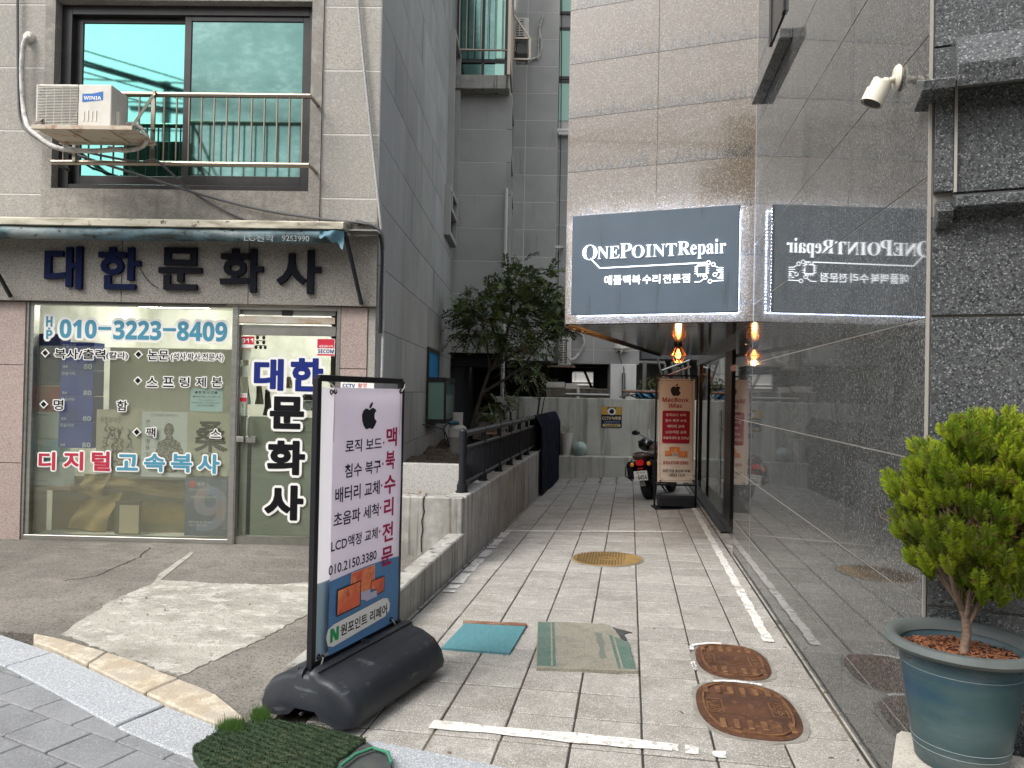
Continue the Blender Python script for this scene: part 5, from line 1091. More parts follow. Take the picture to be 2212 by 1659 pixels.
for k in range(4):
    t = (k+.5)/4; w_ = .02
    for (a, b) in (((x0+(x1-x0)*t, y0-w_),(x0+(x1-x0)*t, y0)), ((x0+(x1-x0)*t, y1),(x0+(x1-x0)*t, y1+w_)), ((x0-w_, y0+(y1-y0)*t),(x0, y0+(y1-y0)*t)), ((x1, y0+(y1-y0)*t),(x1+w_, y0+(y1-y0)*t))): strips(g, [a, b], O_, XV, YV, NV, .0055, .0034)
for (cx, cy, pl) in ((811,1192,[(820,1200),(833,1207),(857,1207)]), (776,1250,[(768,1258),(752,1270),(727,1271)]), (797,1268,[(806,1267),(857,1264)]), (819,1238,[(827,1232),(835,1226),(857,1226)])):
    c = pb_(cx, cy); ring(g, *c, 0.015, .006, O_, XV, YV, NV, .0036); strips(g, [pb_(*p) for p in pl], O_, XV, YV, NV, .0065, .003)
for pl in ([(826,1217),(857,1216)], [(842,1237),(857,1236)], [(838,1246),(857,1245)], [(828,1252),(857,1254)], [(850,1226),(850,1245)]): strips(g, [pb_(*p) for p in pl], O_, XV, YV, NV, .006, .0032)
build('circuit_emblem', g, m_letter, sgn)
g = G()
for s_, rc in (('애플',(320,1241,398,1284)), ('맥북',(405,1240,483,1282)), ('수리',(492,1238,572,1279)), ('전문점',(584,1235,706,1275))): vtext(g, s_, srect(*rc), tv, a=SF, off=.008, lift=.002)
build('lettering', g, m_letter, sgn)
# ------------------------------------------------------------------ pendant lamp in its wire cage
lx, ly = .56, 9.15; lzt = ZSOF-.006
pl_ = thing('pendant_lamp', 'glowing amber filament bulb in a copper wire cage hanging under the dark ceiling', 'lamp', (lx, ly, lzt), 0)
build('ceiling_cap', G().lathe([(0,0),(.05,0),(.045,-.03),(.025,-.045),(.02,-.06),(0,-.06)], (lx,ly,lzt), 20), m_black, pl_, smooth=True)
build('bulb', G().lathe([(.012,-.06),(.014,-.075),(.033,-.115),(.036,-.14),(.028,-.165),(0,-.178)], (lx,ly,lzt), 18), m_bulb, pl_, smooth=True)
g = G(); pr = [(.028,-.015),(.098,-.135),(.05,-.215)]
for k in range(6):
    a = k*math.pi/3+.2; b = a+math.pi/3
    P_ = [(lx+r_*math.cos(a), ly+r_*math.sin(a), lzt+z_) for r_, z_ in pr]; Q_ = [(lx+r_*math.cos(b), ly+r_*math.sin(b), lzt+z_) for r_, z_ in pr]
    g.tube(P_, .0048, 5); g.tube([P_[1], Q_[1]], .0035, 5); g.tube([P_[2], Q_[2]], .0035, 5); g.tube([P_[0], Q_[0]], .0035, 5)
build('wire_cage', g, M('copper_wire', (.55,.23,.10), .3, .9), pl_)
ld = bpy.data.lights.new('lamp_glow', 'POINT'); ld.energy = 6; ld.color = (1,.42,.12); ld.shadow_soft_size = .03
lo = bpy.data.objects.new('lamp_glow', ld); COL.objects.link(lo); lo.location = (lx, ly, lzt-.215)
# ------------------------------------------------------------------ bullet camera on the alley wall
q = atu(1943, 168, XR-.012)
bc = thing('security_camera', 'cream bullet security camera on a jointed arm high on the polished granite wall', 'security camera', q, 0)
n0 = q + Vector((-.06,-.03,-.03)); c1 = atu(1905, 180, XR-.17); c2 = atu(1884, 222, XR-.20)
m_cam = M('cream_plastic', (.60,.57,.48), .4)
build('base_plate', G().lathe([(0,0),(.045,0),(.05,-.008),(.045,-.016),(.02,-.022),(0,-.022)], tuple(q), 24, 'x'), m_cam, bc, smooth=True)
build('arm', G().tube([q+Vector((-.01,0,0)), n0+Vector((.0,.0,0)), q+Vector((-.09,-.02,-.012)), c1+(c2-c1)*.15], .013, 10).ball(tuple(n0), .021).ball(tuple(c1+(c2-c1)*.12), .02), m_cam, bc, smooth=True)
build('body', G().tube([c1, c1+(c2-c1)*.08, c1+(c2-c1)*.5, c2], .034, 18), m_cam, bc, smooth=True)
build('hood', G().tube([c1+(c2-c1)*.45+Vector((0,0,.004)), c2+(c2-c1)*.12+Vector((0,0,.004))], .037, 18, cap=False), m_cam, bc, smooth=True)
build('lens', G().tube([c2, c2+(c2-c1).normalized()*.004], .029, 18), m_black, bc, smooth=True)
# ================================================================== railing on the bed
PX = -1.55
def yz_of(x_px, y_px, X=PX): return atu(x_px, y_px, X)
zr_ = lambda x, y: ((1600+x/2.764)/1.736, (1300+y/2.764)/1.736)
rg = thing('railing', 'black tube railing with upright bars along the raised concrete bed', 'railing', (PX, 7, .5), 0)
ybase = [atu(*zr_(x, y), PX).y for x, y in ((365,1555),(580,1430),(742,1335),(858,1257),(953,1190),(1032,1135))]
y0r = ybase[0]; y1r = atu(*zr_(1340, 720), PX).y
ztop = atu(*zr_(405, 900), PX).z; zmid = atu(*zr_(410,1045), PX).z; zlow = atu(*zr_(400,1405), PX).z
build('top_rail', G().tube([(PX, y0r, ztop), (PX, 12.6, ztop)], .034, 12), m_blackpaint, rg, smooth=True)
build('middle_rail', G().tube([(PX, y0r, zmid), (PX, 12.5, zmid)], .022, 10), m_blackpaint, rg, smooth=True)
build('bottom_rail', G().tube([(PX, y0r, zlow), (PX, 12.5, zlow)], .020, 10), m_blackpaint, rg, smooth=True)
posts = list(ybase) + [ybase[-1]+1.0]
for i, y in enumerate(posts):
    r_ = .036 if i == 0 else .028
    g = G().tube([(PX,y,.50),(PX,y,ztop+(.02 if i == 0 else 0))], r_, 12)
    g.tube([(PX,y,.50),(PX,y,.58)], r_+.016, 8).tube([(PX,y,.50),(PX,y,.515)], r_+.028, 8)
    if i == 0: g.ball((PX,y,ztop+.02), .037).tube([(PX,y,ztop-.06),(PX,y,ztop)], .041, 12).tube([(PX,y,zmid-.04),(PX,y,zmid+.04)], .041, 12).tube([(PX,y,zlow-.03),(PX,y,zlow+.03)], .041, 12)
    else: g.tube([(PX,y-.025,ztop),(PX,y+.025,ztop)], .039, 12).tube([(PX,y-.02,zmid),(PX,y+.02,zmid)], .027, 12).tube([(PX,y-.02,zlow),(PX,y+.02,zlow)], .025, 10)
    build('post', g, m_blackpaint, rg, smooth=True)
bp = None; y = y0r+.09
while y < 12.3:
    if min(abs(y-p) for p in posts) > .035:
        if bp is None:
            g = G().tube([(0,0,zlow-ztop),(0,0,zmid-ztop)], .010, 6, cap=False); bb = Vector(rg['_b']); g.v = [tuple(Vector(p)+bb) for p in g.v]; bp = build('bar', g, m_blackpaint, rg, smooth=True); o = bp
        else: o = copyof(bp, rg, (0,0,0))
        o.location = Vector((PX, y, ztop)) - Vector(rg['_b'])
    y += .088
# dark blanket thrown over the far end
ya = atu(1152, 897, PX).y; yb = atu(1206, 901, PX).y
zbot = .0
def cloth(a, b):
    y = ya + (yb-ya)*a; s_ = b*2-1; rr = .04
    fold = .018*math.sin(a*9+b*4)+.010*math.sin(a*23)
    if s_ < -.08: z = ztop - (-s_-.08)/.92*.72; x = PX-rr-fold
    elif s_ > .08: z = ztop - (s_-.08)/.92*(1.33+.10*a); x = PX+max(rr+.03+fold, .125+fold*.6)*min(1,(s_-.08)*6+.35)+.04*s_
    else: t = (s_+.08)/.16*math.pi; x = PX-rr*math.cos(t); z = ztop+.036*math.sin(t)
    return (x, y+.10*max(s_,0)*(1-a), z)
single('blanket', 'dark navy blanket hung over the far end of the black railing', 'blanket', G().sheet(cloth, 30, 50), M('navy_cloth', (.006,.007,.013), 1.0, 0, .04, var=((.02,.022,.036), 6, .4, .7), bump=[(70,.5),(5,.6)]), base=(PX, ya, ztop), smooth=True)
# ------------------------------------------------------------------ gas cylinder
gq = at(987, 987, 10.0, LF); gr = abs(at(1007,950,10,LF).x-at(967,950,10,LF).x)/2; zt = at(987, 921, 10, LF).z; zh = at(985, 890, 10, LF).z; zb_ = .60
gc = thing('gas_cylinder', 'tall off white gas cylinder standing on the soil against the side wall', 'gas cylinder', (gq.x, 10.0, zb_), LF)
build('tank', G().lathe([(gr*.8,0),(gr*.98,.01),(gr,.03),(gr,(zt-zb_)*.62),(gr*1.02,(zt-zb_)*.63),(gr,(zt-zb_)*.64),(gr,(zt-zb_)*.9),(gr*.93,(zt-zb_)*.97),(gr*.7,(zt-zb_)*1.03),(.04,(zt-zb_)*1.08),(0,(zt-zb_)*1.08)], (gq.x,10.0,zb_), 28), M('old_tank_paint', (.40,.395,.37), .45, var=((.28,.27,.24), 4, .45, .7)), gc, smooth=True)
build('collar', G().lathe([(gr*.55,0),(gr*.58,zh-zt),(gr*.54,zh-zt),(gr*.51,0)], (gq.x,10.0,zt-.005), 20), M('collar_paint', (.42,.42,.40), .5), gc, smooth=True)
build('valve', G().tube([(gq.x,10,zt),(gq.x,10,zt+.07)], .022, 10).tube([(gq.x-.10,9.9,zt+.05),(gq.x+.02,9.95,zt+.05)], .028, 10), M('teal_regulator', (.03,.12,.15), .4), gc, smooth=True)
hose('gas_hose', 'thin black hose curling down from the gas cylinder to the wall', 'hose', [(gq.x-.10,9.9,zt+.05), (gq.x-.17,9.9,zt-.02), (gq.x-.14,9.88,zt-.22), (gq.x-.10,9.9,zt-.26), (gq.x-.19,9.95,zt-.05), (-1.44,9.95,zt+.02)], .009, m_black)
single('water_vessel', 'pale upturned plastic tub on a rusty table behind the gas cylinder', 'tub', G().lathe([(.12,0),(.15,.12),(.155,.13),(.145,.12),(.11,.01),(0,.01)], tuple(at(1040,925,12.2,LF)+Vector((0,0,-.02))), 20), M('dull_plastic', (.22,.22,.20), .6), LF, base=at(1040,925,12.2,LF), smooth=True)
q = at(1040,928,12.2,LF)
tb_ = thing('garden_table', 'small dark garden table with clutter under the tree', 'table', (q.x, 12.2, .6), LF)
build('table_top', G().lathe([(0,0),(.42,0),(.43,-.02),(.42,-.03),(0,-.03)], (q.x,12.2,q.z-.03), 20), m_rust, tb_)
for dx, dy in ((-.2,-.15),(.2,-.15),(-.2,.15),(.2,.15)): build('leg', G().tube([(q.x+dx,12.2+dy,.6),(q.x+dx*.7,12.2+dy*.7,q.z-.06)], .02, 8), m_galv, tb_)
single('storage_box', 'pale cardboard sided box standing in the dark opening under the rear wing', 'box', vbox(G(), (1022,893,1062,925), 12.6, 12.9), M('dusty_box', (.25,.25,.23), .7), LF, base=at(1042,925,12.6,LF), bevel=.01)
for k, (x, y0, y1) in enumerate(((1085,930,985),(1093,925,980),(1102,890,980))):
    single('garden_stake', ['left','middle','tall right'][k]+' one of three thin stakes standing behind the railing', 'stake', G().tube([at(x,y1,13.0,LF), at(x+1,y0,13.0,LF)], .02, 6), m_black, LF, base=at(x,y1,13.0,LF))
# ------------------------------------------------------------------ trees
m_bark = M('dark_bark', (.055,.045,.035), .9, var=((.10,.085,.065), 20, .4, .7, (1,1,.2)), bump=(60,.8))
m_leaf = M('dark_green_leaf', (.085,.135,.045), .5, 0, .4, var=((.13,.165,.055), 2.5, .42, .62)); m_leaf2 = M('bronze_leaf', (.075,.050,.022), .5, var=((.035,.06,.018), 3, .4, .6))
def leafcard(g, c, d, n_, l, w):
    s_ = d.cross(n_).normalized()*w; g.add([c, c+d*l*.45+s_, c+d*l, c+d*l*.45-s_], [(0,1,2,3)])
def tree(lab, base, blobs, tr, nl, seed, frame=LF, ll=.075):
    rnd = random.Random(seed); t = thing('garden_tree', lab, 'tree', base, frame)
    g = G(); g1 = G(); g2 = G(); tips = []
    for pl, r0, r1 in tr: g.tube(pl, r0, 8, r1=r1)
    for (c, rx, ry, rz, n) in blobs:
        c = Vector(c)
        for k in range(int(n*1.3)):
            d = Vector((rnd.gauss(0,1), rnd.gauss(0,1), rnd.gauss(0,1))).normalized(); rr = rnd.random()**.45
            tip = c + Vector((d.x*rx, d.y*ry, d.z*rz))*rr; tips.append(tip)
    main = [Vector(p) for pl, r0, r1 in tr for p in pl[1:]]
    for tip in tips:
        near = min(main, key=lambda m_: (m_-tip).length_squared)
        if rnd.random() < .35:
            mid = near.lerp(tip, .5)+Vector((rnd.uniform(-.05,.05), rnd.uniform(-.05,.05), rnd.uniform(-.03,.08))); g.tube([near, mid, tip], .008, 4, r1=.002, cap=False)
        out = (tip-Vector(blobs[0][0])); ax = (Vector((rnd.gauss(0,.7), rnd.gauss(0,.7), rnd.uniform(-.5,.8)))+out.normalized()*.7).normalized(); L_ = rnd.uniform(.16,.36); gg = g1 if rnd.random() < .8 else g2
        sd = ax.cross(Vector((rnd.gauss(0,.5), rnd.gauss(0,.5), 1))).normalized(); nn = sd.cross(ax).normalized(); nn2 = (nn+Vector((rnd.gauss(0,.3),rnd.gauss(0,.3),rnd.gauss(0,.3)))).normalized()
        for m_ in range(nl):
            for s2_ in (-1, 1):
                p = tip + ax*L_*m_/nl - Vector((0,0,.10*(m_/nl)**2)); d = (ax*.7+sd*s2_+Vector((rnd.gauss(0,.2), rnd.gauss(0,.2), rnd.gauss(0,.2)-.1))).normalized()
                leafcard(gg, p, d, nn2, ll*rnd.uniform(.6,1.05), ll*.16)
    build('trunk', g, m_bark, t); build('crown', g1, m_leaf, t, kind='stuff'); build('crown', g2, m_leaf2, t, kind='stuff')
    return t
T_ = lambda x, y, v: tuple(at(x, y, v, LF))
tv_ = 12.0
tree('small bushy garden tree leaning over the railing beneath the rear wing', T_(1010,960,tv_)[:2]+(.6,),
     [(T_(1050,688,12.0),.50,.6,.38,95), (T_(1110,650,12.1),.55,.6,.48,130), (T_(1170,690,12.2),.42,.55,.60,120), (T_(1008,680,11.9),.26,.4,.22,26), (T_(1000,720,11.9),.22,.4,.14,12), (T_(1120,585,12.0),.25,.4,.22,18), (T_(1185,590,12.0),.14,.3,.16,7), (T_(1010,640,12.0),.18,.3,.10,7), (T_(1100,740,12.0),.55,.5,.28,50), (T_(1205,690,12.1),.20,.4,.34,38), (T_(1075,870,12.2),.32,.3,.20,18), (T_(1062,895,12.3),.26,.3,.16,14), (T_(1145,800,12.2),.22,.3,.22,16)],
     [([T_(1010,975,12), T_(1020,920,12), T_(1040,850,12), T_(1058,800,12), T_(1085,760,12), T_(1100,700,12.1), T_(1108,640,12.1)], .034, .014), ([T_(1040,850,12), T_(1090,820,12), T_(1130,790,12.1), T_(1165,745,12.2)], .028, .01), ([T_(1058,800,12), T_(1100,770,12), T_(1150,745,12.1), T_(1190,700,12.2), T_(1225,690,12.2)], .03, .008), ([T_(1085,760,12), T_(1060,700,12), T_(1020,680,11.9), T_(985,668,11.9)], .022, .006), ([T_(1100,700,12.1), T_(1140,640,12), T_(1150,585,12)], .018, .005), ([T_(1058,800,12), T_(1050,730,12), T_(1040,690,12)], .018, .006)], 9, 3, ll=.095)
tree('thin sapling with bare forked stems against the boundary wall', T_(1105,985,14.2)[:2]+(.55,),
     [(T_(1088,800,14.2),.3,.3,.25,16)], [([T_(1108,985,14.2), T_(1108,930,14.2), T_(1104,900,14.2), T_(1095,860,14.2), T_(1085,800,14.2)], .022, .006), ([T_(1108,930,14.2), T_(1118,900,14.2), T_(1122,860,14.2)], .012, .004)], 7, 5)
tree('pair of slanting bare stems rising behind the black blanket', T_(1150,970,14.6)[:2]+(.5,),
     [(T_(1178,830,14.6),.2,.2,.15,5)], [([T_(1150,975,14.6), T_(1158,920,14.6), T_(1165,868,14.6), T_(1172,838,14.6), T_(1188,815,14.6)], .028, .008), ([T_(1158,960,14.6), T_(1168,905,14.6), T_(1176,860,14.6), T_(1171,820,14.6)], .018, .005), ([T_(1165,868,14.6), T_(1150,835,14.6), T_(1140,800,14.6)], .008, .003), ([T_(1165,868,14.6), T_(1160,830,14.6), T_(1152,795,14.6)], .008, .003)], 5, 8)
# ------------------------------------------------------------------ on the bench
zbe = .185
q = at(1224, 950, 15.2, LF); wv = abs(at(1240,930,15.2,LF).x-at(1213,930,15.2,LF).x)/2
vz = thing('flower_vase', 'tall white tapered planter with a small fern standing on the bench', 'planter', (q.x, 15.23, zbe), LF)
vh = at(1224,935,15.2,LF).z-zbe
build('vase', G().lathe([(0,0),(wv*.62,0),(wv*.66,.02),(wv*.85,vh*.55),(wv,vh),(wv*.9,vh+.005),(wv*.82,vh-.04),(0,vh-.05)], (q.x,15.23,zbe), 24), M('white_glaze', (.55,.54,.50), .3), vz, smooth=True)
g = G()
for k in range(9):
    a = k*.7; L_ = random.uniform(.10,.20)
    for m_ in range(8):
        t = m_/8; c = Vector((q.x+math.cos(a)*L_*t, 15.23+math.sin(a)*L_*t, zbe+vh+.12*math.sin(t*2.2)))
        for s_ in (-1,1): leafcard(g, c, Vector((-math.sin(a)*s_, math.cos(a)*s_, .2)).normalized(), Vector((0,0,1)), .055*(1-t*.5), .009)
build('fern', g, m_leaf, vz, kind='stuff')
q = at(1253, 972, 15.2, LF); rj = abs(at(1269,970,15.2,LF).x-at(1237,970,15.2,LF).x)/2
single('moon_jar', 'round pale celadon jar beside the white planter on the bench', 'jar', G().lathe([(0,.0),(rj*.5,0),(rj*.85,rj*.45),(rj,rj*.95),(rj*.9,rj*1.45),(rj*.5,rj*1.82),(rj*.46,rj*1.86),(rj*.40,rj*1.80),(0,rj*1.7)], (q.x,15.25,zbe), 26), M('celadon_glaze', (.36,.46,.43), .22, var=((.28,.38,.36), 6, .4, .7)), LF, base=(q.x,15.25,zbe), smooth=True)
# CCTV notice
CV = 15.395; zz6 = lambda x, y: ((2000+x/1.843)/1.736, (1150+y/1.843)/1.736)
cp = (*zz6(470,691), *zz6(612,835)); cx = lambda x0, y0, x1, y1: (*zz6(x0,y0), *zz6(x1,y1))
cs = thing('notice_sign', 'yellow and navy CCTV notice with a dome camera picture on the boundary wall', 'sign', at(1320,922,CV,LF), LF)
build('backing', vbox(G(), cp, CV-.006, CV), M('dark_navy_print', (.012,.02,.05), .5), cs); build('yellow_field', vbox(G(), cx(471,692,611,747), CV-.009, CV-.0062), M('amber_print', (.55,.33,.06), .5), cs)
build('camera_picture', vbox(G(), cx(512,696,572,712), CV-.012, CV-.0095), M('slate_print', (.06,.08,.10), .5), cs)
p = at(*zz6(542,724), CV-.013, LF); build('camera_picture', poly(G(), [(p.x+.09*math.cos(a*math.pi/10)*1.0, p.z+.075*math.sin(a*math.pi/10)) for a in range(20)], (0,CV-.013,0), XV, YV, NV), m_wht, cs)
build('camera_picture', poly(G(), [(p.x+.05*math.cos(a*math.pi/8), p.z+.05*math.sin(a*math.pi/8)) for a in range(16)], (0,CV-.015,0), XV, YV, NV), m_black, cs)
build('lettering', vtext(vtext(G(), mathbold('CCTV'), cx(477,760,538,782), CV-.008), '녹화중', cx(541,759,606,783), CV-.008, off=.03), M('pale_amber_print', (.68,.55,.30), .5), cs)
g = vtext(vtext(G(), '안전관리와 범죄예방을 위해', cx(490,789,595,799), CV-.008), '24시간 촬영·녹화 하고 있습니다', cx(487,800,598,810), CV-.008); build('lettering', g, M('pale_blue_ink', (.35,.42,.55), .5), cs)
build('yellow_strip', vbox(G(), cx(480,812,602,829), CV-.010, CV-.0062), M('amber_pale_print', (.60,.46,.20), .5), cs); build('lettering', vtext(G(), '외부인 출입 발견 금지!', cx(495,815,590,826), CV-.012, off=.02), m_ink, cs)
# ------------------------------------------------------------------ inner banner stand
NVp = at(1465, 1090, 10.4, LF).y; yb2 = 10.45
b2 = thing('banner_stand', 'cream banner stand with a crimson panel standing in front of the parked motorcycle', 'banner stand', at(1467,1100,yb2,LF), LF)
zmm = lambda x, y: ((2250+x/2.552)/1.736, (1350+y/2.552)/1.736)
mx = lambda x0, y0, x1, y1: (*zmm(x0,y0), *zmm(x1,y1))
zg2 = -.165
f0, f1 = at(*zmm(532,700), yb2+.02, LF).x, at(*zmm(925,700), yb2+.02, LF).x; fz = at(*zmm(700,150), yb2+.02, LF).z
m_frm = M('dark_banner_frame', (.018,.018,.022), .4, .5)
build('frame', G().bar((f0,yb2+.02,zg2+.05),(f0,yb2+.02,fz),.024,.024).bar((f1,yb2+.02,zg2+.05),(f1,yb2+.02,fz),.024,.024).bar((f0,yb2+.02,fz),(f1,yb2+.02,fz),.024,.024).bar((f0,yb2+.02,at(*zmm(700,1195),yb2+.02,LF).z),(f1,yb2+.02,at(*zmm(700,1195),yb2+.02,LF).z),.024,.024), m_frm, b2)
bz0, bz1 = zg2+.0, at(*zmm(740,1290), yb2, LF).z
g = G().box(f0-.02, f1+.03, yb2-.16, yb2+.22, zg2, zg2+.05); build('base_plate', g, m_frm, b2, bevel=.008)
build('water_tank', G().box(f0+.05, f1-.01, yb2-.10, yb2+.16, zg2+.052, bz1), M('black_plastic', (.02,.021,.025), .4), b2, bevel=.03)
sp = mx(556,180,902,1170)
pq, qq = at(sp[0], (sp[1]+sp[3])/2, yb2-.01, LF), at(sp[2], (sp[1]+sp[3])/2, yb2-.01, LF); szb, szt = at(1467, sp[3], yb2-.01, LF).z, at(1467, sp[1], yb2-.01, LF).z
m_cream = M('cream_banner', (.80,.69,.57), .55, var=((.74,.63,.52), 2, .4, .7))
build('banner_sheet', G().sheet(lambda a, b: (pq.x+(qq.x-pq.x)*a, yb2-.01+.006*math.sin(a*5+b*9), szb+(szt-szb)*b), 14, 30).sheet(lambda a, b: (pq.x+(qq.x-pq.x)*a, yb2-.007+.006*math.sin(a*5+b*9), szb+(szt-szb)*b), 14, 30), m_cream, b2, smooth=True)
SVv = yb2-.022
def B2(g, s_, px, **k): return vtext(g, s_, mx(*px), SVv, **k)
m_crim = M('crimson_print', (.36,.015,.035), .5); m_dk = M('charcoal_print', (.02,.02,.024), .5)
def rrect(x0, z0, x1, z1, r, n=5):
    o = []
    for cx_, cz_, a0_ in ((x1-r,z0+r,-90),(x1-r,z1-r,0),(x0+r,z1-r,90),(x0+r,z0+r,180)):
        for k in range(n+1): a = R(a0_+90*k/n); o.append((cx_+r*math.cos(a), cz_+r*math.sin(a)))
    return o
a_, c_ = at(*zmm(596,640), SVv, LF), at(*zmm(858,640), SVv, LF)
build('crimson_panel', poly(G(), rrect(a_.x, at(*zmm(727,797),SVv,LF).z, c_.x, at(*zmm(727,486),SVv,LF).z, .02), (0,SVv,0), XV, YV, NV), m_crim, b2)
build('lettering', B2(G(), mathbold('MacBook'), (597,358,852,402)), m_crim, b2); build('lettering', B2(G(), mathbold('iMac'), (658,415,790,458)), m_crim, b2)
m_crp = M('cream_print', (.80,.70,.60), .5)
for s_, p_ in (('로직보드 수리',(630,512,822,540)),('침수 복구 수리',(624,566,826,594)),('배터리 교체',(645,620,806,650)),('LCD액정 교체',(630,675,824,705)),('초음파세척 및 크리닝',(604,732,850,760))): build('lettering', vtext(G(), s_, mx(*p_), SVv-.002, off=.018), m_crp, b2)
build('lettering', B2(G(), mathbold('010.2150.3380'), (606,968,846,998)), m_crim, b2)
build('lettering', B2(G(), '오픈기념 점검비 무료', (598,1046,865,1076), off=.02), m_dk, b2); build('lettering', B2(G(), '~2023.12.31', (650,1086,812,1114), off=.02), m_dk, b2)
def apple(g, O, X, Y, N, cx, cz, w, h, lift=0):
    out = [(0,.30),(.10,.36),(.22,.39),(.36,.34),(.43,.26),(.34,.17),(.31,.05),(.34,-.07),(.46,-.17),(.38,-.32),(.25,-.47),(.13,-.48),(.02,-.44),(-.10,-.48),(-.22,-.47),(-.35,-.32),(-.44,-.10),(-.46,.10),(-.38,.28),(-.24,.37),(-.10,.35)]
    poly(g, [(cx+x*w, cz+(y-.08)*h*.78) for x, y in out], O, X, Y, N, lift)
    leaf = [(-.02,.40),(0,.52),(.08,.62),(.20,.68),(.19,.56),(.12,.46),(.04,.41)]
    return poly(g, [(cx+x*w, cz+(y-.13)*h*.80) for x, y in leaf], O, X, Y, N, lift)
c_ = at(*zmm(725,285), SVv, LF); build('fruit_emblem', apple(G(), (0,SVv,0), XV, YV, NV, c_.x, c_.z, .155, .20), m_dk, b2)
m_or = M('orange_screen_print', (.70,.22,.06), .5, var=[((.80,.42,.16), 20, .45, .65), ((.60,.10,.05), 14, .5, .6)]); m_lil = M('grey_print_light', (.35,.38,.42), .5)
for i, (px, m_) in enumerate((((663,832,765,890), m_or), ((622,868,690,914), m_or), ((747,872,836,928), m_or), ((695,892,740,912), m_lil))):
    build('screen_picture', vbox(vbox(G(), mx(*px), SVv-.001-.001*i, SVv-.0005-.001*i), mx(*px), SVv-.001-.001*i, SVv-.0005-.001*i) if False else vbox(G(), mx(*px), SVv-.0012-.0012*i, SVv-.0006-.0012*i), m_, b2)
g = G(); e = lambda x, y: (lambda q_: (q_.x, q_.z))(at(*zmm(x, y), SVv, LF))
strips(g, [e(588,195), e(866,195)], (0,SVv,0), XV, YV, NV, .003); strips(g, [e(572,222), e(574,1128)], (0,SVv,0), XV, YV, NV, .003); strips(g, [e(882,222), e(888,1128)], (0,SVv,0), XV, YV, NV, .003); strips(g, [e(590,1155), e(872,1155)], (0,SVv,0), XV, YV, NV, .003)
strips(g, [e(572,222), e(600,215), e(590,190)], (0,SVv,0), XV, YV, NV, .003); strips(g, [e(884,222), e(856,215), e(866,190)], (0,SVv,0), XV, YV, NV, .003); strips(g, [e(574,1128), e(602,1135), e(590,1158)], (0,SVv,0), XV, YV, NV, .003); strips(g, [e(888,1128), e(860,1135), e(872,1158)], (0,SVv,0), XV, YV, NV, .003); strips(g, [e(697,1024), e(768,1024)], (0,SVv,0), XV, YV, NV, .003)
for x, y in ((569,195),(880,195),(577,1155),(889,1158)): ring(g, *e(x, y), .010, .012, (0,SVv-.001,0), XV, YV, NV, .001, 10)
build('border_print', g, m_dk, b2)
# ------------------------------------------------------------------ motorcycle seen from behind
MA = -21.0
r0 = gnd(1393, 1080, 0, -.0117); mb = w2f((r0.x, r0.y, fl(r0.x, r0.y)), MA); mu, mv, mz = mb
mt_ = thing('motorcycle', 'black motorcycle with brown seat parked facing away at the end of the alley', 'motorcycle', mb, MA)
mt_.rotation_euler = (0, R(-8), R(MA))
m_tyre = M('tyre_rubber', (.015,.015,.016), .8); m_blk = M('gloss_black', (.012,.012,.014), .2, 0, .6, coat=.6); m_chr = M('chrome', (.6,.6,.6), .12, 1); m_seat = M('brown_seat', (.075,.05,.038), .5, bump=(60,.3))
SC = .86
def mp_(x, y, z): return (mu+x*SC, mv+y*SC, mz+z*SC)
for (y, w_) in ((.28, .065), (1.50, .05)):
    o = build('wheel', G().torus(mp_(0,y,.30), .255*SC, w_*SC, 'x', 36, 12, 1.0), m_tyre, mt_, smooth=True)
    g = G().torus(mp_(0,y,.30), .20*SC, .018*SC, 'x', 30, 8, 2)
    for k in range(7): a = k*math.pi*2/7; g.bar(mp_(0,y,.30), mp_(0,y+.20*math.cos(a),.30+.20*math.sin(a)), .03*SC, .018*SC)
    g.tube([mp_(-.06,y,.30), mp_(.06,y,.30)], .04*SC, 12); build('rim', g, M('dark_rim', (.05,.05,.05), .4, .6), o)
build('mudguard', G().sheet(lambda a, b: mp_((a-.5)*.15, .28+.36*math.cos(1.0+b*1.6), .30+.36*math.sin(1.0+b*1.6)), 5, 12), m_blk, mt_, smooth=True)
build('seat', G().sheet(lambda a, b: mp_(math.sin((a-.5)*math.pi)*(.135+.02*math.sin(b*3.14))*(1-.25*b), .02+.72*b, .80-.03*math.sin(b*3.1)+.06*math.cos((a-.5)*math.pi)**.6+(-.03 if a in (0,1) else 0)), 14, 14).lathe([(0,-.05),(.10,-.05),(.135,0),(.10,.05),(0,.06)], mp_(0,.06,.78), 18), m_seat, mt_, smooth=True)
build('seat_lettering', text(G(), mathbold('HONDA'), mp_(-.10,-.055,.80), (1,0,0), (0,0,1), (0,-1,0), .20*SC, .025*SC), m_acwhite, mt_)
build('tank', G().ball(mp_(0,1.0,.86), .15*SC, .28*SC, .12*SC, 18, 12), m_seat, mt_, smooth=True)
build('side_panel', G().box(mu-.12*SC, mu+.12*SC, mv+.12*SC, mv+.95*SC, mz+.55*SC, mz+.78*SC), m_blk, mt_, bevel=.03)
build('pannier', G().box(mu-.29*SC, mu-.15*SC, mv+.02*SC, mv+.42*SC, mz+.38*SC, mz+.70*SC), m_blk, mt_, bevel=.035)
build('pannier', G().box(mu+.15*SC, mu+.28*SC, mv+.02*SC, mv+.42*SC, mz+.38*SC, mz+.70*SC), m_blk, mt_, bevel=.035)
build('tail_light', G().box(mu-.065*SC, mu+.065*SC, mv-.07*SC, mv+.0*SC, mz+.62*SC, mz+.72*SC), M('red_tail_lens', (.45,.008,.012), .12, coat=.5, emit=((1,.02,.02), .06)), mt_, bevel=.015)
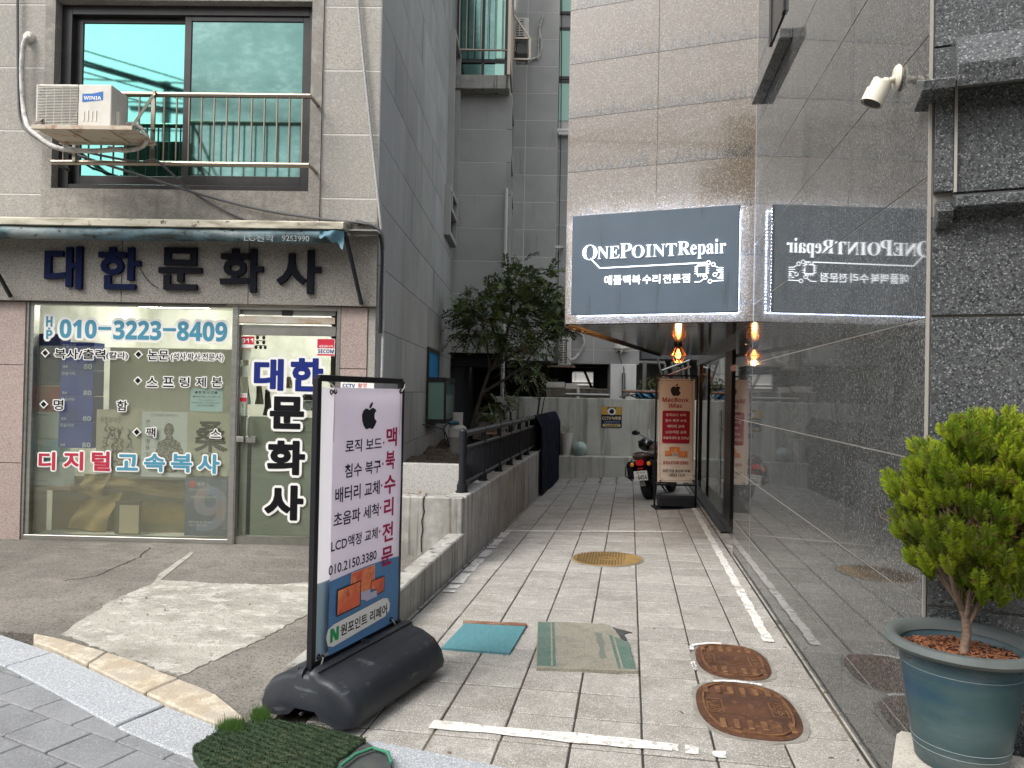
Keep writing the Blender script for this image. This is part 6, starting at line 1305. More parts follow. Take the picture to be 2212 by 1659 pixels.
build('reflector', G().box(mu-.05*SC, mu+.05*SC, mv-.05*SC, mv-.04*SC, mz+.555*SC, mz+.585*SC), M('red_reflector', (.35,.01,.02), .3), mt_)
for s_ in (-1, 1): build('indicator', G().ball(mp_(s_*.155,-.02,.645), .035*SC, .03*SC, .038*SC), M('amber_lens', (.65,.22,.02), .15, coat=.5, emit=((1,.35,.03), .08)), mt_, smooth=True)
pt = build('number_plate', G().box(mu-.125*SC, mu+.125*SC, mv-.065*SC, mv-.058*SC, mz+.36*SC, mz+.53*SC), m_wht, mt_, bevel=.003)
g = text(G(), mathbold('6454'), mp_(-.055,-.066,.375), (1,0,0), (0,0,1), (0,-1,0), .165*SC, .085*SC, lift=.001); text(g, '서울 동대문', mp_(-.09,-.066,.48), (1,0,0), (0,0,1), (0,-1,0), .18*SC, .035*SC, lift=.001); text(g, '가', mp_(-.105,-.066,.385), (1,0,0), (0,0,1), (0,-1,0), .035*SC, .04*SC, lift=.001)
build('lettering', g, m_ink, pt)
build('plate_bracket', G().box(mu-.04*SC, mu+.06*SC, mv-.05*SC, mv+.0, mz+.26*SC, mz+.35*SC).tube([mp_(0,0,.30), mp_(.0,.15,.55)], .02, 8), m_chr, mt_)
build('shock_absorber', G().tube([mp_(-.12,.30,.30), mp_(-.12,.42,.66)], .022, 8).tube([mp_(.12,.30,.30), mp_(.12,.42,.66)], .022, 8), m_chr, mt_, smooth=True)
build('engine', G().box(mu-.13*SC, mu+.13*SC, mv+.72*SC, mv+1.10*SC, mz+.24*SC, mz+.56*SC).tube([mp_(0,1.02,.45), mp_(0,1.12,.72)], .09, 12), M('engine_metal', (.05,.05,.05), .45, .6), mt_, bevel=.02)
build('exhaust', G().tube([mp_(.17,.95,.28), mp_(.17,.6,.26), mp_(.18,.05,.33)], .038, 12), m_blk, mt_, smooth=True)
build('swing_arm', G().bar(mp_(-.09,.28,.30), mp_(-.09,.85,.36), .03, .05).bar(mp_(.09,.28,.30), mp_(.09,.85,.36), .03, .05).bar(mp_(.0,.80,.30), mp_(.22,.62,.02), .02, .02), m_blk, mt_)
build('front_fork', G().tube([mp_(-.09,1.50,.30), mp_(-.09,1.24,.98)], .022, 8).tube([mp_(.09,1.50,.30), mp_(.09,1.24,.98)], .022, 8), m_chr, mt_, smooth=True)
build('handlebar', G().tube([mp_(-.36,1.02,1.02), mp_(-.22,1.16,1.04), mp_(-.08,1.22,.98), mp_(.08,1.22,.98), mp_(.22,1.16,1.04), mp_(.36,1.02,1.02)], .014, 8).tube([mp_(-.37,1.0,1.02), mp_(-.25,1.12,1.035)], .022, 8).tube([mp_(.37,1.0,1.02), mp_(.25,1.12,1.035)], .022, 8), m_blk, mt_, smooth=True)
build('headlight', G().ball(mp_(.02,1.36,.96), .11*SC, .10*SC, .10*SC), m_chr, mt_, smooth=True)
build('instrument', G().lathe([(0,.04),(.06,.04),(.065,0),(.04,-.04)], mp_(.05,1.20,1.05), 16), m_chr, mt_, smooth=True)
build('rear_mirror', G().ball(mp_(-.42,1.05,1.20), .085*SC, .02*SC, .05*SC).tube([mp_(-.36,1.07,1.17), mp_(-.22,1.14,1.05)], .007, 6), m_blk, mt_, smooth=True)
build('rear_mirror', G().ball(mp_(.42,1.05,1.22), .085*SC, .02*SC, .05*SC).tube([mp_(.36,1.07,1.17), mp_(.22,1.14,1.05)], .007, 6), m_blk, mt_, smooth=True)
build('phone_holder', G().box(mu-.20*SC, mu-.15*SC, mv+1.1*SC, mv+1.12*SC, mz+1.06*SC, mz+1.24*SC), m_acwhite, mt_, bevel=.004)
build('hand_guard', G().ball(mp_(-.22,1.0,.96), .155*SC, .12*SC, .13*SC, 18, 12), m_blk, mt_, smooth=True)
build('pannier_rail', G().tube([mp_(-.30,.4,.72), mp_(-.36,.2,.6), mp_(-.33,.05,.45), mp_(-.2,.02,.36)], .01, 6), m_blk, mt_, smooth=True)
# ================================================================== front of the alley
def GA(x, y, a=0):
    z = -.06
    for _ in range(6): p = gnd(x, y, z); z = fl(p.x, p.y)
    return w2f((p.x, p.y, z), a)
ban = lambda x, y: ((980+x/2.126)/1.736, (2100+y/2.126)/1.736)
b4 = lambda x, y: ((1080+x/1.659)/1.736, (1400+y/1.659)/1.736)
foot = gnd(*ban(385,1265), -.04); fb = w2f(foot, BF); BU = fb.x; BZ0 = -.045
at1 = lambda x, y, u=None: atu(x, y, BU if u is None else u, BF)
vL = fb.y; vR = at1(*ban(1070,640)).y; zT = at1(*b4(225,30)).z
bs = thing('banner_stand', 'tall white and blue banner stand on a black water base at the alley mouth', 'banner stand', (BU, vL, BZ0), BF)
build('frame', G().bar((BU,vL,BZ0+.04),(BU,vL,zT),.030,.030).bar((BU,vR,BZ0+.15),(BU,vR,zT),.030,.030).bar((BU,vL,zT),(BU,vR,zT),.030,.030,up=(1,0,0)).bar((BU,vL,at1(*ban(430,900)).z),(BU,vR,at1(*ban(430,900)).z),.030,.030,up=(1,0,0)), m_frm, bs, bevel=.002)
# water base: a loaf with a raised ridge
Lb = vR-vL
def base_sec(t):
    e = min(t, 1-t); k = 1-.10*max(0, 1-e/.06)**2; return k
prof = [(-.255,.025),(-.262,.06),(-.245,.115),(-.20,.17),(-.13,.205),(-.065,.218),(-.050,.240),(-.022,.243),(-.020,.222),(.020,.222),(.022,.243),(.050,.240),(.065,.218),(.13,.205),(.20,.17),(.245,.115),(.262,.06),(.255,.025),(.20,.012),(.10,.03),(.06,.065),(-.06,.065),(-.10,.03),(-.20,.012)]
secs = [0,.012,.035,.10,.5,.90,.965,.988,1]; vs = []; fs = []; n = len(prof)
for t in secs:
    e = min(t, 1-t); k = 1-.11*max(0, (1-e/.035))**2 if e < .035 else 1
    for (x, z) in prof: vs.append((BU+.01+x*k, vL-.05+(Lb+.13)*t, BZ0+.0+z*(k if z > .07 else 1)))
for i in range(len(secs)-1):
    for k in range(n): fs.append((i*n+k, i*n+(k+1)%n, (i+1)*n+(k+1)%n, (i+1)*n+k))
fs += [tuple(range(n)), tuple(range((len(secs)-1)*n, len(secs)*n))[::-1]]
build('water_base', G().add(vs, fs), M('scuffed_black_plastic', (.016,.019,.025), .42, 0, .35, var=[((.028,.032,.038), 4, .45, .75), ((.075,.078,.08), 7, .60, .70, (1,1,3))], bump=(90,.12)), bs, smooth=True)
for sg_ in (-1, 1): build('mould_seam', G().tube([(BU+.01+sg_*.056, vL-.03, BZ0+.232), (BU+.01+sg_*.056, vR+.06, BZ0+.232)], .0035, 6), m_black, bs)
build('filler_cap', G().lathe([(0,.012),(.022,.012),(.024,0)], (BU+.035, (vL+vR)/2+.02, BZ0+.238), 14), m_black, bs)
build('bolt', G().tube([(BU+.0,vL-.075,BZ0+.05),(BU,vL-.04,BZ0+.055)], .005, 6), m_chr, bs)
# two printed sheets, one towards each side
FU, BKU = BU+.018, BU-.014
q = at1(*b4(287,88), FU); vs0 = q.y; zt_ = q.z; vs1 = at1(*b4(713,88), FU).y; zbL = at1(*ban(430,845), FU).z
def sheet_g(u, v0, v1, z0, z1, n=20, amp=.004): return G().sheet(lambda a, b: (u+amp*math.sin(a*4+b*8)+amp*.7*math.sin(b*3-a*7), v0+(v1-v0)*a, z0+(z1-z0)*b), 16, n)
m_shw = cloth_through(M('lilac_white_banner', (.83,.77,.87), .5, var=[((.78,.70,.84), 2.2, .45, .75)])); m_shb = M('blue_banner_print', (.075,.20,.42), .5, var=((.10,.25,.48), 2, .4, .7))
zs = at1(*b4(228,1325), FU).z; zs2 = at1(*b4(685,1155), FU).z
zspl = lambda a: zs+.012+(zs2-zs)*a + .012*math.sin(a*3)
am = .0015
def wav(a, b): return am*math.sin(a*4+b*8)
v0_ = vs0; v1_ = vs1; zb0 = zbL+.015
build('banner_sheet', G().sheet(lambda a, b: (FU+wav(a,b), v0_+(v1_-v0_)*a, zspl(a)+(zt_-zspl(a))*b), 20, 24), m_shw, bs, smooth=True)
build('banner_sheet', G().sheet(lambda a, b: (FU+wav(a,b), v0_+(v1_-v0_)*a, zb0+(zspl(a)-zb0)*b), 20, 12), m_shb, bs, smooth=True)
build('banner_sheet', sheet_g(BKU, vL+.035, vs1, zs+.01, zt_, 20, .002), cloth_through(M('white_banner', (.88,.86,.90), .5)), bs, smooth=True)
build('banner_sheet', sheet_g(BKU, vL+.035, vs1, zb0, zs+.01, 8, .002), M('pale_blue_banner', (.42,.56,.64), .5), bs, smooth=True)
TU = FU+.0045; BX, BY, BN = (0,1,0), (0,0,1), (1,0,0)
def bt(g, s_, r, cv=b4, **k):      # r = (x0, x1, ytop, ybottom at the left edge)
    a = at1(*cv(r[0], r[3]), TU); t_ = at1(*cv(r[0], r[2]), TU); b = at1(*cv(r[1], r[3]-(r[1]-r[0])*.28), TU)
    return text(g, s_, (TU, a.y, a.z), BX, BY, BN, b.y-a.y, t_.z-a.z, **k)
m_dni = M('dark_navy_ink', (.012,.014,.03), .6, 0, .15)
for s_, r in (('로직 보드',(357,583,416,498)),('침수 복구',(353,578,566,654)),('배터리 교체',(293,570,714,812)),('초음파 세척',(282,563,872,962)),('LCD액정 교체',(268,557,1040,1118)),('010.2150.3380',(252,550,1200,1262))): build('lettering', bt(G(), s_, r, off=.016), m_dni, bs)
m_cri = M('crimson_ink', (.40,.015,.085), .6, 0, .2)
for s_, r in (('맥',(612,677,340,458)),('북',(606,664,487,602)),('수',(598,668,640,756)),('리',(596,655,782,898)),('전',(586,652,938,1056)),('문',(580,650,1092,1205))): build('lettering', bt(G(), s_, r, off=.026), m_cri, bs)
for x, y in ((595,432),(590,563),(582,697),(575,836),(570,983)):
    p = at1(*b4(x,y), TU); build('bullet_dot', poly(G(), [(p.y+.007*math.cos(k*math.pi/5), p.z+.007*math.sin(k*math.pi/5)) for k in range(10)], (TU,0,0), BX, BY, BN, .0005), m_cri, bs)
c = at1(*b4(507,262), TU); w_ = abs(at1(*b4(553,262),TU).y-at1(*b4(460,262),TU).y); h_ = at1(*b4(507,138),TU).z-at1(*b4(507,347),TU).z
build('fruit_emblem', apple(G(), (TU,0,0), BX, BY, BN, c.y, c.z-.0*h_, w_*1.08, h_*.93), M('charcoal_ink', (.012,.018,.022), .4), bs)
def quadp(g, pts, lift=0, cv=ban): return poly(g, [(lambda q_: (q_.y, q_.z))(at1(*cv(*p), TU)) for p in pts], (TU,0,0), BX, BY, BN, lift)
m_scr = M('orange_wallpaper', (.72,.10,.025), .35, var=[((.85,.30,.10), 7, .42, .6, (1,1,1)), ((.50,.05,.03), 11, .52, .62)]); m_dkf = m_ink
build('screen_frame', quadp(G(), [(709,212),(716,104),(906,32),(900,225),(795,262),(793,160)], .0004), M('pink_screen_edge', (.70,.40,.42), .5), bs); build('screen_picture', quadp(G(), [(714,208),(720,110),(902,40),(896,220),(795,256),(793,165)], .0008), m_scr, bs)
build('screen_frame', quadp(G(), [(598,455),(604,240),(795,158),(788,362)], .0012), m_dkf, bs); build('screen_frame', quadp(G(), [(870,238),(873,166),(982,122),(980,245),(918,278),(918,232)], .0012), m_dkf, bs)
build('screen_picture', quadp(G(), [(604,443),(609,247),(789,170),(783,355)], .0016), m_scr, bs); build('screen_picture', quadp(G(), [(874,236),(877,171),(978,130),(976,240),(920,272),(918,230)], .0016), m_scr, bs)
build('screen_stand', quadp(quadp(G(), [(792,318),(793,258),(868,228),(866,300),(826,318)], .0020), [(828,332),(830,298),(860,285),(860,262),(918,238),(918,290),(884,303)], .0024), M('lilac_grey_print', (.48,.46,.62), .5), bs)
pill = [at1(*ban(x,y), TU) for x, y in ((515,625),(530,560),(575,515),(970,305),(1005,303),(1024,345),(1020,400),(985,450),(570,692),(530,690))]
build('white_pill', poly(G(), [(q_.y,q_.z) for q_ in pill], (TU,0,0), BX, BY, BN, .0006), m_wht, bs)
build('lettering', bt(G(), '원포인트 리페어', (630,998,520,612), ban, off=.02, lift=.001), m_ink, bs)
build('lettering', bt(G(), mathbold('N'), (548,612,558,660), ban, off=.02, lift=.001, dil=.002), M('green_ink', (.02,.34,.11), .5), bs)
g = G(); g3 = G()
for x, y, u_, cv in ((293,113,TU,b4),(702,113,TU,b4),(268,116,BKU+.001,b4),(484,775,TU,ban),(1037,475,TU,ban),(455,772,BKU+.001,ban)):
    p = at1(*cv(x,y), u_); g.torus((u_+.001, p.y, p.z), .0095, .004, 'x', 16, 6)
for x, y, x2, y2, cv in ((293,113,250,50,b4),(702,113,722,55,b4),(484,775,440,880,ban),(1037,475,1065,545,ban)):
    a_ = at1(*cv(x,y), TU); b_ = at1(*cv(x2,y2), BU); g3.tube([a_+Vector((.006,0,0)), a_.lerp(b_,.5)+Vector((.014,0,0)), b_], .0035, 6)
build('grommet', g, m_black, bs, smooth=True); build('elastic_cord', g3, m_acwhite, bs, smooth=True)
# rust streaks below the top eyelets
g = G()
for x, y in ((293,130),(702,130)):
    p = at1(*b4(x,y), TU); strips(g, [(p.y,p.z),(p.y+.002,p.z-.10),(p.y-.001,p.z-.22)], (TU,0,0), BX, BY, BN, .004, -.0022)
build('rust_streak', g, M('rust_stain', (.55,.38,.36), .6), bs)
# ------------------------------------------------------------------ artificial turf lying folded beside the base
m_turf = M('turf_blade', (.035,.060,.030), .75, 0, .2, var=[((.075,.085,.045), 9, .5, .68), ((.015,.028,.015), 60, .45, .6, (.6,1.6,1))], hv=.1); m_rub = M('turf_backing', (.045,.05,.052), .85, var=((.07,.08,.07), 12, .4, .7))
TG = lambda x, y, z=.02: gnd(x, y, min(z, -.01))
tf = thing('turf_roll', 'worn dark green artificial turf folded in layers beside the black banner base', 'artificial turf', TG(600,1620,-.03))
def turf_layer(px, z0, z1, nblade, curl=()):
    q = [TG(*p, z1) for p in px]; pl = []
    for a, b in zip(q, q[1:]+q[:1]):
        for k in range(4): c = a.lerp(b, k/4); pl.append((c.x+random.uniform(-.006,.006), c.y+random.uniform(-.006,.006)))
    return pl
def inside(p, pl):
    r_ = False; n = len(pl)
    for i in range(n):
        a, b = pl[i], pl[(i+1)%n]
        if (a[1] > p[1]) != (b[1] > p[1]) and p[0] < (b[0]-a[0])*(p[1]-a[1])/(b[1]-a[1])+a[0]: r_ = not r_
    return r_
lays = [([(415,1612),(470,1578),(560,1553),(600,1556),(700,1572),(792,1596),(775,1612),(735,1640),(700,1700),(640,1760),(500,1740),(440,1665)], -.06, -.004, 21000),
        ([(700,1640),(765,1610),(800,1606),(842,1632),(850,1668),(820,1730),(690,1730)], -.06, -.016, 0)]
for pxs, z0, z1, nb_ in lays:
    pl = turf_layer(pxs, z0, z1, nb_)
    build('backing', G().prism(pl, z0, z1, 'z'), m_turf if nb_ else m_rub, tf, bevel=.006)
    x0, x1 = min(p[0] for p in pl), max(p[0] for p in pl); y0, y1 = min(p[1] for p in pl), max(p[1] for p in pl)
    g = G(); k = 0
    while k < nb_:
        p = (random.uniform(x0,x1), random.uniform(y0,y1)); k += 1
        if not inside(p, pl): continue
        a = random.uniform(0,6.28); h = random.uniform(.003,.008); l = random.uniform(-.010,.010); w = .0018
        dx, dy = math.cos(a)*w, math.sin(a)*w; row = .003*math.sin((p[0]*.4+p[1])*180)
        g.add([(p[0]-dx,p[1]-dy,z1-.002),(p[0]+dx,p[1]+dy,z1-.002),(p[0]+l,p[1]+random.uniform(-.012,.004),z1+h+row)], [(0,1,2)])
    if nb_: build('blades', g, m_turf, tf, kind='stuff')
g = G()
for k in range(2600):
    x, y = (random.gauss(500,14), random.gauss(1572,7)) if k < 1400 else (random.gauss(562,9), random.gauss(1548,7))
    p = TG(x, y, .0); a = random.uniform(0,6.28); h = random.uniform(.0,.016)
    g.add([(p.x-.0015*math.cos(a),p.y,-.03),(p.x+.0015*math.cos(a),p.y+.001,-.03),(p.x+random.uniform(-.015,.015),p.y+random.uniform(-.015,.015),.01+h)], [(0,1,2)])
build('loose_tuft', g, M('fresh_turf', (.05,.11,.02), .7, 0, .2), tf, kind='stuff')
cu = [TG(*p, .012)+Vector((0,0,.012)) for p in ((735,1662),(768,1636),(805,1622),(838,1632),(846,1655))]
build('rolled_edge', G().tube(cu, .007, 8), M('green_turf_edge', (.04,.19,.11), .6, bump=(60,.6)), tf, smooth=True)
# ------------------------------------------------------------------ mats
def floor_poly(pxs, h, n=6, jit=.002):
    q = [GA(*p) for p in pxs]; pl = []
    for a, b in zip(q, q[1:]+q[:1]):
        for k in range(n): c = a.lerp(b, k/n); pl.append((c.x+random.uniform(-jit,jit), c.y+random.uniform(-jit,jit)))
    return pl
def flat(name, pl, z0, z1, mat, par, **k):
    g = G(); n = len(pl); g.add([(x,y,fl(x,y)+z0) for x, y in pl]+[(x,y,fl(x,y)+z1) for x, y in pl], [tuple(range(n))[::-1], tuple(range(n,2*n))]+[(i,(i+1)%n,n+(i+1)%n,n+i) for i in range(n)])
    return build(name, g, mat, par, **k)
m1 = thing('floor_mat', 'teal woven sheet covering a drain in the paving left of the doormat', 'mat', GA(1050,1380))
flat('mat_sheet', floor_poly([(953,1404),(1003,1351),(1136,1357),(1101,1416)], 0), -.004, .014, M('teal_fabric', (.075,.20,.235), .8, var=((.10,.25,.28), 9, .4, .7, (12,1,1)), bump=[(300,.5)]), m1)
flat('drain_edge', floor_poly([(1000,1351),(1003,1346),(1138,1352),(1136,1358)], 0, 8, .006), -.002, .019, m_rust, m1)
m2 = thing('doormat', 'worn beige doormat with green side stripes and a torn corner', 'mat', GA(1270,1400))
m_mat = M('beige_pile', (.30,.28,.225), .95, var=((.20,.20,.17), 7, .45, .7), speck=[((.14,.15,.12), 300, .7, .7), ((.45,.43,.38), 260, .8, .7)], bump=(200,.9))
m_matg = M('green_pile', (.075,.15,.125), .95, var=((.13,.18,.15), 8, .4, .7), speck=[((.26,.28,.24), 300, .8, .7)], bump=(200,.9))
body = [(1161,1348),(1300,1352),(1322,1358),(1345,1390),(1357,1408),(1379,1456),(1158,1449)]
flat('pile', floor_poly(body, 0, 6, .003), -.004, .017, m_mat, m2)
mz2 = lambda x, y: ((1400+x/1.3825)/1.736, (2000+y/1.3825)/1.736)
flat('side_stripe', floor_poly([mz2(853,474),mz2(940,476),mz2(946,706),mz2(849,703)], 0, 4, .002), .0172, .0185, m_matg, m2)
flat('side_stripe', floor_poly([mz2(1222,540),mz2(1322,580),mz2(1362,722),mz2(1268,714)], 0, 4, .002), .0172, .0185, m_matg, m2)
flat('thin_stripe', floor_poly([mz2(918,476),mz2(925,476),mz2(930,704),mz2(921,704)], 0, 2, .001), .0186, .0192, m_mat, m2)
flat('thin_stripe', floor_poly([mz2(1240,545),mz2(1249,550),mz2(1296,716),mz2(1285,715)], 0, 2, .001), .0186, .0192, m_mat, m2)
flat('faded_print', floor_poly([mz2(1150,530),mz2(1185,530),mz2(1210,665),mz2(1178,665)], 0, 6, .008), .0172, .0178, M('faded_green_pile', (.17,.19,.16), .95, bump=(200,.9)), m2)
flat('faded_print', floor_poly([mz2(1030,580),mz2(1120,575),mz2(1125,605),mz2(1035,608)], 0, 6, .008), .0172, .0178, m_mat, m2)
flat('torn_backing', floor_poly([mz2(1203,486),mz2(1240,492),mz2(1338,519),mz2(1305,524),mz2(1312,560),mz2(1270,556),mz2(1222,520)], 0, 5, .006), -.002, .007, m_rub, m2)
g = G()
for k in range(150):
    if k < 70: x, y = random.choice((.955,.97,-1.40,-1.43))+random.gauss(0,.02), random.uniform(3.0,12)
    elif k < 105: x, y = random.uniform(-1.3,.9), random.uniform(2.9,9)
    else: x, y = random.uniform(-3.6,-1.75), random.uniform(3.9,6.2)
    z = (fl(x,y)+.003) if x > -1.5 else ZA+.012; a = random.uniform(0,6.28); l = random.uniform(.006,.020); w = l*random.uniform(.25,.5); d = Vector((math.cos(a),math.sin(a),random.uniform(0,.3)))*l; e = Vector((-math.sin(a),math.cos(a),0))*w
    c = Vector((x,y,z)); g.add([c-d, c+e+Vector((0,0,.003)), c+d, c-e], [(0,1,2,3)])
single('leaf_litter', 'tiny dry leaf scraps and grit scattered over the paving and apron', 'litter', g, M('leaf_scrap', (.13,.09,.055), .9, hv=.2), base=(0,5,0), kind='stuff')
# ------------------------------------------------------------------ manhole covers
def clipc(cx, cy, r_, hx, n=56, sk=-.10):
    out = []
    for k in range(n):
        c_, s_ = math.cos(2*math.pi*k/n), math.sin(2*math.pi*k/n)
        x = hx*1.04*math.copysign(abs(c_)**.66, c_); y = r_*math.copysign(abs(s_)**.84, s_)
        out.append((cx+x, cy+y+sk*x))
    return out
m_iron = M('rusty_iron', (.115,.052,.028), .75, .35, var=[((.055,.028,.018), 5, .42, .7), ((.20,.10,.05), 30, .55, .7)], bump=(150,.5)); m_iron2 = M('rust_worn_rib', (.24,.125,.06), .6, .4, var=((.12,.055,.03), 18, .4, .65), bump=(150,.4))
m_mortar = M('patch_mortar', (.25,.24,.215), .9, var=((.17,.16,.145), 9, .4, .7), bump=(60,.6)); m_wspl = M('white_splash', (.68,.68,.66), .85)
def ztop(pl, z): return [(x, y, fl(x,y)+z) for x, y in pl]
def rust_cover(cx, cy, r_, hx, lab, words, rot=-.05):
    t = thing('manhole_cover', lab, 'manhole cover', (cx, cy, fl(cx,cy)), 0, 'rusty iron manhole covers by the granite wall')
    pl = [(x+random.uniform(-.012,.012), y+random.uniform(-.012,.012)) for x, y in clipc(cx, cy, r_+.022, hx+.024)]
    flat('mortar_collar', pl, -.03, .0035, m_mortar, t)
    flat('cover_plate', clipc(cx, cy, r_, hx), -.02, .008, m_iron, t)
    g = G(); ri = clipc(cx, cy, r_-.030, hx-.030); ro = clipc(cx, cy, r_-.038, hx-.038); n = len(ri)
    g.add(ztop(ri,.0075)+ztop(ri,.0165)+ztop(ro,.0165)+ztop(ro,.0075), [(i,(i+1)%n,n+(i+1)%n,n+i) for i in range(n)]+[(n+i,n+(i+1)%n,2*n+(i+1)%n,2*n+i) for i in range(n)]+[(2*n+i,2*n+(i+1)%n,3*n+(i+1)%n,3*n+i) for i in range(n)])
    build('rim', g, m_iron2, t)
    g = G(); z = fl(cx, cy)
    for s_ in (-1, 1):
        m_ = 6
        for k in range(m_):
            x = cx-hx*.68+hx*1.36*k/(m_-1); yy = s_*r_*.60; ln = r_*.17
            x -= .10*(yy); zz9 = z-.012*yy
            if s_ > 0: g = G().box(x-.013, x+.013, cy+yy-ln*.6, cy+yy+ln*.8, zz9+.006, zz9+.017)
            else: g = G().box(x-.013, x+.013, cy+yy-ln*.9, cy+yy+ln*.7, zz9+.006, zz9+.017)
            build('rib', g, m_iron2, t, bevel=.002)
    g = G().box(cx-hx*.42, cx+hx*.42, cy-r_*.27, cy+r_*.27, z+.008, z+.0115); ring(g, cx, cy, hx*.22, .008, (0,0,z+.0125), (1,0,0), (0,1,0), (0,0,1), 0, 20); build('centre_plate', g, m_iron, t, bevel=.001)
    g = G()
    for s_, wd in ((-1, words[0]), (1, words[1])):
        x = cx+s_*hx*.66; w2, h2 = hx*.16, r_*.24
        strips(g, [(x-w2,cy-h2),(x+w2,cy-h2),(x+w2,cy+h2),(x-w2,cy+h2),(x-w2,cy-h2)], (0,0,z+.0095), (1,0,0), (0,1,0), (0,0,1), .006, .002)
        text(g, wd, (x-w2*.6, cy+h2*.8, z+.0095), (0,-1,0), (1,0,0), (0,0,1), h2*1.6, w2*1.2, off=.02, lift=.002)
    build('lettering', g, m_iron2, t)
    return t
rust_cover(.595, 4.36, .285, .190, 'smaller of the two rusty manhole covers, the one farther from the camera', ('서울시','오수'))
rust_cover(.575, 3.69, .325, .222, 'larger of the two rusty manhole covers, the one nearest the camera', ('서울시','오수'))
g = G()
for (cx, cy, r_, hx, a0_, a1_, w) in ((.595,4.36,.30,.205,95,150,.028),(.595,4.36,.31,.21,190,215,.030),(.575,3.69,.345,.235,70,110,.030)):
    pts = []
    for k in range(15):
        a = R(a0_+(a1_-a0_)*k/14); x, y = r_*math.cos(a), r_*math.sin(a)
        if abs(x) > hx: x = math.copysign(hx+(abs(x)-hx)*.12, x)
        pts.append((cx+x+random.uniform(-.005,.005), cy+y+random.uniform(-.006,.006)))
    strips(g, pts, (0,0,fl(cx,cy)), (1,0,0), (0,1,0), (0,0,1), w*random.uniform(.7,1.2), .0055)
struct('paint_splash', g, m_wspl)
c = GA(1311,1208); cx, cy, rr = c.x, c.y, .325
ym = thing('manhole_cover', 'round mustard yellow manhole cover in the middle of the paved alley', 'manhole cover', (cx, cy, fl(cx,cy)))
circ = lambda r_, n=48: [(cx+r_*math.cos(2*math.pi*k/n), cy+r_*math.sin(2*math.pi*k/n)) for k in range(n)]
m_ym = M('mustard_paint', (.29,.19,.068), .6, var=((.20,.13,.05), 6, .42, .7), bump=(90,.4)); m_ymd = M('mustard_paint_dark', (.13,.085,.035), .7)
flat('frame_ring', circ(rr+.02), -.02, .004, m_mortar, ym); flat('cover_plate', circ(rr), -.02, .008, m_ym, ym)
g = G(); z = fl(cx, cy)
for i in range(-11, 12):
    for j in range(-11, 12):
        x, y = i*.027, j*.027; d = math.hypot(x, y)
        if .11 < d < rr-.03: g.box(cx+x-.008, cx+x+.008, cy+y-.008, cy+y+.008, z+.008-.0125*y, z+.0125-.0125*y)
build('studs', g, m_ymd, ym, kind='stuff'); g = G()
ring(g, cx, cy, .098, .012, (0,0,z+.011), (1,0,0), (0,1,0), (0,0,1), 0, 28); ring(g, cx, cy, rr-.018, .008, (0,0,z+.011), (1,0,0), (0,1,0), (0,0,1), 0, 40); ring(g, cx-.03, cy, .035, .012, (0,0,z+.011), (1,0,0), (0,1,0), (0,0,1), 0, 16); ring(g, cx+.03, cy, .035, .012, (0,0,z+.0112), (1,0,0), (0,1,0), (0,0,1), 0, 16)
build('emblem', g, m_ymd, ym)
# ------------------------------------------------------------------ potted conifer on its stone block
A0 = Vector((.912,2.70,0)); d1 = Vector((-.36,-.93,0)); d2 = Vector((.93,-.36,0)); ZBK = .34
g = G().prism([(A0+d1*.62).to_tuple()[:2], (A0+d1*.62+d2*.52).to_tuple()[:2], (A0+d2*.52).to_tuple()[:2], A0.to_tuple()[:2]], -.06, ZBK, 'z')
single('stone_block', 'pale rough granite block carrying the potted conifer at the right edge', 'block', g, M('pale_block_stone', (.46,.44,.39), .85, var=((.34,.32,.28), 5, .42, .7), speck=[((.24,.22,.2), 200, .75, .6)], bump=(60,.6)), base=(.95,2.5,-.05), bevel=.015)
D_ = 2.30; lat = (2084-1106)/1600*D_; pc = Vector((-math.sin(YAW)*D_+math.cos(YAW)*lat, math.cos(YAW)*D_+math.sin(YAW)*lat, ZBK))
pt_ = thing('potted_conifer', 'bright green dwarf conifer in a faded blue plastic pot on the stone block', 'potted plant', pc)
ph = .372; pr = .196
build('pot', G().lathe([(0,.0),(.118,0),(.124,.006),(.150,.16),(pr-.020,ph-.03),(pr-.014,ph-.028),(pr+.008,ph-.022),(pr+.016,ph-.008),(pr+.010,ph+.004),(pr-.006,ph+.004),(pr-.018,ph-.008),(pr-.030,ph-.05),(0,ph-.055)], tuple(pc), 56), M('faded_blue_plastic', (.037,.072,.078), .42, var=[((.012,.045,.085), 3.5, .50, .66, (.3,.3,2.2)), ((.065,.10,.11), 2.2, .52, .75, (1,1,3))], bump=(14,.08), stain=((.12,.14,.14), (3,3,9), .58, .8)), pt_, smooth=True)
build('pot_rim', G().lathe([(pr-.016,ph-.026),(pr+.011,ph-.022),(pr+.020,ph-.010),(pr+.014,ph+.008),(pr-.004,ph+.010),(pr-.021,ph-.004),(pr-.026,ph-.02)], tuple(pc), 56), M('faded_rim_plastic', (.085,.10,.10), .5, var=((.11,.125,.12), 6, .4, .7)), pt_, smooth=True)
g = G()
for zz_ in (.055, .075, .30): r0_ = .124+(.150-.124)*zz_/.16 if zz_ < .16 else .150+(.176-.150)*(zz_-.16)/.182; g.torus((pc.x,pc.y,pc.z+zz_), r0_+.0005, .0012, 'z', 48, 6)
build('moulding_line', g, M('pale_scuff', (.16,.20,.21), .6), pt_, smooth=True)
g = G()
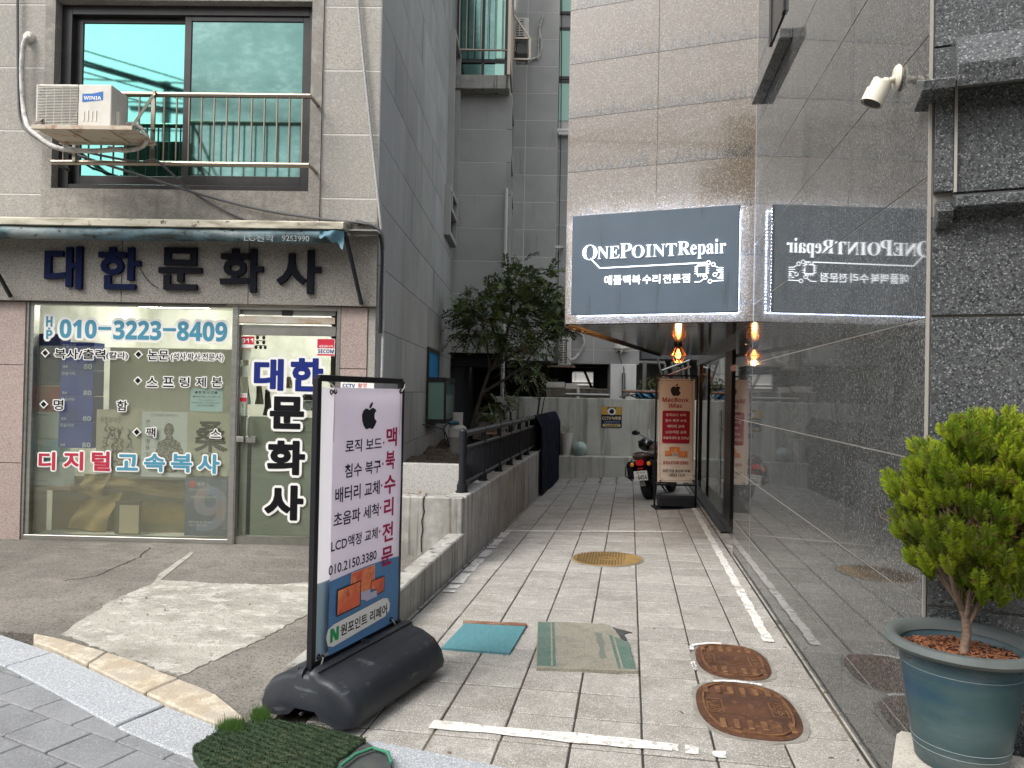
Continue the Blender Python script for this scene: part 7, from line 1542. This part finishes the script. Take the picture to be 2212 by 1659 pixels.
for k in range(2600):
    a = random.uniform(0,6.28); r_ = (pr-.028)*math.sqrt(random.random()); p = pc+Vector((r_*math.cos(a), r_*math.sin(a), ph-.052+random.uniform(0,.016)))
    d = Vector((random.gauss(0,1), random.gauss(0,1), random.gauss(0,.3))).normalized(); s_ = d.cross(Vector((random.gauss(0,.4),random.gauss(0,.4),1)).normalized()).normalized(); l, w = random.uniform(.006,.016), random.uniform(.0015,.004)
    g.add([p-d*l-s_*w, p-d*l+s_*w, p+d*l+s_*w*.6, p+d*l-s_*w*.6], [(0,1,2,3)])
build('bark_mulch', g, M('bark_chips', (.22,.085,.04), .9, var=((.10,.045,.025), 40, .4, .65), rnd=True), pt_, kind='stuff')
st = pc+Vector((.005,0,ph-.06)); Dp = D_
def cp_(x, y, dd=0): 
    lat_ = (x-1106)/1600*(Dp+dd); b = EYE+Fw*(Dp+dd)+Rt*lat_-Up*((y-829.5)/1600*(Dp+dd)); return b
g = G(); m_stem = M('conifer_stem', (.19,.135,.10), .85, var=((.11,.08,.06), 30, .4, .7, (1,1,.3)), bump=(90,.6))
g.tube([st, cp_(2088,1368), cp_(2086,1335)], .014, 9, r1=.012)
stems = [[cp_(2086,1345),cp_(2070,1300),cp_(2040,1250),cp_(2012,1190),cp_(1990,1120)], [cp_(2086,1345),cp_(2082,1290,.02),cp_(2088,1220,.03),cp_(2095,1130,.04),cp_(2090,1000,.02)], [cp_(2090,1350),cp_(2112,1305),cp_(2128,1260),cp_(2150,1190),cp_(2175,1090)], [cp_(2086,1340),cp_(2095,1280,-.03),cp_(2120,1210,-.06),cp_(2130,1120,-.08)], [cp_(2088,1350),cp_(2125,1300,.05),cp_(2165,1240,.06),cp_(2205,1170,.05)], [cp_(2080,1320),cp_(2060,1270,-.04),cp_(2045,1200,-.07),cp_(2050,1100,-.08)], [cp_(2070,1300),cp_(2030,1245,.05),cp_(1985,1200,.05),cp_(1960,1150,.03)]]
for s_ in stems: g.tube(s_, .0085, 7, r1=.003)
rnd = random.Random(3)
for k in range(110):
    s_ = stems[rnd.randrange(len(stems))]; i = rnd.randrange(1, len(s_)); a = s_[i-1].lerp(s_[i], rnd.random()); d = (a-cp_(2086,1300)); d.z = abs(d.z)*.5+.05; d = (d.normalized()*.6+Vector((rnd.gauss(0,.5),rnd.gauss(0,.5),.5))).normalized()
    g.tube([a, a+d*rnd.uniform(.03,.09), a+d*rnd.uniform(.09,.12)+Vector((0,0,.03))], .0022, 4, r1=.0008, cap=False)
build('stem', g, m_stem, pt_, smooth=True)
m_con = M('conifer_foliage', (.20,.25,.013), .55, 0, .2, var=[((.09,.155,.010), 9, .42, .62), ((.26,.31,.03), 26, .55, .72)]); m_brn = M('dry_conifer_foliage', (.12,.075,.03), .7)
gA = G(); gB = G(); gC = G(); cc = cp_(2120,1103)
lobes = []
tries = 0
while len(lobes) < 460 and tries < 30000:
    tries += 1
    d = Vector((rnd.gauss(0,1), rnd.gauss(0,1), rnd.gauss(0,1))).normalized(); r_ = rnd.uniform(.62,1.0)
    rx = .254; rz = .298; t = d.z
    wid = rx*(1.0 if t < .1 else 1-.16*(t-.1)); wid *= (1 if t > -.5 else 1-.30*(-.5-t)/.5)
    p = cc+Vector((d.x*wid*r_, d.y*wid*r_, d.z*rz*r_+.006*math.sin(d.x*11)))
    if t < -.55 and rnd.random() < .5: continue
    if any((p-q_).length < .027 for q_, _ in lobes): continue
    lobes.append((p, d))
for p, d in lobes:
    ax = (Vector((d.x*.55, d.y*.55, .95+.25*d.z))).normalized(); L_ = rnd.uniform(.050,.080); ph_ = rnd.uniform(0,6.28)
    olive = rnd.random() < .26
    fan_n = (d*.9+Vector((rnd.gauss(0,.5), rnd.gauss(0,.5), .0))).normalized(); side = ax.cross(fan_n).normalized()
    for j in range(5):
        sd = (side*math.cos(j*1.26+ph_)+ax.cross(side)*math.sin(j*1.26+ph_)).normalized(); base = p-ax*L_*.4
        for k in range(17):
            t = (k+1)/17; sgn_ = 1 if k % 2 else -1; sp_ = math.sin(t*2.6)*.024+.003
            o = base+ax*L_*t*.92; tip = o+sd*sgn_*sp_+ax*(.013+.01*rnd.random())+Vector((rnd.gauss(0,.002), rnd.gauss(0,.002), rnd.gauss(0,.002)))
            m1_ = o.lerp(tip,.55); nn = sd.cross(ax).normalized(); w_ = (tip-o).cross(nn).normalized()*.0028
            gg = (gC if olive else gA) if rnd.random() > .05 else gB
            gg.add([o, m1_+w_, tip, m1_-w_], [(0,1,2,3)])
            if k % 2:
                tp2 = m1_+ax*.014+sd*sgn_*.004; w2_ = (tp2-m1_).cross(nn).normalized()*.0022; gg.add([m1_, m1_.lerp(tp2,.5)+w2_, tp2, m1_.lerp(tp2,.5)-w2_], [(0,1,2,3)])
for k in range(900):
    d = Vector((rnd.gauss(0,1), rnd.gauss(0,1), rnd.gauss(0,.8))).normalized(); p = cc+d*rnd.uniform(.08,.19)+Vector((0,0,-.05)); a = Vector((rnd.gauss(0,1), rnd.gauss(0,1), rnd.gauss(0,1)+.5)).normalized(); w_ = a.cross(d).normalized()*.0025
    gB.add([p, p+a*.015+w_, p+a*.03, p+a*.015-w_], [(0,1,2,3)])
build('crown', gA, m_con, pt_, kind='stuff'); build('crown', gC, M('olive_conifer_foliage', (.085,.125,.012), .6, 0, .2, var=((.13,.16,.02), 18, .45, .65)), pt_, kind='stuff'); build('dry_foliage', gB, m_brn, pt_, kind='stuff')  # second crown: darker olive leaf colour on lobes picked at random
# ================================================================== across the street, seen only in reflections
m_op = [M('opposite_stone', (.34,.27,.20), .8, var=((.27,.21,.16), 1, .4, .7)), M('opposite_brick', (.20,.13,.10), .85, var=((.25,.17,.13), 3, .4, .7)), M('opposite_render', (.30,.30,.29), .8, var=((.23,.23,.22), 1, .4, .7))]
for i, (x0, x1, y, h, d, mi, lab) in enumerate(((-26,-15,-15,8.5,9,2,'pale rendered block across the street, far left in the reflections'), (-14.5,-6,-14.5,7.0,9,0,'tan stone block across the street with shop windows'), (-5.9,2.5,-15,11.6,9,1,'brown brick block across the street behind the camera'),(-6.9,-5.95,-15,9.8,9,1,'narrow brown stair tower beside the brown brick block across the street'), (3,11,-14.2,6.2,9,0,'low tan building across the street to the right'), (11.5,24,-15,11,9,2,'tall grey block across the street, far right'))):
    t = thing('opposite_building', lab, 'building', ((x0+x1)/2, y, -.14))
    build('wall', G().box(x0, x1, y-d, y, -.14, h), m_op[mi], t); build('parapet', G().box(x0-.1, x1+.1, y-d, y+.12, h, h+.35), m_conc, t)
    wf = None; k = 0
    for zz_ in [1.2+2.9*j for j in range(int((h-1)/2.9))]:
        x = x0+.8
        while x < x1-1.6:
            o = build('window', G().box(x, x+1.4, y-.02, y+.05, zz_, zz_+1.4), m_winframe, t); build('pane', G().box(x+.06, x+1.34, y+.051, y+.06, zz_+.06, zz_+1.34), m_pane2, o); x += 2.3
m_pole = M('pole_concrete', (.30,.29,.27), .8)
for x, lab in ((-9, 'concrete utility pole across the road on the left'), (6, 'concrete utility pole across the road on the right')):
    single('utility_pole', lab, 'pole', G().tube([(x,-6.5,-.3),(x,-6.5,9.5)], .14, 12, r1=.10).box(x-.9,x+.9,-6.56,-6.44,8.7,8.8), m_pole, base=(x,-6.5,-.1))
for k, (z, y, dz) in enumerate(((9.2,-6.1,.5),(9.0,-6.0,.45),(8.6,-6.2,.6),(9.7,-6.2,.4))):
    pts = [(-30+60*i/24, y, z-dz*math.sin(math.pi*((i*2)%24)/24)) for i in range(25)]
    single('overhead_line', ['second highest','third highest','lowest','highest'][k]+' of the four thin overhead lines running level along the street', 'cable', G().tube(pts, .022, 6), m_black, base=pts[0], group='overhead lines along the street')
q1_ = at(166, 125, 13.5, LF); q2_ = at(655, 262, 16.8, LF)
m1_ = Vector((q1_.x, 14-13.5, q1_.z)); m2_ = Vector((q2_.x, 14-16.8, q2_.z)); dd_ = m2_-m1_
for k, (o1, o2, rr_) in enumerate(((0,0,.018),(-.10,-.02,.030),(.14,.05,.014),(-.26,-.10,.014),(-.42,-.55,.014),(.05,-.16,.02))):
    e0 = m1_-dd_*1.5+Vector((0,0,o1)); e1 = m2_+dd_*2.2+Vector((0,0,o2)); pts = [f2w(e0.lerp(e1, i/24)+Vector((0,0,-.25*math.sin(math.pi*i/24)*(1 if k != 2 else .6)+.25*.9)), LF) for i in range(25)]
    single('overhead_line', ['thick','thickest bundled','thin upper','thin lower','thin sagging','medium'][k]+' black line crossing the street diagonally, reflected in the upstairs window', 'cable', G().tube(pts, rr_, 6), m_black, base=pts[0], group='diagonal overhead lines')
